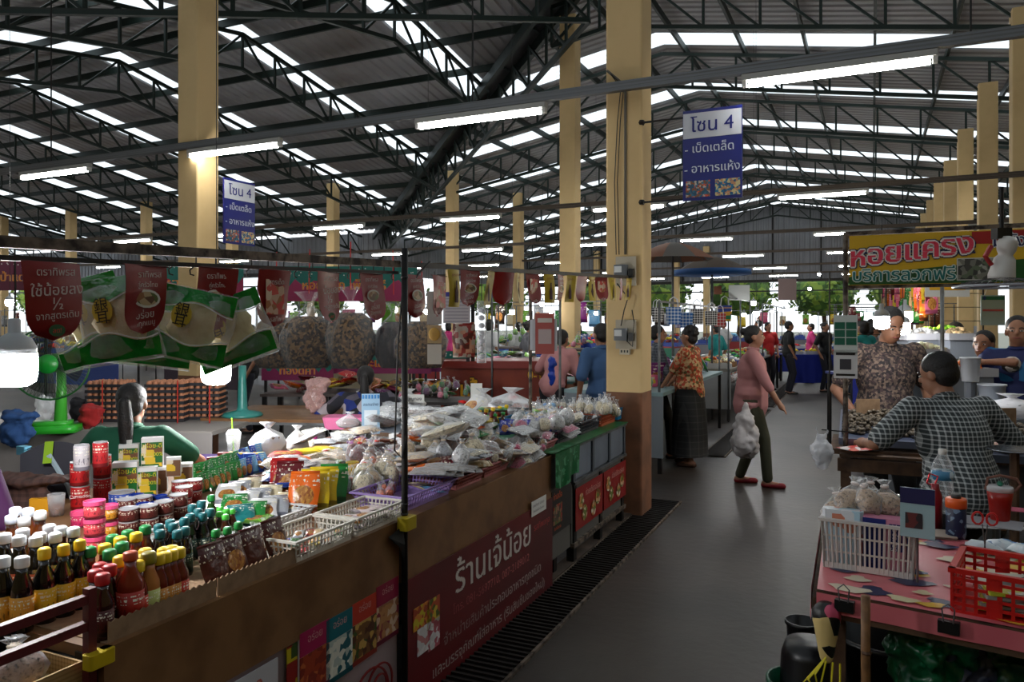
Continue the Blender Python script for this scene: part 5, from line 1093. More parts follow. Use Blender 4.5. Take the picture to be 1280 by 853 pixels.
def cloth_noise(key, c, c2, sc=8, lo=.45, hi=.55): return mat(key, c, .85, n=(sc, c2, lo, hi), bump=.2, bs=8)
m_floral = mat_cells('floral_blouse', [(.62, .2, .12), (.74, .62, .45), (.55, .25, .12), (.7, .55, .4), (.35, .3, .15), (.72, .3, .18)], 38, r=.85, metric='EUCLIDEAN', bump=0)
m_camo = mat_cells('speckled_shirt', [(.2, .16, .16), (.36, .3, .27), (.14, .12, .13), (.45, .38, .33), (.26, .2, .2)], 70, r=.85, metric='EUCLIDEAN', bump=0)
m_tie = mat_cells('tie_dye', [(.08, .08, .1), (.62, .58, .6), (.1, .1, .14), (.08, .15, .42), (.3, .28, .32)], 11, r=.85, metric='EUCLIDEAN', bump=0)
m_chk = mat_check('check_shirt', (.17, .2, .21), (.72, .74, .74), 44, .3); m_batik = mat_check('batik_skirt', (.06, .065, .075), (.2, .2, .2), 14, .12)
m_leaf = mat_cells('leaf_blouse', [(.75, .72, .68), (.12, .12, .12), (.7, .66, .6), (.25, .25, .2)], 26, r=.85, metric='EUCLIDEAN', bump=0)
m_blue = mat_cells('jersey_blue', [(.04, .1, .32), (.04, .1, .32), (.1, .4, .6), (.04, .1, .32)], 7, r=.7, metric='EUCLIDEAN', bump=0)
A_ = DL      # facing +y (away from the camera along the aisle)
# behind the main counter
p = PD(160, 403, 4.1)
person('woman in a green top with a long ponytail, seated with her back turned', (p[0], p[1], 0), TH + .12, 1.6, hl=(-.2, .35, .85), hr=(.2, .35, .85), fl=(-.12, .4, .08), fr=(.12, .4, .08), zp=-.32, shirt=mat('green_top', (.03, .32, .22), .8, bump=.2, bs=9), hair='pony', sleeve=.7, fine=.009, stout=1.0, kneef=(0, 1, 1), lean=.1)
p = PD(-58, 403, 3.0)
person('person in a purple top sitting at the picture edge behind the soy sauce', (p[0] - .08, p[1], 0), TH - .6, 1.55, hl=(-.15, .3, .7), hr=(.2, .3, .7), fl=(-.12, .4, .08), fr=(.12, .4, .08), zp=-.2, shirt=mat('purple_top', (.25, .07, .27), .8, bump=.2, bs=9), hair='long', sleeve=1.6, stout=1.1, kneef=(0, 1, 1), lean=.15)
p = PD(455, 403, 6.4)
person('woman in a black, white and blue tie-dyed top with her back turned', (p[0], p[1], 0), TH + .05, 1.55, hl=(-.3, .3, .8), hr=(.3, .3, .8), fl=(-.12, .4, .08), fr=(.12, .4, .08), zp=-.30, shirt=m_tie, hair='pony', sleeve=1.5, stout=1.25, kneef=(0, 1, 1), lean=.2)
# aisle
p = PZ(862, 582)
person('woman in a red floral blouse and dark patterned skirt standing in the aisle', (p[0], p[1], 0), DL + pi / 2 - .15, 1.56, hl=(-.1, .3, .85), hr=(.12, .32, .84), fl=(-.09, -.05, .07), fr=(.09, .05, .07), shirt=m_floral, bottom='skirt', bcol=m_batik, hair='curly', sleeve=.9, stout=1.12, girth=1.1, shoe=(.3, .2, .15), hem=.08, skin=m_skin)
p = PZ(832, 572)
person('person in a grey checked shirt walking behind the floral blouse', (p[0] - .1, p[1], 0), DL - pi / 2 + .3, 1.58, hl=(-.2, .25, .9), hr=(.2, .2, .8), fl=(-.09, -.12, .07), fr=(.09, .15, .07), shirt=mat_check('grey_check', (.22, .24, .27), (.4, .42, .45), 30, .3), bcol=(.06, .06, .07), hair='short', sleeve=1.2)
p = PZ(938, 606)
o = person('person in a faded pink top striding across the aisle with a bag', (p[0], p[1], 0), DL - pi / 2 + .1, 1.58, hl=(-.25, .22, .85), hr=(.22, .28, .80), fl=(-.08, -.1, .07), fr=(.08, .16, .07), shirt=mat('faded_pink', (.62, .42, .42), .85, bump=.2, bs=9), bcol=(.2, .2, .13), hair='bun', sleeve=1.4, stout=1.08, girth=1.15, lean=.05, shoe=(.5, .06, .12), hem=.1)
q_ = S(0, 0, 0)
m_whb = mat('pale_cloth_bag', (.68, .66, .66), .7, bump=.5, bs=10)
b = MB(); b.cap((0, 0, .1), (0, 0, .34), .13, .1); b.cap((0, 0, .34), (0, 0, .5), .05, .02); bg = b.build('carried_bag', m_whb, None, True, loc=(p[0] - .02, p[1] - .22, .32)); remesh(bg, .015); crumple(bg, .09, .09); tag(bg, 'pale swinging shopping bag carried by the person in pink', 'bag')
p = PZ(1063, 494)
person('man in black shirt and dark jeans standing at the far aisle edge', (p[0], p[1], 0), DL - pi / 2, 1.7, hl=(-.2, .2, .95), hr=(.2, .25, 1.0), shirt=plain((.05, .05, .06), .85), bcol=(.1, .14, .2), hair='short', sleeve=.6)
# right stalls
p = PD(1105, 403, 5.15)
person('man in a mottled brown T-shirt looking down behind the cockle trays', (p[0], p[1], 0), TH + pi + .05, 1.72, hl=(-.27, .12, .95), hr=(.27, .16, .98), lean=.06, pitch=.35, shirt=m_camo, bcol=(.1, .1, .1), hair='short', sleeve=.75, fine=.0085, stout=1.14, girth=1.15)
p = PD(1206, 403, 3.7)
person('man in a black and white checked shirt bending over the trays, back turned', (p[0], p[1], 0), TH + .05, 1.62, hl=(-.32, .34, .96), hr=(.3, .36, .92), lean=.32, pitch=.25, yaw=.5, zp=-.13, shirt=m_chk, bcol=(.12, .12, .14), hair='short', sleeve=.85, fine=.009, stout=1.13, girth=1.12, fl=(-.12, -.05, .07), fr=(.12, .08, .07))
p = PD(1192, 403, 7.6)
person('woman in a blue grey T-shirt with black ponytail turned away', (p[0], p[1], 0), TH - .75, 1.62, hl=(-.15, .35, 1.0), hr=(.2, .35, .98), lean=.15, shirt=plain((.2, .27, .36), .85), hair='pony', sleeve=.7)
p = PD(1233, 403, 5.9)
person('woman in leaf print blouse and orange apron resting her chin', (p[0], p[1], 0), TH + pi * .72, 1.55, hl=(-.05, .2, 1.3), hr=(.2, .25, .95), lean=.1, shirt=m_leaf, hair='bun', sleeve=.7, apron=plain((.78, .25, .1), .8), fine=.009, stout=1.05)
p = PD(1272, 403, 5.7)
person('man in a blue football jersey beside the orange apron', (p[0], p[1], 0), TH + pi * .8, 1.66, hl=(-.15, .3, .95), hr=(.25, .2, .95), shirt=m_blue, hair='short', sleeve=.8, fine=.009, stout=1.08, bcol=(.1, .12, .25))
# middle hall
p = PD(690, 403, 8.6)
person('person in a pale pink top bending behind the hanging code card', (p[0], p[1], 0), TH - .6, 1.58, hl=(-.2, .35, .95), hr=(.1, .4, .9), lean=.45, shirt=plain((.72, .5, .5), .85), hair='short', sleeve=.8)
p = PD(752, 403, 7.4)
person('person in a blue shirt half hidden by the cream column', (p[0] + .0, p[1], 0), TH + .4, 1.6, shirt=plain((.2, .32, .48), .85), hair='short', sleeve=.9)
# ================================================================ FRONT TABLE (right foreground)
TB = .75
m_pinkc = mat('pink_oilcloth', (.84, .46, .48), .35, n=(3, (.78, .38, .42), .4, .7), bump=.15, bs=8)
m_oldw = mat('old_timber', (.34, .24, .16), .8, n=(12, (.22, .15, .1), .4, .7), bump=.4, bs=30)
FL, FR, BR, BL = S(-.115, 2.60), S(1.25, 2.33), S(1.3, 3.28), S(-.12, 3.5)
o = thing('market_table', 'rough timber table under pink oilcloth in the right foreground', 'table', (FL.x, FL.y, 0)); lo_ = lambda p, z: (p.x - FL.x, p.y - FL.y, z)
mb = MB(); mb.add([lo_(p, z) for z in (TB - .03, TB - .002) for p in (FL, FR, BR, BL)], [(3, 2, 1, 0), (4, 5, 6, 7), (0, 1, 5, 4), (1, 2, 6, 5), (2, 3, 7, 6), (3, 0, 4, 7)]); mb.build('top_board', m_oldw, o)
MB().bar(lo_(FL, TB - .05), lo_(FR, TB - .05), .03, .05).build('front_rail', m_oldw, o); MB().bar(lo_(FL, TB - .05), lo_(BL, TB - .05), .03, .05).build('side_rail', m_oldw, o)
for p, d in ((FL, (.06, .04)), (FR, (-.05, .05)), (BL, (.05, -.05)), (BR, (-.05, -.05))): MB().box(p.x - FL.x + d[0], p.y - FL.y + d[1], (TB - .03) / 2, .045, .045, TB - .03).build('leg', m_oldw, o)
o = thing('oilcloth', 'pink oilcloth with yellow, cream and navy blobs covering the table', 'tablecloth', (FL.x, FL.y, TB)); pts = [FL, FR, BR, BL]
g = MB().grid(lambda a, b: tuple(FL.lerp(FR, a).lerp(BL.lerp(BR, a), b) - Vector((FL.x, FL.y, -.002))), 20, 14)
g.grid(lambda a, b: tuple(FL.lerp(FR, a) - Vector((FL.x, FL.y, 0)) + Vector((0, -.03 - .004 * sin(a * 30) * b, -.055 * b + .002))), 40, 3); g.grid(lambda a, b: tuple(FL.lerp(BL, a) - Vector((FL.x, FL.y, 0)) + Vector((-.018 - .006 * sin(a * 22) * b, 0, -.1 * b + .002))), 20, 3); g.build('cloth', m_pinkc, o, True)
rnd = random.Random(11)
for i in range(120):
    a, b_ = rnd.uniform(.04, .8), rnd.uniform(.04, .9); c = FL.lerp(FR, a).lerp(BL.lerp(BR, a), b_) - Vector((FL.x, FL.y, 0)); r_ = rnd.uniform(.025, .06); n = 12; col = ((.85, .68, .2), (.82, .78, .62), (.12, .14, .3), (.85, .8, .7))[i % 4]
    MB().add([(c.x + r_ * (1 + .35 * sin(3 * q / n * 6.28 + i)) * cos(q / n * 6.28), c.y + r_ * .7 * (1 + .3 * cos(2 * q / n * 6.28 + i)) * sin(q / n * 6.28), .0035 + i * .00005) for q in range(n)], [tuple(range(n))]).build('printed_blob', plain(col, .4), o)
T_ = lambda u, v, z=0: PZ(u, v, TB + z) * 1
def at_t(u, v): p = PZ(u, v, TB + .004); return Vector((p.x, p.y, TB + .004))
# cloth bundle tied on the corner post
o = thing('cloth_bundle', 'yellow, pink and black printed cloth tied over the table corner post', 'cloth', (FL.x + .03, FL.y - .045, TB - .03)); b = MB(); b.cap((0, 0, -.03), (0, 0, -.16), .045, .022); q_ = b.build('cloth', mat_cells('corner_print', [(.85, .66, .1), (.78, .3, .42), (.05, .05, .05), (.85, .75, .5)], 16, metric='EUCLIDEAN'), o, True); remesh(q_, .008)
mb = MB()
for k in range(3): mb.tube([(0, -.03, -.15), (-.03 - .02 * k, -.05, -.2 - .02 * k), (-.02 + .03 * k, -.04, -.26 - .04 * k), (.02 * k, -.035, -.16)], .003, 5)
mb.build('yellow_twine', plain((.85, .8, .15), .5), o)
for k, (u, lb) in enumerate(((1046, 'binder clip at the left end of the cloth edge'), (1112, 'binder clip in the middle of the cloth edge'), (1180, 'binder clip by the red crate on the cloth edge'))):
    a = (0.06, .26, .46)[k]; c = FL.lerp(FR, a); o = thing('binder_clip', 'black ' + lb, 'clip', (c.x, c.y - .04, TB), DL - .2)
    MB().box(0, 0, -.02, .055, .022, .035).build('jaw', m_black, o); MB().tube([(-.012, -.012, -.005), (-.016, -.015, .035), (0, -.015, .05), (.016, -.015, .035), (.012, -.012, -.005)], .0022, 5).build('handle', m_steel, o)
# white basket with packs
lattice('storage_basket', .27, .22, .165, plain((.80, .78, .76), .4), holes=.014, flare=1.06, bw=.006, rim=.01)
bp = at_t(1088, 712); o = put('storage_basket', 'tall white slotted basket filled with bags and boxes on the pink cloth', 'basket', (bp.x, bp.y + .06, TB + .005), DL - .1)
def inb(dx, dy, dz=0): c = Vector((bp.x, bp.y + .06, TB + .012 + dz)); return c + Matrix.Rotation(DL - .1, 3, 'Z') @ Vector((dx, dy, 0))
o = thing('white_pack', 'clear pack of printed white wrappers in the left front of the basket', 'pack', inb(-.08, -.07), DL - .1); MB().rbox(.13, .05, .19, .01, n=1).build('body', mat_cells('pale_wrapper', [(.82, .84, .86), (.7, .82, .88), (.85, .86, .88), (.8, .5, .4)], 24, bump=0), o)
o = thing('tissue_pack', 'blue and pink tissue box with white lettering in the basket', 'box', inb(.05, -.07), DL - .1); MB().rbox(.13, .06, .18, .006, n=1).build('body', plain((.82, .52, .62)), o); MB().box(-.03, -.031, .09, .07, .002, .175).build('blue_side', plain((.06, .12, .42)), o); MB().box(.035, -.0315, .12, .04, .002, .09).build('name_patch', plain((.06, .12, .42)), o)
t = MB(); letters(t, 'Savepak', 0, 0, .028, 0, .001); q_ = t.build('lettering', plain((.85, .85, .88)), o, loc=(.038, -.031, .12), rot=(0, -pi / 2, 0)); 
o = thing('white_cardboard', 'plain white card sheet standing at the basket right end', 'card', inb(.135, -.02), DL - .1); MB().box(0, 0, .08, .008, .16, .16).build('sheet', m_white, o)
for i, (dx, dy, z) in enumerate(((-.1, .03, .08), (-.04, .05, .09), (.02, .04, .09), (.08, .05, .08), (-.07, .0, .13), (.0, .0, .14), (.05, .01, .13), (-.02, .08, .12))):
    put('tied_bag%d' % (i % 3), 'clear bag of shelled nuts heaped in the white basket', 'bag', inb(dx, dy, z + .035), i, 'nut bags in the white basket', {'contents': (.72, .6, .48), 'tie': (.85, .8, .78)}, (1.0, 1.0, .85), (rr(-.3, .3), rr(-.3, .3)))
o = thing('advert_card', 'small navy and pale blue advertising card clipped beside the basket', 'card', inb(.15, -.14, .15), DL - .15); MB().box(0, 0, .07, .10, .004, .16).build('card', plain((.6, .72, .75)), o); MB().box(0, -.003, .125, .1, .002, .05).build('heading', plain((.1, .1, .3)), o); MB().box(-.01, -.003, .045, .05, .002, .05).build('picture', photo_mat(40, [(.2, .18, .2), (.4, .2, .2), (.5, .55, .6)]), o)
t = MB(); letters(t, 'อร่อย', 0, .12, .028, 0, .002); t.build('lettering', plain((.75, .4, .2)), o); MB().tube([(0, .004, -.155), (0, .004, .02)], .004, 5).build('stick', m_steel, o)
o = thing('blue_box', 'small deep blue box behind the advertising card', 'box', inb(.1, -.02, .0), DL); MB().rbox(.04, .03, .1, .003).build('body', plain((.04, .12, .5)), o)
# bottles and tumblers
p = at_t(1178, 640); o = thing('water_bottle', 'large clear ribbed water bottle with white cap at the back of the table', 'bottle', (p.x, p.y, TB + .004))
pr = [(.042, 0), (.045, .01)] + [(.045 - .003 * (k % 2), .02 + .015 * k) for k in range(8)] + [(.045, .15), (.045, .19), (.04, .215), (.018, .255), (.015, .262)]
MB().lathe(pr, 20).build('body', m_film, o, True); MB().lathe([(.0455, .145), (.0455, .185)], 20).build('label', mat_cells('water_label', [(.25, .5, .65), (.75, .82, .86), (.3, .6, .7)], 30, bump=0), o, True); MB().lathe([(.017, .255), (.017, .28), (.001, .28)], 14).build('cap', m_white, o, True)
p = at_t(1195, 672); o = thing('blue_flask', 'dark blue speckled flask with orange lid', 'flask', (p.x, p.y, TB + .004))
MB().lathe([(.034, 0), (.036, .01), (.036, .115), (.033, .12), (.001, .12)], 18).build('body', mat_cells('speckled_blue', [(.06, .12, .25)] * 5 + [(.4, .5, .6)], 60, metric='EUCLIDEAN', bump=0), o, True); MB().lathe([(.038, .118), (.038, .15), (.034, .155), (.001, .155)], 18).build('lid', plain((.85, .35, .1), .4), o, True); MB().lathe([(.018, .155), (.018, .17), (.001, .17)], 12).build('knob', plain((.2, .2, .2)), o, True)
p = at_t(1181, 665); o = thing('red_flask', 'slim dark red bottle with carabiner behind the blue flask', 'flask', (p.x - .03, p.y + .06, TB + .004)); MB().lathe([(.026, 0), (.026, .13), (.015, .16), (.015, .18), (.001, .18)], 14).build('body', plain((.5, .06, .12), .3), o, True); MB().tube([(0, 0, .17), (-.03, 0, .18), (-.02, 0, .22), (.01, 0, .21), (0, 0, .18)], .004, 6).build('carabiner', plain((.7, .1, .15), .3, .5), o)
p = at_t(1250, 652); o = thing('red_tumbler', 'large red tumbler with clear lid and webbing handle', 'tumbler', (p.x, p.y, TB + .004)); MB().lathe([(.033, 0), (.036, .01), (.044, .09), (.05, .13), (.001, .13)], 20).build('body', plain((.62, .1, .07), .3), o, True); MB().lathe([(.05, .128), (.05, .145), (.045, .15), (.001, .15)], 20).build('lid', m_milky, o, True)
MB().tube([(-.052, 0, .13), (-.045, 0, .18), (0, 0, .195), (.06, 0, .185), (.075, 0, .16), (.052, 0, .13)], .006, 6).build('handle', plain((.45, .3, .25), .8), o); MB().ell((0, 0, .16), (.012, .02, .012), 8, 6).build('lid_tab', plain((.05, .4, .3)), o)
def papers(u, v, n, label, w=.2, d=.14, cols=((.7, .7, .68),), z=0, dz=.004, cat='paper'):
    p = at_t(u, v)
    for i in range(n):
        o = thing('paper_sheet' if n > 1 else 'paper_pad', label + (', layer %s from below' % ORD[i + 1] if n > 1 else ''), cat, (p.x + rr(-.01, .01), p.y + rr(-.01, .01), TB + .004 + z + i * dz), DL + rr(-.3, .3)); MB().rbox(w, d, dz * .8, .004, n=1).build('sheet', plain(cols[i % len(cols)], .7), o)
papers(1155, 668, 3, 'folded beige cloth or card behind the basket', .2, .12, ((.6, .55, .5), (.5, .46, .42), (.66, .6, .55))); papers(1235, 655, 2, 'loose white sheet between tumbler and flask', .24, .16, ((.7, .7, .7), (.6, .6, .62)))
papers(1225, 615, 3, 'blue and white booklet behind the flask', .22, .15, ((.35, .5, .6), (.72, .74, .76), (.8, .82, .84)), dz=.006, cat='booklet'); papers(1262, 640, 1, 'pink folded sheet beside the red tumbler', .12, .08, ((.85, .4, .5),), z=.01)
p = at_t(1215, 690)
for i, (dx, dy, lb) in enumerate(((.0, .0, 'open blue and white tissue pack before the red tumbler'), (.06, .03, 'second tissue pack leaning on the first'), (.13, -.01, 'tissue pack with blue lettering behind the red crate'))):
    o = thing('tissue_packet', lb, 'pack', (p.x + dx + .04, p.y + dy - .01, TB + .008 + .004 * i), .3 * i); pillow(.12, .09, .04, i, .008, 6, 6).build('packet', mat_cells('tissue_print', [(.78, .82, .85), (.8, .84, .86), (.82, .84, .86), (.3, .5, .7), (.5, .75, .75)], 20, metric='EUCLIDEAN'), o, True)
o = thing('scissors', 'scissors with red handles standing in the red crate', 'scissors', (p.x + .03, p.y - .09, TB + .1), DL)
for s_ in (-1, 1): MB().tube([(s_ * .022 + .017 * cos(a / 10 * 6.28), 0, .05 + .022 * sin(a / 10 * 6.28)) for a in range(11)], .004, 6).build('handle', plain((.75, .1, .1), .3), o); MB().bar((s_ * .008, 0, .03), (-s_ * .004, 0, -.08), .008, .003).build('blade', m_steel, o)
# red crate
cr = thing('red_crate', 'red perforated plastic crate at the right front of the table', 'crate', (0, 0, 0), DL - .22); cc = PZ(1186, 766, TB + .004); cr.location = (cc.x + .01, cc.y + .02, TB + .005); m_cr = plain((.75, .12, .1), .35)
Lc, Wc, Hc = .42, .27, .12; MB().box(Lc / 2, Wc / 2, .003, Lc, Wc, .005).build('base', m_cr, cr)
def holed(L, H, nx, nz, m):
    mb = MB()
    for i in range(nx + 1): mb.box(L * i / nx, 0, H / 2, .009, .005, H)
    for j in range(nz + 1): mb.box(L / 2, 0, H * j / nz, L, .005, .009)
    for i in range(0, nx, 3): mb.box(L * (i + .5) / nx, 0, H / 2, L / nx, .004, H) if i % 6 == 3 else None
    return mb
for (x, y, rz, L) in ((0, 0, 0, Lc), (0, Wc, 0, Lc), (0, 0, pi / 2, Wc), (Lc, 0, pi / 2, Wc)):
    holed(L, Hc, int(L / .03), 5, m_cr).build('perforated_wall', m_cr, cr, loc=(x, y, 0), rot=(0, 0, rz)); MB().box(L / 2, 0, Hc, L + .02, .018, .014).build('rim', m_cr, cr, loc=(x, y, 0), rot=(0, 0, rz))
for i in range(5):
    o = thing('magazine', 'yellow and white printed magazine lying in the red crate, %s from below' % ORD[i + 1], 'magazine', cr.location + Matrix.Rotation(DL - .22, 3, 'Z') @ Vector((.2, .13, .012 + i * .014)), DL - .1 + .06 * i); MB().rbox(.3, .2, .01, .003, n=1).build('body', mat_cells('magazine_print', [(.7, .7, .2), (.75, .75, .7), (.2, .22, .2), (.75, .74, .3)], 9, bump=0) if i % 2 == 0 else plain((.6, .6, .58)), o)
# under the table
def tub(u, v, r, h, lb, col, z=0, d=0, flip=False):
    p = PZ(u, v, h + z); o = thing('plastic_basin', lb, 'basin', (p.x, p.y, z)); pr = [(r * .75, 0), (r * .78, .004), (r * .95, h * .9), (r, h), (r * 1.04, h), (r * 1.04, h - .012), (r * .97, h - .012)] ; pr2 = pr + [(r * .93, h * .9), (r * .74, .01), (.001, .01)] if not flip else [(r * 1.05, 0), (r, .02), (r * .95, .03), (r * .82, h * .85), (r * .7, h), (.001, h)]
    MB().lathe(pr2 if flip else [(r * .72, .0), (r * .76, .004), (r * .94, h - .02), (r * 1.05, h - .015), (r * 1.05, h), (r * .95, h), (r * .73, .01), (.001, .01)], 26).build('shell', plain(col, .35), o, True); return o
tub(1003, 776, .07, .3, 'small black bucket at the left below the table', (.05, .05, .06)); tub(1012, 803, .13, .33, 'black upturned basin on the lower left below the table', (.07, .07, .08), flip=True); tub(1110, 790, .22, .36, 'wide black basin under the table behind the bamboo stick', (.035, .035, .04)); tub(1000, 850, .12, .22, 'green rimmed basin at the bottom left under the table', (.02, .3, .2))
p = PD(1082, 745, 2.22); o = thing('bamboo_stick', 'bamboo stick leaning against the front rail of the table', 'stick', (p.x, p.y, 0)); MB().tube([(0, 0, 0), (.004, .0, .3), (0, .003, .6), (0, .0, .8)], .013, 8).build('cane', mat('bamboo', (.5, .35, .2), .6, n=(20, (.36, .24, .13), .4, .7)), o, True)
for z in (.2, .42, .63): MB().lathe([(.0135, 0), (.0155, .005), (.0135, .01)], 8).build('node', plain((.3, .2, .12)), o, loc=(.002, 0, z))
for i, (u, v, c, lb, s) in enumerate(((1165, 830, (.02, .3, .17), 'crumpled green plastic sheet under the table', 1.2), (1225, 838, (.22, .24, .32), 'crumpled blue grey bag under the table', 1.1), (1262, 822, (.02, .28, .14), 'second green plastic bag below the red crate', .9))):
    p = PD(u, v, 2.35); z0 = .2
    b = MB(); rnd = random.Random(i)
    for _ in range(9): b.cap((rnd.uniform(-.08, .08), rnd.uniform(-.06, .06), rnd.uniform(-.16, .0)), (rnd.uniform(-.1, .1), rnd.uniform(-.06, .06), rnd.uniform(.0, .14)), rnd.uniform(.02, .06), rnd.uniform(.02, .05), 7, 2)
    b.cap((0, 0, -p.z + .05), (0, 0, -.1), .12, .09)
    q_ = b.build('plastic_sheet', mat('crumpled_%d' % i, c, .3, bump=.8, bs=18), None, True, loc=(p.x, p.y, p.z)); remesh(q_, .012, 3); crumple(q_, .08, .05); tag(q_, lb, 'bag')
# ================================================================ COCKLE STALL
def Q(xs, ys, z=0): return S(xs, ys, z)
sp = PD(1057, 403, 4.35); 
st_ = thing('steel_gantry', 'rusty steel frame of the cockle stall carrying its banner', 'frame', (sp.x, sp.y, 0), DL)
MB().tube([(0, 0, 0), (0, 0, 2.11)], .014, 8).build('pole', m_rust, st_, True); MB().tube([(2.6, -.02, 0), (2.6, -.02, 2.12)], .014, 8).build('pole', m_rust, st_, True)
MB().bar((0, 0, 2.105), (2.6, -.02, 2.12), .022).build('top_rail', m_rust, st_); MB().bar((0, 0, 1.80), (2.6, -.02, 1.81), .02).build('lower_rail', m_rust, st_)
for y in (.75,): MB().tube([(0.55, y, 0), (0.55, y, 2.1)], .012, 8).build('rear_pole', m_steel, st_, True); MB().tube([(1.15, y - .4, 0.7), (1.15, y - .4, 2.1)], .014, 8).build('rear_pole', m_rust, st_, True)
MB().bar((0, 0, 2.09), (0.55, .75, 2.09), .018).build('side_rail', m_rust, st_); MB().bar((.55, .75, 2.09), (2.6, .75, 2.09), .018).build('back_rail', m_rust, st_)
bn = thing('stall_banner', 'yellow, red and green cockle banner with large Thai lettering', 'banner', (sp.x, sp.y - .02, 1.81), DL)
wB = 1.35; hB = .28
MB().box(.02 + wB / 2, 0, hB / 2, wB, .004, hB).build('sheet', plain((.80, .64, .08), .4), bn)
MB().grid(lambda a, b: (.62 + a * .75, -.003, .16 + (hB - .165) * b + (1 - b) * (.0 + (.05 * cos(min(a * 3, 1.57))))), 10, 1).build('red_field', plain((.62, .07, .06), .4), bn)
MB().grid(lambda a, b: (.02 + a * wB, -.0025, .002 + b * (.045 + .11 * a ** .8)), 16, 1).build('green_field', plain((.06, .3, .08), .4), bn)
for k in range(3):
    x0 = .55 + k * .33; MB().box(x0 + .13, -.005, .075, .26, .002, .12).build('picture_frame', plain((.75, .75, .7)), bn); MB().box(x0 + .13, -.007, .075, .25, .002, .11).build('cockle_picture', photo_mat(50 + k, [(.25, .25, .22), (.45, .45, .4), (.6, .6, .55), (.2, .2, .18), (.35, .4, .3)]), bn)
def banner_text(s_, x, z, sz, cols, bold, sl=0, y0=-.008):
    for k, (c, bd) in enumerate(cols): t = MB(); letters(t, s_, x, z, sz, 0, bd, y=y0 - .002 * k, rows=34, slant=sl); t.build('lettering', plain(c, .4), bn)
banner_text('หอยแครง', .325, .135, .155, (((.05, .08, .25), .1), ((.88, .85, .82), .065), ((.85, .22, .32), .025)), 0, .1)
banner_text('บริการลวกฟรี', .29, .022, .095, (((.8, .85, .8), .06), ((.05, .42, .4), .015)), 0)
banner_text('มีทั้ง ใหญ่', .88, .19, .088, (((.85, .85, .85), .06), ((.05, .1, .3), .015)), 0)
# trays of cockles on a slanted rack
m_cock = mat('cockle_shell', (.42, .37, .3), .6, n=(60, (.2, .17, .13), .4, .6), bump=.5, bs=80)
ck = [MB().ell((0, 0, .008), (.017, .014, .011), 8, 5).mesh('cockle', m_cock, True), MB().ell((0, 0, .008), (.014, .016, .012), 8, 5).mesh('cockle', m_cock, True)]
def cockle_tray(xs, ys, w, d, lb, lab2, seed):
    o = thing('display_tray', lb, 'tray', S(xs, ys, .9), DL); o.rotation_euler = (.16, 0, DL)
    MB().box(w / 2, d / 2, 0, w, d, .012).build('base', plain((.3, .33, .42), .35, .4), o)
    for a in ((w / 2, 0, w, .012), (w / 2, d, w, .012), (0, d / 2, .012, d), (w, d / 2, .012, d)): MB().box(a[0], a[1], .015, a[2], a[3], .04).build('rim', plain((.4, .43, .5), .35, .4), o)
    rnd = random.Random(seed); M = Matrix.Translation(S(xs, ys, .9)) @ Euler((.16, 0, DL)).to_matrix().to_4x4(); n = 0
    mbk = MB()
    for _ in range(430):
        a, b = rnd.uniform(.03, .97), rnd.uniform(.28, .97); z = .01 + .05 * max(0, 1 - ((a - .5) / .55) ** 2) * max(0, 1 - ((b - .66) / .4) ** 2) * rnd.uniform(.4, 1)
        if _ < 130:
            p = M @ Vector((a * w, b * d, z + .012)); q = ob('cockle', ck[_ % 2], None, p, (rnd.uniform(-.6, .6), rnd.uniform(-.6, .6), rnd.uniform(0, 6))); tag(q, 'brown ribbed cockle in the heap on the %s' % lab2, 'cockle', 'cockles on the %s' % lab2)
        else: mbk.ell((a * w, b * d, z * .8 + .006), (.017, .014, .01), 6, 4, R=Euler((rnd.uniform(-.6, .6), rnd.uniform(-.6, .6), 0)).to_matrix())
    hp_ = mbk.build('cockle_heap', m_cock, None, True); hp_.matrix_world = M; tag(hp_, 'mass of cockles lying under the top layer of the %s' % lab2, 'cockles', None, 'stuff')
def s_at(u, Z): p = PD(u, 403, Z); return (p.x * cos(DL) + p.y * sin(DL), -p.x * sin(DL) + p.y * cos(DL))
x0, y0 = s_at(1050, 4.4)
cockle_tray(x0, y0 - .02, .42, .62, 'grey metal tray of cockles in front of the mottled shirt', 'left tray', 1); x1_, y1_ = s_at(1236, 3.75)
cockle_tray(x1_, y1_ + .1, .45, .55, 'grey metal tray of cockles at the right picture edge', 'right tray', 2)
o = thing('stall_bench', 'dark timber bench carrying the cockle trays', 'bench', S(x0, y0, 0), DL)
MB().box(.9, .25, .86, 1.9, .62, .03).build('top', m_oldw, o); MB().box(.32, -.12, .80, .66, .05, .07).build('front_rail', m_oldw, o); MB().box(1.5, -.06, .83, .7, .05, .05).build('front_rail', m_oldw, o)
MB().box(.3, -.06, .85, .6, .14, .015).build('front_ledge', m_oldw, o)
for x, y in ((.03, -.1), (1.8, -.05), (.03, .55), (1.8, .55)): MB().box(x, y, .42, .05, .05, .84).build('leg', m_oldw, o)
p = PD(1075, 553, 4.28); o = thing('print_bag', 'white and red printed bag lying on the bench ledge', 'bag', (p.x, p.y, .88), TH + .3); pillow(.22, .12, .02, 3, .01).build('packet', mat_cells('red_print', [(.82, .8, .8), (.75, .15, .1), (.82, .78, .76), (.8, .3, .2)], 26), o, True)
for k, (u, v, Z, lb) in enumerate(((1085, 509, 4.75, 'blank brown card standing on the left cockle tray'), (1253, 522, 4.05, 'blank brown card standing on the right cockle tray'))):
    p = PD(u, v, Z); o = thing('price_board', lb, 'card', (p.x, p.y, p.z), TH + .05); MB().box(0, 0, 0, .15, .006, .1).build('card', m_card, o); MB().bar((0, .004, 0), (0, .004, -.13), .008).build('stick', m_oldw, o)
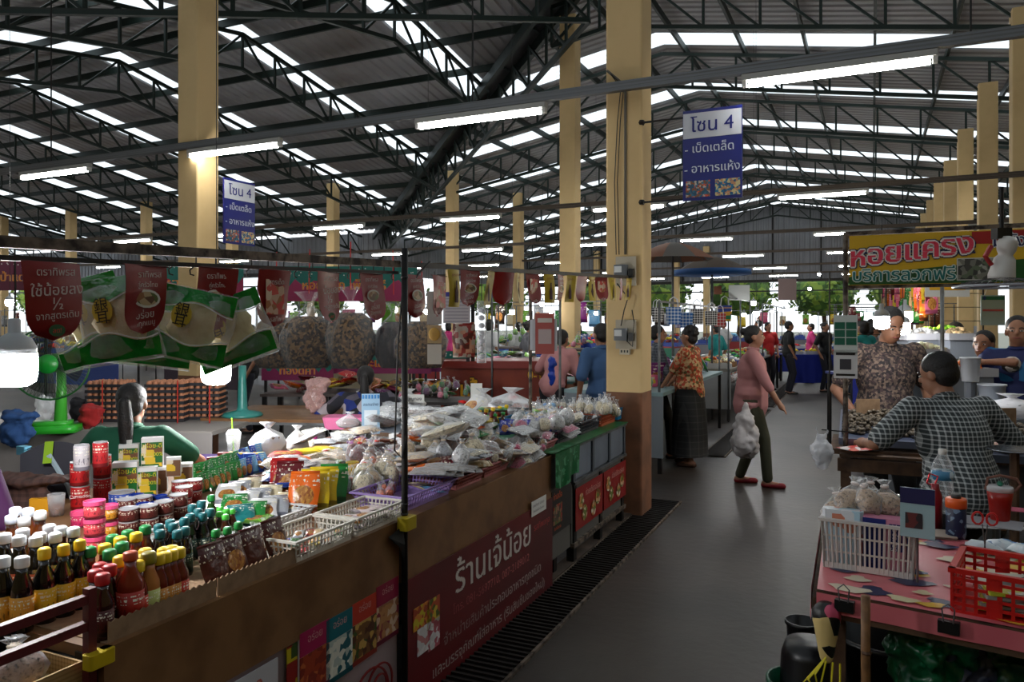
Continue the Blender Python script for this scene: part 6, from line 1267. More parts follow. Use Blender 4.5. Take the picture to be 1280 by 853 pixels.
p = PD(1268, 566, 3.5); o = thing('steel_plate', 'round steel plate at the right edge before the cockles', 'plate', (p.x, p.y, p.z)); MB().lathe([(.05, 0), (.11, .012), (.115, .015), (.11, .018), (.05, .005), (.001, .005)], 22).build('plate', plain((.55, .57, .6), .25, .9), o, True); MB().tube([(.0, 0, -p.z), (0, 0, 0)], .02, 6).build('stand', m_oldw, o)
# hanging bag, QR cards, bulb, fan, notice
p = PD(1027, 560, 4.2); b = MB(); b.cap((0, 0, -.09), (0, 0, -.02), .03, .065); b.cap((0, 0, -.02), (0, 0, .06), .055, .015); b.cap((-.01, 0, .04), (-.03, 0, .11), .012, .008); b.cap((.01, 0, .04), (.035, 0, .1), .012, .008)
q_ = b.build('plastic_bag', mat_film('crumple_bag', .5, .3, (.85, .86, .88), .2, 1, 20), None, True, loc=p); remesh(q_, .009, 2); crumple(q_, .035, .035); tag(q_, 'clear knotted plastic bag hanging from a wire at the cockle stall corner', 'bag')
o = thing('bag_wire', 'thin wire holding the clear plastic bag out from the bench', 'wire', p); MB().tube([(0, 0, .1), (.14, .05, .09)], .003, 5).build('wire', m_dark, o)
for k, (dz, h, c, lb) in enumerate(((1.53, .22, (.04, .35, .26), 'green and white phone contact card on the stall pole'), (1.36, .16, (.78, .78, .78), 'white payment card with blank square below the green card'))):
    o = thing('pole_card', lb, 'card', (sp.x, sp.y - .02, dz), DL); MB().box(0, 0, 0, .125, .004, h).build('card', plain((.75, .78, .76) if k == 0 else c), o)
    if k == 0:
        for a in range(2):
            for b_ in range(3): MB().box(-.03 + a * .06, -.003, .05 - b_ * .045, .054, .002, .04).build('green_cell', plain(c), o)
    else: MB().box(0, -.003, 0, .06, .002, .06).build('dark_square', plain((.2, .2, .22)), o); MB().box(0, -.003, .06, .1, .002, .015).build('dark_strip', m_black, o); MB().box(0, -.003, -.06, .1, .002, .012).build('dark_strip', m_black, o)
bulb(1102, 396, 4.55, .045, 'lit bulb hanging in front of the face of the man in the mottled shirt', cord=.55)
bulb(1128, 404, 6.5, .06, 'lit bulb behind the shoulder of the man in the mottled shirt', cord=.4); bulb(1131, 390, 7.6, .07, 'warm lit bulb above the produce behind the cockle stall', m_warm, .3)
fp = PD(1252, 345, 3.6); fn = thing('hanging_fan', 'white hanging fan with wire cage turned down above the cockle stall', 'fan', fp, TH)
MB().lathe([(.055, -.02), (.058, .0), (.045, .08), (.03, .1), (.04, .12), (.045, .16), (.03, .185), (.001, .19)], 18).build('motor', plain((.78, .77, .75), .3), fn, True).rotation_euler = (.1, .12, 0)
MB().box(.0, 0, .2, .07, .05, .05).build('bracket', m_black, fn); MB().tube([(0, 0, .2), (0, 0, .42)], .01, 6).build('stem', m_dark, fn); MB().tube([(-.05, 0, .14), (-.09, -.02, .09), (-.06, -.02, .05)], .012, 6).build('handle', plain((.6, .12, .12)), fn)
cg = MB()
for k in range(36): a = k / 36 * 2 * pi; cg.tube([(.04 * cos(a), .04 * sin(a), -.01), (.14 * cos(a), .14 * sin(a), -.025), (.2 * cos(a), .2 * sin(a), -.05)], .0014, 4, caps=False)
stuff(cg.build('cage_wires', plain((.35, .35, .36), .4, .5), fn)); MB().tube([(.2 * cos(k / 24 * 2 * pi), .2 * sin(k / 24 * 2 * pi), -.05) for k in range(25)], .007, 6).build('cage_rim', plain((.6, .61, .64), .4), fn, True)
for k in range(3): MB().grid(lambda a, b, k=k: ((.03 + .14 * a) * cos(k * 2.09 + (b - .5) * .9 * (1 - .3 * a)), (.03 + .14 * a) * sin(k * 2.09 + (b - .5) * .9 * (1 - .3 * a)), -.04 + .025 * (b - .5)), 5, 5).build('blade', mat('fan_blade', (.3, .3, .34), .3), fn, True)
p = PD(1241, 388, 4.4); o = thing('notice_sheet', 'white and green official notice hanging behind the fan', 'notice', p, TH); MB().box(0, 0, 0, .14, .004, .175).build('sheet', plain((.62, .7, .7)), o); MB().box(0, -.003, .07, .13, .001, .02).build('heading', plain((.1, .4, .3)), o); MB().box(0, -.003, .0, .12, .001, .012).build('line', plain((.7, .3, .3)), o); MB().ell((-.05, -.003, .07), (.012, .001, .012), 10, 4).build('seal', plain((.1, .2, .45)), o); MB().tube([(-.05, 0, .087), (0, 0, .2), (.05, 0, .087)], .0015, 4).build('string', m_white, o)
p = PD(1184, 362, 5.1); o = thing('printed_banner', 'white banner with yellow centre hanging behind the cockle banner', 'banner', p, TH); MB().box(0, 0, 0, .3, .004, .1).build('sheet', plain((.78, .78, .76)), o); MB().box(0, -.003, .02, .24, .001, .05).build('yellow_panel', plain((.82, .62, .08)), o); MB().box(0, -.004, .03, .2, .001, .02).build('red_panel', plain((.55, .1, .06)), o)
for s_ in (-.14, .14): MB().tube([(s_, 0, .05), (s_, 0, .42)], .002, 4).build('string', m_white, o)
# goods behind the mottled shirt: cake boxes, tubs, crates
def simple_stall(xs, ys, L, D, label, top=(.6, .6, .62), front=(.6, .62, .64), h=.8, legs=True, panel=.6, rz=0, cat='stall'):
    o = thing('market_stall', label, cat, S(xs, ys, 0), DL + rz)
    MB().box(D / 2, L / 2, h - .02, D, L, .04).build('table_top', plain(top, .4), o)
    if panel: MB().box(-.005 + .02, L / 2, h - .03 - panel / 2, .02, L, panel).build('side_panel', plain(front, .6), o); MB().box(D / 2, .015, h - .03 - panel / 2, D, .02, panel).build('front_panel', plain(front, .6), o)
    if legs:
        for a in (.04, D - .04):
            for b in (.04, L - .04): MB().box(a, b, (h - .04) / 2, .04, .04, h - .04).build('leg', m_dark, o)
    return o
PAL = list(CN.keys())
m_heapm = {}
def crate_of(p, c, label, cat='produce', w=.34, d=.26, h=.1, kind=None, n=14, rz=0, boxcol=(.2, .3, .6), rad=.035):
    """a tray heaped with produce; the produce is one uncounted mass"""
    o = thing('produce_tray', label, cat, p, rz); MB().box(0, 0, .005, w, d, .01).build('base', plain(boxcol, .5), o)
    for a in ((0, -d / 2, w, .008), (0, d / 2, w, .008), (-w / 2, 0, .008, d), (w / 2, 0, .008, d)): MB().box(a[0], a[1], h * .3, a[2], a[3], h * .6).build('side', plain(boxcol, .5), o)
    mb = MB(); rnd = random.Random(int(p[0] * 100))
    for _ in range(n): a, b = rnd.uniform(-.44, .44), rnd.uniform(-.42, .42); mb.ell((a * w, b * d, h * (.45 + .5 * (1 - (2 * a) ** 2) * (1 - (2 * b) ** 2))), (rad * rnd.uniform(.7, 1.2), rad * rnd.uniform(.7, 1.2), rad * .7), 7, 5)
    stuff(mb.build('heaped_goods', mat_cells('heap_%s' % c, [CN[c], tuple(x * .75 for x in CN[c]), tuple(min(1, x * 1.15 + .05) for x in CN[c])], 30, bump=0, r=.6), o, True)); return o
for i, (u, v, Z, c, lb) in enumerate(((1148, 425, 7.0, 'white', 'white foam boxes tray beside the checked shirt'), (1175, 420, 7.4, 'lime', 'tray of green vegetables behind the checked shirt'), (1200, 425, 6.8, 'tan', 'tray of tan cakes near the blue grey T-shirt'), (1140, 470, 5.9, 'tan', 'tray of fried dough left of the checked shirt'), (1150, 445, 6.2, 'cream', 'tray of cream buns above the fried dough'), (1205, 470, 5.6, 'orange', 'tray of golden fritters right of the checked head'))):
    p = PD(u, v, Z); o = crate_of((p.x, p.y, p.z), c, lb, 'tray', boxcol=(.6, .6, .62) if i else (.7, .7, .72), rz=TH); MB().box(0, 0, -p.z / 2, .3, .22, p.z - .01).build('stand', plain((.45, .47, .5)), o)
xq, yq = s_at(1128, 5.7); simple_stall(xq, yq, 2.2, 1.6, 'pale stall behind the cockle seller carrying buns and fritters', top=(.55, .56, .58), h=1.0, panel=.5); 
for i, (u, v, Z, r, h, c, lb) in enumerate(((1213, 462, 5.0, .06, .16, (.75, .76, .78), 'tall white plastic tub beside the checked man head'), (1240, 492, 4.9, .08, .12, (.7, .72, .75), 'white plastic bowl before the orange apron'), (1225, 520, 4.8, .14, .2, (.45, .5, .58), 'grey blue tub below the white bowl'))):
    p = PD(u, v, Z); o = thing('plastic_tub', lb, 'tub', (p.x, p.y, p.z - h / 2)); MB().lathe([(r * .8, 0), (r * .84, .005), (r, h), (r * 1.06, h), (r * 1.06, h - .01), (r * .95, h - .01), (r * .8, .01), (.001, .01)], 22).build('shell', plain(c, .4), o, True); MB().tube([(0, 0, -(p.z - h / 2) + .01), (0, 0, 0)], r * .6, 8).build('stand', plain((.4, .42, .45)), o)
p = PD(1266, 512, 4.6); put('carrier_bag1', 'white plastic bag on the tubs at the right picture edge', 'bag', (p.x, p.y, p.z - .05), 0, None, {'contents': (.6, .62, .65)}, (1.6, 1.2, .6)); MB().tube([(0, 0, -(p.z - .05)), (0, 0, 0.01)], .12, 8).build('support', plain((.4, .42, .45)), THINGS[-1], loc=(0, 0, 0))
# ================================================================ BEHIND THE COUNTER, LEFT
def ztab(name, label, u, v, Z, w, d, h, col, rz=0, skirt=None, cat='table'):
    p = PD(u, v, Z); o = thing(name, label, cat, (p.x, p.y, 0), TH + rz)
    MB().rbox(w, d, .03, .01, h - .03).build('top', col if not isinstance(col, tuple) else plain(col, .5), o)
    if skirt: MB().grid(lambda a, b: ((a - .5) * w * 1.01, -d / 2 - .01 - .02 * sin(a * 40) * b, h - .01 - b * h * .75), 50, 5).build('skirt', plain(skirt, .85), o, True)
    for sx in (-1, 1):
        for sy in (-1, 1): MB().box(sx * (w / 2 - .04), sy * (d / 2 - .04), (h - .03) / 2, .04, .04, h - .03).build('leg', m_dark, o)
    return o
ztab('side_table', 'long table under pale grey cloth carrying the fan and egg trays', 110, 403, 6.15, 2.6, .9, .80, (.52, .50, .48), -.12, skirt=(.5, .48, .47))
ztab('wooden_table', 'brown topped metal table to the left of the tie-dyed top', 372, 403, 6.6, 1.25, 1.0, .82, m_wood, -.1)
MB().rbox(1.27, 1.02, .02, .01, .775).build('metal_edge', m_steel, THINGS[-1])
# green fan
fp = PD(66, 403, 5.55); fn = thing('table_fan', 'green table fan with wire cage on the grey clothed table', 'fan', (fp.x, fp.y, .80), TH + .25); gl = plain((.25, .62, .2), .3)
MB().rbox(.36, .26, .05, .07).build('base', plain((.15, .6, .15), .3), fn, True); MB().rbox(.26, .18, .03, .06, .05).build('base_top', plain((.2, .6, .18), .3), fn, True)
MB().tube([(.05, .0, .07), (.05, .02, .3), (.04, .05, .48)], [.045, .035, .03], 10).build('neck', gl, fn, True); MB().lathe([(.06, 0), (.07, .04), (.06, .12), (.03, .16), (.001, .16)], 14, M=Matrix.Translation((0, .02, .5)) @ Matrix.Rotation(-pi / 2, 4, 'X')).build('motor', gl, fn, True)
cg = MB(); R_ = .26
for k in range(60):
    a = k / 60 * 2 * pi
    for s_ in (-1, 1): cg.tube([(.06 * cos(a), -.06 + s_ * .05, .5 + .06 * sin(a)), (.19 * cos(a), -.06 + s_ * .045, .5 + .19 * sin(a)), (R_ * cos(a), -.06, .5 + R_ * sin(a))], .0014, 3, caps=False)
stuff(cg.build('cage_wires', plain((.06, .2, .1), .4), fn)); MB().tube([(R_ * cos(k / 32 * 2 * pi), -.06, .5 + R_ * sin(k / 32 * 2 * pi)) for k in range(33)], .007, 6).build('cage_rim', plain((.04, .3, .1), .4), fn, True)
MB().lathe([(.07, 0), (.068, .012), (.001, .015)], 18, M=Matrix.Translation((0, -.11, .5)) @ Matrix.Rotation(pi / 2, 4, 'X')).build('hub_badge', plain((.06, .5, .15), .4), fn, True)
for k in range(3): MB().grid(lambda a, b, k=k: ((.03 + .19 * a) * cos(k * 2.09 + (b - .5) * 1.3), -.05 + .04 * (b - .5), .5 + (.03 + .19 * a) * sin(k * 2.09 + (b - .5) * 1.3)), 5, 6).build('blade', mat('smoke_blade', (.12, .13, .13), .2, alpha=.75), fn, True)
# egg trays, stacked
m_egg = mat('egg_shell', (.68, .45, .32), .6); m_tray = plain((.10, .09, .11), .7)
tr_ = MB()
NX, NY, PX = 6, 5, .05
for k in range(NX + 1): tr_.box((k - NX / 2) * PX, 0, .012, .007, NY * PX, .024)
for k in range(NY + 1): tr_.box(0, (k - NY / 2) * PX, .012, NX * PX, .007, .024)
tr_.box(0, 0, .002, NX * PX, NY * PX, .003); me_tr = tr_.mesh('tray', m_tray)
eg = MB()
for a in range(NX):
    for b in (0, NY - 1): eg.ell(((a - 2.5) * PX, (b - 2) * PX, .026), (.021, .021, .026), 7, 5)
for b in range(1, NY - 1):
    for a in (0, NX - 1): eg.ell(((a - 2.5) * PX, (b - 2) * PX, .026), (.021, .021, .026), 7, 5)
me_eg = eg.mesh('rim_eggs', m_egg, True)
one = MB().ell((0, 0, .026), (.021, .021, .026), 8, 6).mesh('egg', m_egg, True)
def egg_stack(u, Z, n, lb, rz=.1, z=.8):
    p = PD(u, 403, Z)
    for i in range(n):
        o = thing('egg_tray', 'dark %d-row egg tray in the %s, %s from below' % (5, lb, ORD[i + 1]), 'egg tray', (p.x, p.y, z + .003 + i * .046), TH + rz, 'stacked egg trays'); ob('tray', me_tr, o)
        if i < n - 1: stuff(ob('rim_eggs', me_eg, o))
        else:
            for a in range(NX):
                for b in range(NY):
                    q = ob('egg', one, None, Matrix.Translation(o.location) @ Matrix.Rotation(TH + rz, 4, 'Z') @ Vector(((a - 2.5) * PX, (b - 2) * PX, 0))); tag(q, 'brown egg on top of the %s' % lb, 'egg', 'eggs in the %s' % lb)
egg_stack(140, 6.2, 7, 'left egg stack', .0); egg_stack(212, 6.2, 7, 'middle egg stack'); egg_stack(256, 6.35, 7, 'right egg stack')
for u in (128, 222, 262):
    p = PD(u, 403, 6.02); o = ob('red_strap', MB().box(0, 0, 0, .008, .004, .34).mesh('strap', plain((.7, .15, .1))), None, (p.x, p.y, .97), TH); tag(o, 'thin red string tied round the egg stacks', 'string')
# teal stand fan base behind the fungus bags
p = PD(303, 403, 6.3); o = thing('fan_pedestal', 'teal pedestal with round foot on the brown table', 'pedestal', (p.x, p.y, .82)); MB().lathe([(.16, 0), (.165, .01), (.15, .03), (.05, .05), (.04, .07), (.032, .3), (.03, .42), (.001, .42)], 22).build('pedestal', plain((.18, .48, .45), .35), o, True)
# red cloth, blue cloth, jackets around the fan
def lump(name, label, cat, u, v, Z, sz, m, n=6, seed=0, vox=.014, base=None):
    p = PD(u, v, Z); b = MB(); rnd = random.Random(seed); zb = (base if base is not None else p.z - sz[2]) - p.z
    for _ in range(n): b.ell((rnd.uniform(-.5, .5) * sz[0], rnd.uniform(-.5, .5) * sz[1], rnd.uniform(-.4, .4) * sz[2]), (sz[0] * rnd.uniform(.25, .5), sz[1] * rnd.uniform(.3, .5), sz[2] * rnd.uniform(.3, .6)), 9, 6)
    b.ell((0, 0, zb / 2), (sz[0] * .6, sz[1] * .6, max(abs(zb) / 2, .02)), 12, 6)
    q = b.build(name, m, None, True, loc=p, rot=(0, 0, TH)); remesh(q, vox, 3); crumple(q, min(sz) * .9, .05); tag(q, label, cat); return q
lump('red_jacket', 'crumpled red jacket on the table beside the green fan', 'jacket', 112, 512, 5.7, (.14, .1, .06), mat('red_fabric', (.55, .08, .08), .9, bump=.5, bs=8), base=.8)
lump('blue_cloth', 'crumpled blue cloth left of the green fan', 'cloth', 20, 520, 5.3, (.2, .12, .06), mat('blue_fabric', (.12, .26, .45), .9, bump=.5, bs=8), base=.72); lump('grey_bag', 'cloudy plastic bag behind the fan foot', 'bag', 55, 505, 6.0, (.12, .08, .12), m_milky, base=.8)
lump('dark_bag', 'dark bag between the fan and the red jacket', 'bag', 96, 503, 6.1, (.1, .08, .05), mat('black_fabric', (.06, .06, .08), .9, bump=.5, bs=8), base=.8)
p = PD(72, 403, 3.55); o = thing('chair_jacket', 'dark grey jacket with lime lining draped over a chair back', 'jacket', (p.x, p.y, 0), TH + .4)
MB().grid(lambda a, b: ((a - .5) * .28 * (1 - .1 * b), -.05 - .05 * sin(a * 9) * b - .04 * sin(b * 3), 1.0 + .05 * sin(a * 3.14) - b * .42), 16, 10).build('jacket', mat('grey_fabric', (.2, .2, .23), .9, bump=.3, bs=10), o, True)
MB().grid(lambda a, b: (-.04 + a * .035, -.075 - .06 * b, 1.055 - b * .09), 3, 4).build('lime_lining', plain((.5, .65, .08), .8), o)
for sx in (-1, 1): MB().tube([(sx * .12, 0, 0), (sx * .12, 0, .98)], .014, 8).build('chair_post', m_steel, o)
MB().box(0, .2, .45, .3, .42, .04).build('chair_seat', plain((.15, .15, .16)), o); MB().tube([(-.02, -.11, 1.0), (.06, -.12, .85), (.1, -.12, .7)], .012, 6).build('pale_sleeve', plain((.6, .68, .72)), o)
lump('brown_cushion', 'brown patterned cloth behind the white capped bottles', 'cloth', 30, 600, 3.3, (.3, .1, .04), mat_check('brown_pattern', (.3, .2, .17), (.2, .12, .1), 30, .4), base=.5)
p = PD(30, 403, 4.6); o = thing('cable_box', 'pale blue extension socket box with cables beside the fan foot', 'socket', (p.x, p.y, .8)); MB().rbox(.08, .05, .05, .008).build('box', plain((.3, .55, .65)), o); MB().tube([(.03, 0, .03), (.1, -.02, .05), (.2, .05, .01), (.35, .15, .03)], .004, 5).build('cable', m_black, o); MB().tube([(0, 0, -.78), (0, 0, .01)], .02, 6).build('post', m_dark, o)
# ================================================================ MIDDLE HALL
# hanging bags of dried mushroom
m_thin = mat_film('thin_film', .03, .3)
m_mush = mat_cells('dried_mushroom', [(.17, .12, .07), (.28, .2, .12), (.1, .07, .04), (.36, .26, .15), (.42, .32, .2)], 40, r=.8, metric='EUCLIDEAN', bump=.8)
knot_bag('mushroom_bag', .56, .8, m_mush, m_thin, 31, .68); knot_bag('prawn_bag', .42, .7, mat_cells('dark_dried', [(.1, .08, .1), (.2, .15, .15), (.06, .05, .06)], 26, r=.7, bump=.8, stretch=(1, 1, .25)), m_thin, 33, .7)
for i, (u, Z, k, lb, c) in enumerate(((345, 8.2, 'mushroom_bag', 'clear bag of brown mushrooms at the left of the hanging row', 1), (386, 8.0, 'mushroom_bag', 'clear bag of brown mushrooms tied with red string', 1), (438, 7.9, 'mushroom_bag', 'clear bag of brown mushrooms behind the tilted flag', 1.05), (492, 8.1, 'prawn_bag', 'clear bag of black dried strips in the hanging row', 1), (528, 8.0, 'mushroom_bag', 'clear bag of dark rounds just right of the counter pole', .9))):
    p = PD(u, 460, Z); put(k, lb, 'bag', (p.x, p.y, p.z + .0), i, None, {}, c, name='hanging_bag')
    MB().tube([(0, 0, .78), (.01, 0, 1.25)], .006, 5).build('string', plain((.7, .15, .15)), THINGS[-1])
def thai_panel(name, label, u, v, Z, w, h, txt, base=(.05, .42, .38), low=(.5, .1, .32), tc=(.85, .5, .1), rz=0, top_cloth=None, sz=None, cat='banner', stand=True):
    p = PD(u, v, Z); o = thing(name, label, cat, p, TH + rz)
    MB().box(0, 0, 0, w, .01, h).build('board', plain(base, .6), o)
    n = 24; pts = [(-w / 2, -h / 2)] + [(-w / 2 + w * k / n, -h / 2 + h * (.5 + .14 * sin(k * 1.9))) for k in range(n + 1)] + [(w / 2, -h / 2)]
    MB().add([(x, -.007, z) for x, z in pts], [tuple(range(len(pts)))]).build('scalloped_field', plain(low, .6), o)
    s_ = sz or h * .5
    for c_, bd, yy in (((.85, .8, .7), .03, -.01), (tc, .012, -.013)): t = MB(); letters(t, txt, 0, -s_ * .45, s_, 0, bd, y=yy, rows=20); t.build('lettering', plain(c_), o)
    rnd = random.Random(len(txt)); dt = MB()
    for _ in range(24): dt.ell((rnd.uniform(-.48, .48) * w, -.008, h * rnd.uniform(.22, .45)), (.012, .002, .012), 6, 3)
    stuff(dt.build('dots', m_white, o))
    if stand:
        for sx in (-1, 1): MB().bar((sx * w * .45, .02, -p.z), (sx * w * .45, .02, h / 2 if not top_cloth else 0), .03).build('leg', m_dark, o)
    return o
thai_panel('front_banner', 'teal and purple stall front with orange Thai lettering behind the tie-dyed woman', 470, 452, 9.3, 1.35, .3, 'ของทะเล สดๆ'); thai_panel('front_banner', 'teal and purple stall front with orange lettering left of the tie-dyed woman', 372, 462, 9.0, .85, .26, 'ทองดีค้า'); thai_panel('front_banner', 'purple stall front piece just right of the counter pole', 548, 452, 9.6, .7, .26, 'ของฝาก', low=(.42, .1, .34))
thai_panel('high_banner', 'long pink and teal overhead banner left of the counter pole', 430, 355, 13.5, 2.6, .62, 'หอยคอก เพ็ญศรี', low=(.62, .15, .34), sz=.22); thai_panel('high_banner', 'pink and teal overhead banner behind the third flag', 235, 352, 13.0, 1.9, .6, 'หอยดอง', low=(.6, .12, .3), sz=.24); thai_panel('high_banner', 'small maroon overhead banner at the far left', 20, 345, 13, 1.1, .5, 'ป้าแดง', base=(.4, .12, .25), low=(.35, .1, .2), sz=.2)
# orange counter with yellow letters
p = PD(632, 478, 9.4); o = thing('orange_counter', 'rust red stall counter with bold yellow Thai lettering', 'counter', (p.x, p.y, 0), TH - .05)
MB().rbox(1.55, .8, .08, .06, .98).build('top', plain((.5, .14, .1), .5), o); MB().box(0, -.36, .68, 1.5, .03, .62).build('front', mat('rust_front', (.52, .2, .1), .6, n=(3, (.4, .1, .06), .4, .7)), o)
for sx in (-1, 1): MB().box(sx * .7, 0, .49, .05, .6, .98).build('leg', m_dark, o)
for c_, bd, yy in ((BLACK, .05, -.38), ((.85, .62, .08), .015, -.385)): t = MB(); letters(t, 'เป้', -.42, .66, .26, 0, bd, y=yy, rows=24); letters(t, '0-1493', .48, .86, .14, 0, bd, y=yy, rows=18); t.build('lettering', plain(c_), o)
o.scale = (1, 1, 1.075)
# big colourful heaps on stalls in the middle
def heap_stall(u, Z, w, d, h, label, cols, n, hz_=.12, kinds=('food_packet0', 'food_packet1'), glab='packet', rz=0, sc=1.2, top=(.35, .3, .28), skirt=None, v=403, cat='pack'):
    o = ztab('market_stall', label, u, v, Z, w, d, h, top, rz, skirt, 'stall'); base = o.location; M = Matrix.Translation(base) @ Matrix.Rotation(TH + rz, 4, 'Z')
    for i in range(n):
        a, b = rr(-.46, .46), rr(-.44, .44); c = random.choice(cols); z = h + .005 + hz_ * (1 - (2 * a) ** 2) * (1 - (2 * b) ** 2) * rr(.3, 1)
        put(random.choice(kinds), '%s %s' % (c, glab), cat, M @ Vector((a * w, b * d, z)), rr(0, 6), glab, {'packet': CN[c], 'grain': CN[c], 'contents': CN[c]}, sc * rr(.85, 1.15), (rr(-.4, .4), rr(-.4, .4)))
heap_stall(420, 8.6, 1.5, .7, .82, 'stall of bright snack packets left of the tie-dyed woman', ['red', 'orange', 'red', 'pink', 'maroon', 'yellow'], 34, .18, glab='snack packet heaped behind the wooden table')
heap_stall(520, 8.4, .8, .7, .82, 'stall of yellow and black packets right of the tie-dyed woman', ['yellow', 'dark', 'orange', 'maroon', 'purple'], 22, .14, glab='packet heaped right of the tie-dyed woman')
heap_stall(552, 7.9, .85, .6, .80, 'grey stall of purple and green vegetables before the rust red counter', ['purple', 'maroon', 'green', 'pink', 'dark'], 34, .14, ('twist_bag0', 'small_packet0'), 'small bag heaped before the rust red counter', sc=1.1, top=(.32, .3, .3))
heap_stall(600, 11.0, 1.9, .8, 1.0, 'butcher stall with pink meat packs behind the rust red counter', ['pink', 'pink', 'maroon', 'white'], 36, .1, ('small_packet0', 'small_packet1', 'food_packet2'), 'meat pack on the butcher stall', sc=1.1)
heap_stall(660, 12.6, 2.2, .9, 1.0, 'fish stall covered with pale green bags', ['teal', 'silver', 'white', 'lime'], 36, .12, ('small_packet1', 'food_packet2'), 'pale bag on the fish stall', sc=1.3)
heap_stall(660, 15.5, 2.4, 1.0, 1.1, 'vegetable stall heaped with leafy greens', ['lime', 'green', 'lime', 'green'], 40, .3, ('twist_bag0', 'twist_bag1', 'small_packet0'), 'leafy bundle on the vegetable stall', sc=2.2, cat='vegetable')
heap_stall(722, 9.6, .9, .8, .88, 'sloping stall of red meat packs left of the column', ['red', 'pink', 'white', 'pink'], 22, .06, ('small_packet0', 'small_packet1'), 'red meat pack left of the column', sc=1.5, top=(.3, .5, .5))
heap_stall(745, 13.0, 1.6, .8, 1.15, 'stall of purple onions and bright bags by the column', ['purple', 'pink', 'red', 'lime', 'orange'], 30, .2, ('twist_bag1', 'small_packet2'), 'bright bag on the stall by the column', sc=1.5)
lump('pink_bag', 'big pale pink plastic bag on the wooden table', 'bag', 393, 482, 6.5, (.15, .1, .09), mat_film('pink_film', .4, .4, (.85, .68, .66), .25, 1, 14), n=14, base=.82)
# hanging cards and papers between counter and column
def hang(name, label, u, v, Z, w, h, col, cat, build=None, string=.3, rz=0):
    p = PD(u, v, Z); o = thing(name, label, cat, p, TH + rz); MB().box(0, 0, 0, w, .006, h).build('sheet', plain(col, .6), o); MB().tube([(0, 0, h / 2), (0, 0, h / 2 + string)], .003, 4).build('string', m_dark, o)
    if build: build(o)
    return o
def cal(o):
    for k in range(8): MB().box(0, -.005, .05 - k * .018, .13, .001, .003).build('line', plain((.4, .4, .45)), o)
    MB().box(-.05, -.005, .075, .03, .001, .025).build('blue_mark', plain((.15, .15, .5)), o)
hang('calendar_sheet', 'white ruled calendar sheet hanging under the yellow flag', 571, 385, 4.2, .15, .17, (.72, .7, .72), 'calendar', cal, .12)
hang('paper_strip', 'long grey blank paper strip hanging right of the counter pole', 543, 385, 4.6, .09, .2, (.55, .52, .5), 'paper', None, .12)
o = hang('packet_card', 'card of golden noodles hanging right of the pole', 543, 418, 4.6, .085, .11, (.6, .5, .35), 'card', lambda o: MB().ell((0, -.01, 0), (.035, .006, .04), 10, 6).build('noodles', plain((.65, .5, .2)), o), .06)
hang('paper_strip', 'white card below the golden noodle card', 543, 443, 4.6, .085, .12, (.68, .66, .62), 'paper', None, .03)
hang('sweet_packets', 'strip of red and silver sweet packets hanging under the calendar', 580, 425, 4.4, .13, .18, (.5, .2, .12), 'pack', lambda o: pillow(.13, .18, .03, 4).build('packet', mat_cells('sweets', [(.5, .12, .08), (.6, .55, .5), (.3, .1, .05), (.7, .5, .4)], 40), o, True, rot=(pi / 2, 0, 0)), .12)
p = PD(602, 415, 4.9); o = thing('bottle_column', 'hanging clear tube of small white packs by the black strips', 'display', (p.x, p.y, p.z)); MB().tube([(0, 0, -.2), (0, 0, .2)], .032, 10).build('tube', m_film, o, True)
for k in range(7): MB().ell((0, 0, -.16 + k * .05), (.022, .022, .018), 8, 5).build('pack', plain((.7, .7, .72)), o)
MB().tube([(0, 0, .2), (0, 0, .38)], .003, 4).build('string', m_dark, o)
for k, u in enumerate((585, 591)): hang('black_strip', 'long dark plastic strip hanging beside the calendar', u, 408, 4.5 + .05 * k, .022, .42, (.12, .12, .14), 'strip', None, .1)
def code(o):
    MB().box(0, -.005, .01, .13, .001, .28).build('pink_panel', plain((.68, .35, .33)), o); MB().box(0, -.007, -.01, .09, .001, .1).build('blank_panel', plain((.72, .66, .66)), o); MB().box(0, -.007, .1, .1, .001, .03).build('heading', plain((.8, .78, .75)), o)
hang('code_card', 'pink and white payment card hanging by the fifth yellow flag', 681, 419, 5.2, .17, .22, (.72, .72, .74), 'card', code, .18); hang('white_card', 'plain white card turned sideways beside the pink payment card', 668, 419, 5.25, .06, .21, (.75, .76, .78), 'card', None, .18)
stall_pole('inner_pole', 'thin brown pole behind the payment card', *s_at(663, 5.4), 1.95, .012, m_rust); stall_pole('inner_pole', 'thin grey pole behind the third red flag', *s_at(700, 6.8), 2.0, .012, m_steel); stall_pole('inner_pole', 'slim steel pole beyond the vegetables', *s_at(615, 9), 2.0, .012, m_steel); stall_pole('inner_pole', 'slim steel pole right of the vegetables', *s_at(623, 11), 2.1, .012, m_steel)
p = PD(688, 450, 8.0); lump('blue_carrier', 'bright blue plastic bag held near the pink top', 'bag', 690, 452, 8.2, (.07, .05, .1), mat('blue_film', (.08, .22, .62), .3, bump=.5, bs=12), base=.9)
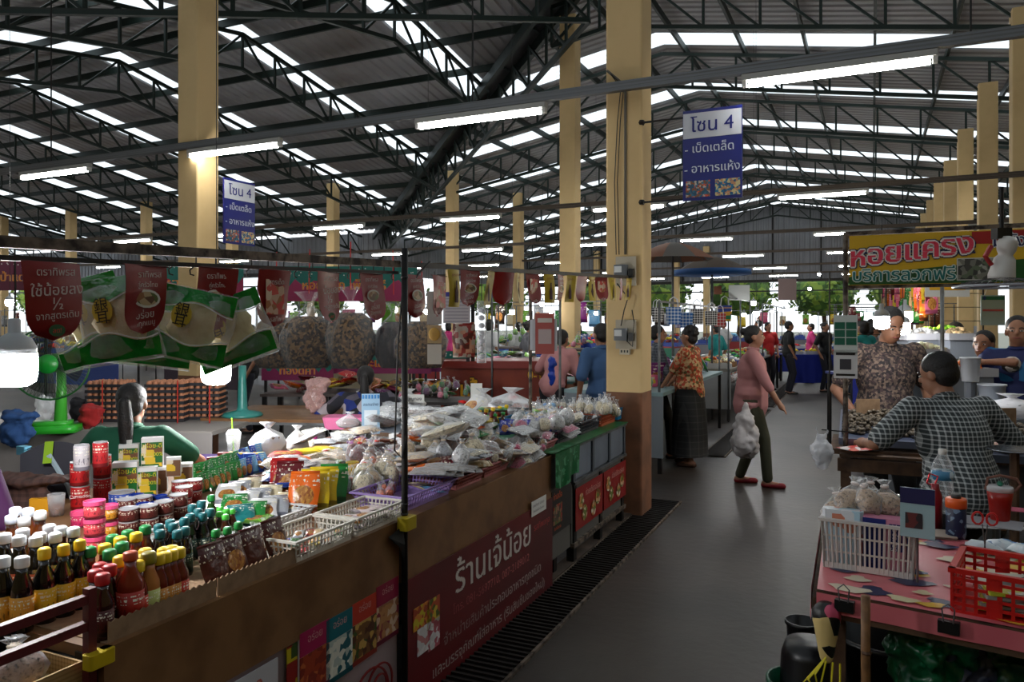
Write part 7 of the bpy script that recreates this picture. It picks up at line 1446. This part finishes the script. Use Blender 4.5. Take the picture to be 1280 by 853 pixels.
# ================================================================ STALLS ALONG THE FAR AISLE, LEFT SIDE
LX = -3.6
o = simple_stall(-2.95, 7.9, 3.9, 1.1, 'white boxed stall of toys and bags along the left of the far aisle', (.55, .66, .68), (.50, .53, .56), .86, True, .66)
def side_rack(ya, yb, h, lb, xs=-1.9, n=2):
    o = thing('display_rack', lb, 'rack', S(xs, ya, 0), DL)
    for k in range(n + 1): MB().tube([(0, (yb - ya) * k / n, 0), (0, (yb - ya) * k / n, h)], .014, 8).build('pole', m_steel, o, True)
    MB().bar((0, 0, h), (0, yb - ya, h), .022).build('rail', m_steel, o); return o
side_rack(7.95, 11.8, 1.82, 'steel rack with a rail from which woven bags hang')
bagm = [mat_check('woven_blue', (.12, .35, .62), (.8, .85, .9), 26, .35), mat_check('woven_black', (.1, .1, .12), (.85, .85, .85), 34, .4), mat_cells('woven_stripe', [(.75, .15, .15), (.1, .2, .55), (.8, .6, .1), (.1, .5, .3)], 14, stretch=(.1, .1, 1.6), bump=0), mat_check('woven_red', (.7, .2, .22), (.85, .8, .8), 24, .3), mat_check('woven_violet', (.35, .25, .5), (.8, .8, .85), 30, .4)]
bn_ = ['blue and white woven', 'black and white woven', 'rainbow striped woven', 'red and white woven', 'violet and white woven']
for i, (u, v, Z, s, k) in enumerate(((822, 394, 8.6, .8, 1), (842, 395, 8.8, 1, 0), (858, 400, 9.0, .9, 0), (871, 396, 9.2, .95, 1), (889, 398, 10.0, .95, 1), (900, 400, 10.3, .9, 3), (906, 392, 10.5, 1.1, 2), (850, 402, 9.6, .8, 4))):
    p = PD(u, v, Z); o = thing('woven_bag', '%s bag hanging from the steel rack' % bn_[k], 'bag', p, TH + rr(-.5, .5), 'woven bags on the rack'); pr = MB().rbox(.15 * s, .07 * s, .2 * s, .015, -.1 * s, taper=1.15); pr.build('body', bagm[k], o)
    for sy in (-.03, .03): MB().tube([(-.05 * s, sy, .1 * s), (-.04 * s, sy, .19 * s), (0, sy, .22 * s), (.04 * s, sy, .19 * s), (.05 * s, sy, .1 * s)], .005, 5).build('handle', plain((.8, .8, .82)), o)
side_items = [('sky', 'pale blue basket'), ('yellow', 'yellow packed box'), ('purple', 'violet toy bag'), ('green', 'green toy bag'), ('red', 'red toy bag'), ('white', 'white toy box'), ('pink', 'pink toy bag')]
for i in range(46):
    c, lb = side_items[i % 7]; y = 8.1 + 3.5 * (i // 2) / 23; x = -2.05 - .33 * (i % 3) - rr(0, .1); k = ('sack0', 'food_packet1', 'small_carton', 'tied_bag1')[i % 4]
    put(k, '%s on the toy stall' % lb, 'toy', S(x, y, .865 + (.12 if i % 3 == 2 else 0)), rr(0, 6), 'goods on the toy stall', {'contents': CN[c], 'packet': CN[c], 'body': CN[c], 'front_print': CN[c]}, (.8 if k == 'sack0' else 1.6) * rr(.8, 1.1), (1.1, 0) if 'packet' in k else None)
o = simple_stall(-3.3, 12.6, 4.2, 1.45, 'white and brown stall with garlic bags further along the aisle', (.5, .48, .44), (.60, .61, .62), .84, True, .62)
side_rack(12.5, 16.6, 2.0, 'tall steel rack over the garlic stall', -1.87, 3); side_rack(17.3, 22.0, 2.0, 'tall steel rack over the third stall of the aisle', -1.87, 3)
o = simple_stall(-3.3, 17.3, 4.6, 1.45, 'pale stall with produce boxes at the end of the drain', (.5, .5, .5), (.55, .56, .56), .84, True, .5)
for i in range(30):
    c = ('tan', 'brown', 'cream', 'lime', 'white', 'orange', 'green')[i % 7]; y = 12.8 + 9 * (i // 2) / 15; x = -2.05 - .4 * (i % 2)
    crate_of(S(x, y, .845), c, '%s produce tray on the aisle stalls' % c, 'tray', boxcol=((.7, .7, .7), (.2, .3, .6), (.5, .35, .2))[i % 3], n=10, rz=DL, h=.14)
for i in range(14): put('tied_bag%d' % (i % 3), 'clear bag hanging at the front edge of the garlic stall', 'bag', S(-1.86, 12.7 + i * .16, .62), i, 'bags hanging on the garlic stall', {'contents': (.75, .7, .7)}, 1.1)
o = thing('green_roll', 'rolled green mat lying on the garlic stall', 'roll', S(-1.95, 14.6, .90), DL); MB().tube([(0, 0, 0), (0, 1.3, 0)], .06, 12).build('roll', plain((.15, .42, .12), .7), o, True)
p = PZ(1008, 468); o = thing('white_bucket', 'white plastic bucket standing in the far aisle', 'bucket', (p.x, p.y, 0)); MB().lathe([(.14, 0), (.145, .01), (.17, .36), (.18, .36), (.18, .34), (.16, .34), (.14, .02), (.001, .02)], 20).build('body', plain((.72, .74, .72), .5), o, True)
def umbrella(u, v, Z, r, h, lb, c1_, c2_):
    p = PD(u, v, Z); o = thing('market_umbrella', lb, 'umbrella', (p.x, p.y, 0)); m_ = MB(); n = 8
    for k in range(n):
        g = MB().grid(lambda a, b, k=k: (b * r * cos((k + a) / n * 2 * pi) * (1 - .06 * sin(a * pi)), b * r * sin((k + a) / n * 2 * pi) * (1 - .06 * sin(a * pi)), p.z - (b ** 1.7) * h), 4, 5); g.build('canopy_panel', plain((c1_, c2_)[k % 2], .8), o, True)
    MB().tube([(0, 0, 0), (0, 0, p.z)], .018, 8).build('pole', m_steel, o, True)
    for k in range(n): MB().tube([(0, 0, p.z - .05), (r * .97 * cos(k / n * 2 * pi), r * .97 * sin(k / n * 2 * pi), p.z - h - .01)], .005, 4).build('rib', m_steel, o)
    return o
umbrella(841, 303, 11.5, .62, .26, 'grey and orange umbrella right of the cream column', (.42, .40, .38), (.52, .34, .25)); umbrella(890, 321, 12.5, .62, .25, 'brown umbrella with a blue hanging edge', (.3, .25, .21), (.27, .23, .2)); MB().lathe([(.63, 0), (.62, .08)], 16).build('blue_edge', plain((.08, .28, .5), .8), THINGS[-1], True, loc=(0, 0, PD(890, 321, 12.5).z - .3))
hang('pale_cloth', 'grey and orange towel hanging above the far aisle stall', 984, 362, 15, .36, .42, (.55, .47, .46), 'towel', None, .3); hang('plain_sheet', 'white printed sheet hanging between the umbrellas and the towel', 924, 366, 13, .36, .26, (.66, .67, .66), 'sheet', None, .3); hang('brown_box', 'brown card hanging beside the blue umbrella', 897, 363, 13, .13, .14, (.45, .25, .15), 'card', None, .2)
for i, (u, v, Z) in enumerate(((942, 377, 14), (945, 390, 12.5), (980, 387, 18), (1012, 360, 24), (1024, 342, 26), (995, 390, 20), (930, 392, 16), (965, 388, 22), (640, 388, 13), (678, 378, 14), (696, 376, 16), (720, 385, 15), (610, 380, 17), (535, 387, 11), (12, 375, 9), (660, 396, 19), (745, 390, 18), (820, 388, 22), (790, 384, 20))):
    bulb(u, v, Z, .045, 'lit bulb hanging over the far stalls', m_bulb, None)
# ================================================================ FAR HALL: more stalls, people and lamps
far = [(-6.5, 27), (-10, 27.5), (-13.5, 27), (-9, 34), (-13, 34), (-4.5, 31), (-3.5, 36), (.4, 26.5), (.6, 31), (-.6, 35), (-7.5, 19.5), (-11, 17), (-14.5, 16), (-18, 17), (-9.5, 13), (-13, 12.5), (-16.5, 12), (-20, 14), (-23, 18), (-27, 15), (-24, 21), (-30, 19), (-18.5, 21.5), (-35, 17), (-6.6, 16), (-6.5, 23), (.5, 21.5)]
cl_ = [(.2, .3, .6), (.6, .2, .2), (.5, .5, .52), (.2, .45, .35), (.65, .6, .5), (.3, .25, .3)]
for i, (x, y) in enumerate(far):
    w = 2.4 if i % 2 else 2.9
    o = thing('market_stall', 'far market stall in the hall', 'stall', (x, y, 0), 0, 'far market stalls')
    MB().box(0, 0, .84, w, 1.1, .04).build('table_top', plain(cl_[i % 6], .6), o); MB().box(0, -.55, .5, w, .02, .66).build('front_panel', plain(cl_[(i + 2) % 6], .7), o)
    for sx in (-1, 1): MB().tube([(sx * w * .47, -.5, 0), (sx * w * .47, -.5, 2.05)], .015, 6).build('pole', m_steel, o, True); MB().tube([(sx * w * .47, .5, 0), (sx * w * .47, .5, 2.05)], .015, 6).build('pole', m_steel, o, True)
    MB().bar((-w / 2, -.5, 2.05), (w / 2, -.5, 2.05), .02).build('rail', m_steel, o)
    for k in range(5):
        c = random.choice(PAL); crate_of((x - w * .42 + k * w * .21, y - .2 + rr(-.15, .25), .865), c, '%s goods tray on a far stall' % c, 'tray', w=.42, d=.4, h=.2 + .1 * (k % 2), n=9, rad=.07)
    for k in range(3):
        c = random.choice(PAL); q = ob('hanging_bag', KITS['food_packet%d' % k][0][1], None, (x - w * .35 + k * w * .33, y - .5, 1.72 + rr(-.1, .1)), (pi / 2, 0, rr(-.4, .4)), CN[c]); q.scale = (2.4, 2.4, 2.4); tag(q, '%s bag hanging from a far stall rail' % c, 'bag', 'bags hanging on far stalls')
    b = ob('bulb', MB().ell((0, 0, 0), (.045, .045, .06), 12, 8).mesh('bulb', m_bulb, True), None, (x + rr(-.8, .8), y - .1, 1.85)); tag(b, 'bare lit bulb over a far stall', 'lamp', 'bulbs over far stalls'); MB().tube([(0, 0, .08), (0, 0, .3)], .006, 4).build('cord', m_black, b)
# simple far people, still whole figures
shc = [('pink', (.75, .2, .45)), ('black', (.06, .06, .07)), ('teal', (.1, .5, .5)), ('white', (.75, .75, .75)), ('blue', (.12, .25, .6)), ('red', (.65, .1, .1)), ('grey', (.4, .4, .42)), ('yellow', (.75, .65, .2))]
FP = [(1014, 20, 0), (1031, 17.5, 1), (1079, 12, 2), (1090, 14, 1), (1092, 13, 6), (960, 18, 5), (986, 17, 1), (948, 21, 3), (722, 14.5, 4), (648, 16, 3), (661, 14, 6), (612, 15, 3), (312, 11, 1), (1128, 10.5, 5), (1072, 22, 7), (1098, 17, 3), (895, 15, 2), (560, 19, 0), (905, 24, 3)]
for i, (u, Z, c) in enumerate(FP):
    p = PD(u, 403, Z); person('distant person in a %s top between the far stalls' % shc[c][0], (p.x, p.y, 0), rr(0, 6), 1.58 + .03 * (i % 4), shirt=plain(shc[c][1], .85), hair=('short', 'bun', 'bob')[i % 3], bcol=(.12, .12, .16), fine=.016, sleeve=.8)
# goods hanging against the yellow wall
for i in range(34):
    c = random.choice(['orange', 'red', 'brown', 'green', 'pink', 'yellow', 'maroon', 'tan']); u = 1106 + (i % 12) * 5.2; v = 366 + 12 * (i // 12) + rr(-3, 3)
    p = PD(u, v, 11 - .35 * (i % 12)); q = ob('hanging_goods', KITS['small_packet%d' % (i % 3)][0][1], None, p, (pi / 2, 0, TH + rr(-.6, .6)), CN[c]); q.scale = (1.7, 2, 2); tag(q, '%s packet hanging before the yellow wall' % c, 'packet', 'packets before the yellow wall')
o = thing('wire_rack', 'dark wire rack against the yellow wall holding hanging packets', 'rack', PD(1138, 360, 9.4), TH)
for k in range(5): MB().bar((-1.0, 0, .1 - .17 * k), (.9, 0, .1 - .17 * k), .008).build('wire', m_dark, o)
for x in (-1.0, -.3, .3, .9): MB().bar((x, 0, .2), (x, 0, -2.0), .014).build('post', m_dark, o)
ztab('blue_table', 'table under bright blue cloth behind the cockle seller', 1145, 403, 9.3, 1.9, .8, .98, (.08, .16, .55), 0, skirt=(.05, .12, .5)); 
for i, (u, c) in enumerate(((1128, 'white'), (1150, 'purple'), (1172, 'lime'), (1112, 'silver'))): p = PD(u, 420, 9.2); crate_of((p.x, p.y, .985), c, '%s produce on the bright blue table' % c, 'produce', boxcol=(.65, .68, .7), h=.14, rz=TH)
for i, (u, Z, c, lb) in enumerate(((1020, 18, (.08, .15, .55), 'table under blue cloth at the far end of the aisle'), (1000, 22, (.06, .12, .45), 'second blue clothed table further down the aisle'), (1035, 25, (.6, .6, .62), 'pale table at the very end of the aisle'))):
    o = ztab('cloth_table', lb, u, 403, Z, 1.6, 1.0, .85, c, 0, skirt=c); 
    for k in range(4): cc_ = random.choice(['red', 'white', 'yellow', 'pink']); q = Matrix.Rotation(TH, 4, 'Z') @ Vector((-.6 + .4 * k, -.2, 0)); crate_of((o.location.x + q.x, o.location.y + q.y, .855), cc_, '%s tray on the far clothed tables' % cc_, 'tray', h=.12, rz=TH, boxcol=(.7, .7, .72))
p = PZ(1043, 452); o = thing('red_bin', 'red plastic bin beside the blue clothed tables', 'bin', (p.x, p.y, 0)); MB().rbox(.4, .4, .6, .05, taper=1.1).build('body', plain((.6, .1, .08), .4), o)
# ================================================================ OUTSIDE
m_fol = mat_cells('tree_leaves', [(.30, .42, .12), (.22, .34, .1), (.42, .5, .16), (.18, .28, .08)], 3, r=.8, metric='EUCLIDEAN', bump=0)
rnd = random.Random(5)
for i, (x, y) in enumerate(((-8, 52), (-13, 50), (-18, 55), (-3, 56), (-24, 48), (-30, 44), (-38, 46), (2, 52), (-46, 40), (-52, 50), (-58, 38))):
    o = thing('leafy_tree', 'sunlit leafy tree outside beyond the hall', 'tree', (x, y, 0), 0, 'trees outside the hall'); MB().tube([(0, 0, 0), (.1, 0, 1.5), (-.1, 0, 3.2)], [.22, .17, .1], 8).build('trunk', m_oldw, o, True)
    b = MB()
    for _ in range(420):
        a, e, r = rnd.uniform(0, 6.28), rnd.uniform(-.9, 1.5), rnd.uniform(.75, 1.05); c = Vector((2.4 * r * cos(a) * cos(e), 2.4 * r * sin(a) * cos(e), 3.6 + 1.9 * r * sin(e))); s_ = .22
        n_ = Vector((rnd.uniform(-1, 1), rnd.uniform(-1, 1), rnd.uniform(-1, 1))).normalized(); t_ = n_.orthogonal().normalized() * s_; u_ = n_.cross(t_)
        b.add([c + t_, c + u_ * .6, c - t_, c - u_ * .6], [(0, 1, 2, 3)])
    b.ell((0, 0, 3.6), (2.0, 2.0, 1.6), 12, 8); stuff(b.build('foliage', m_fol, o))
finish_labels()
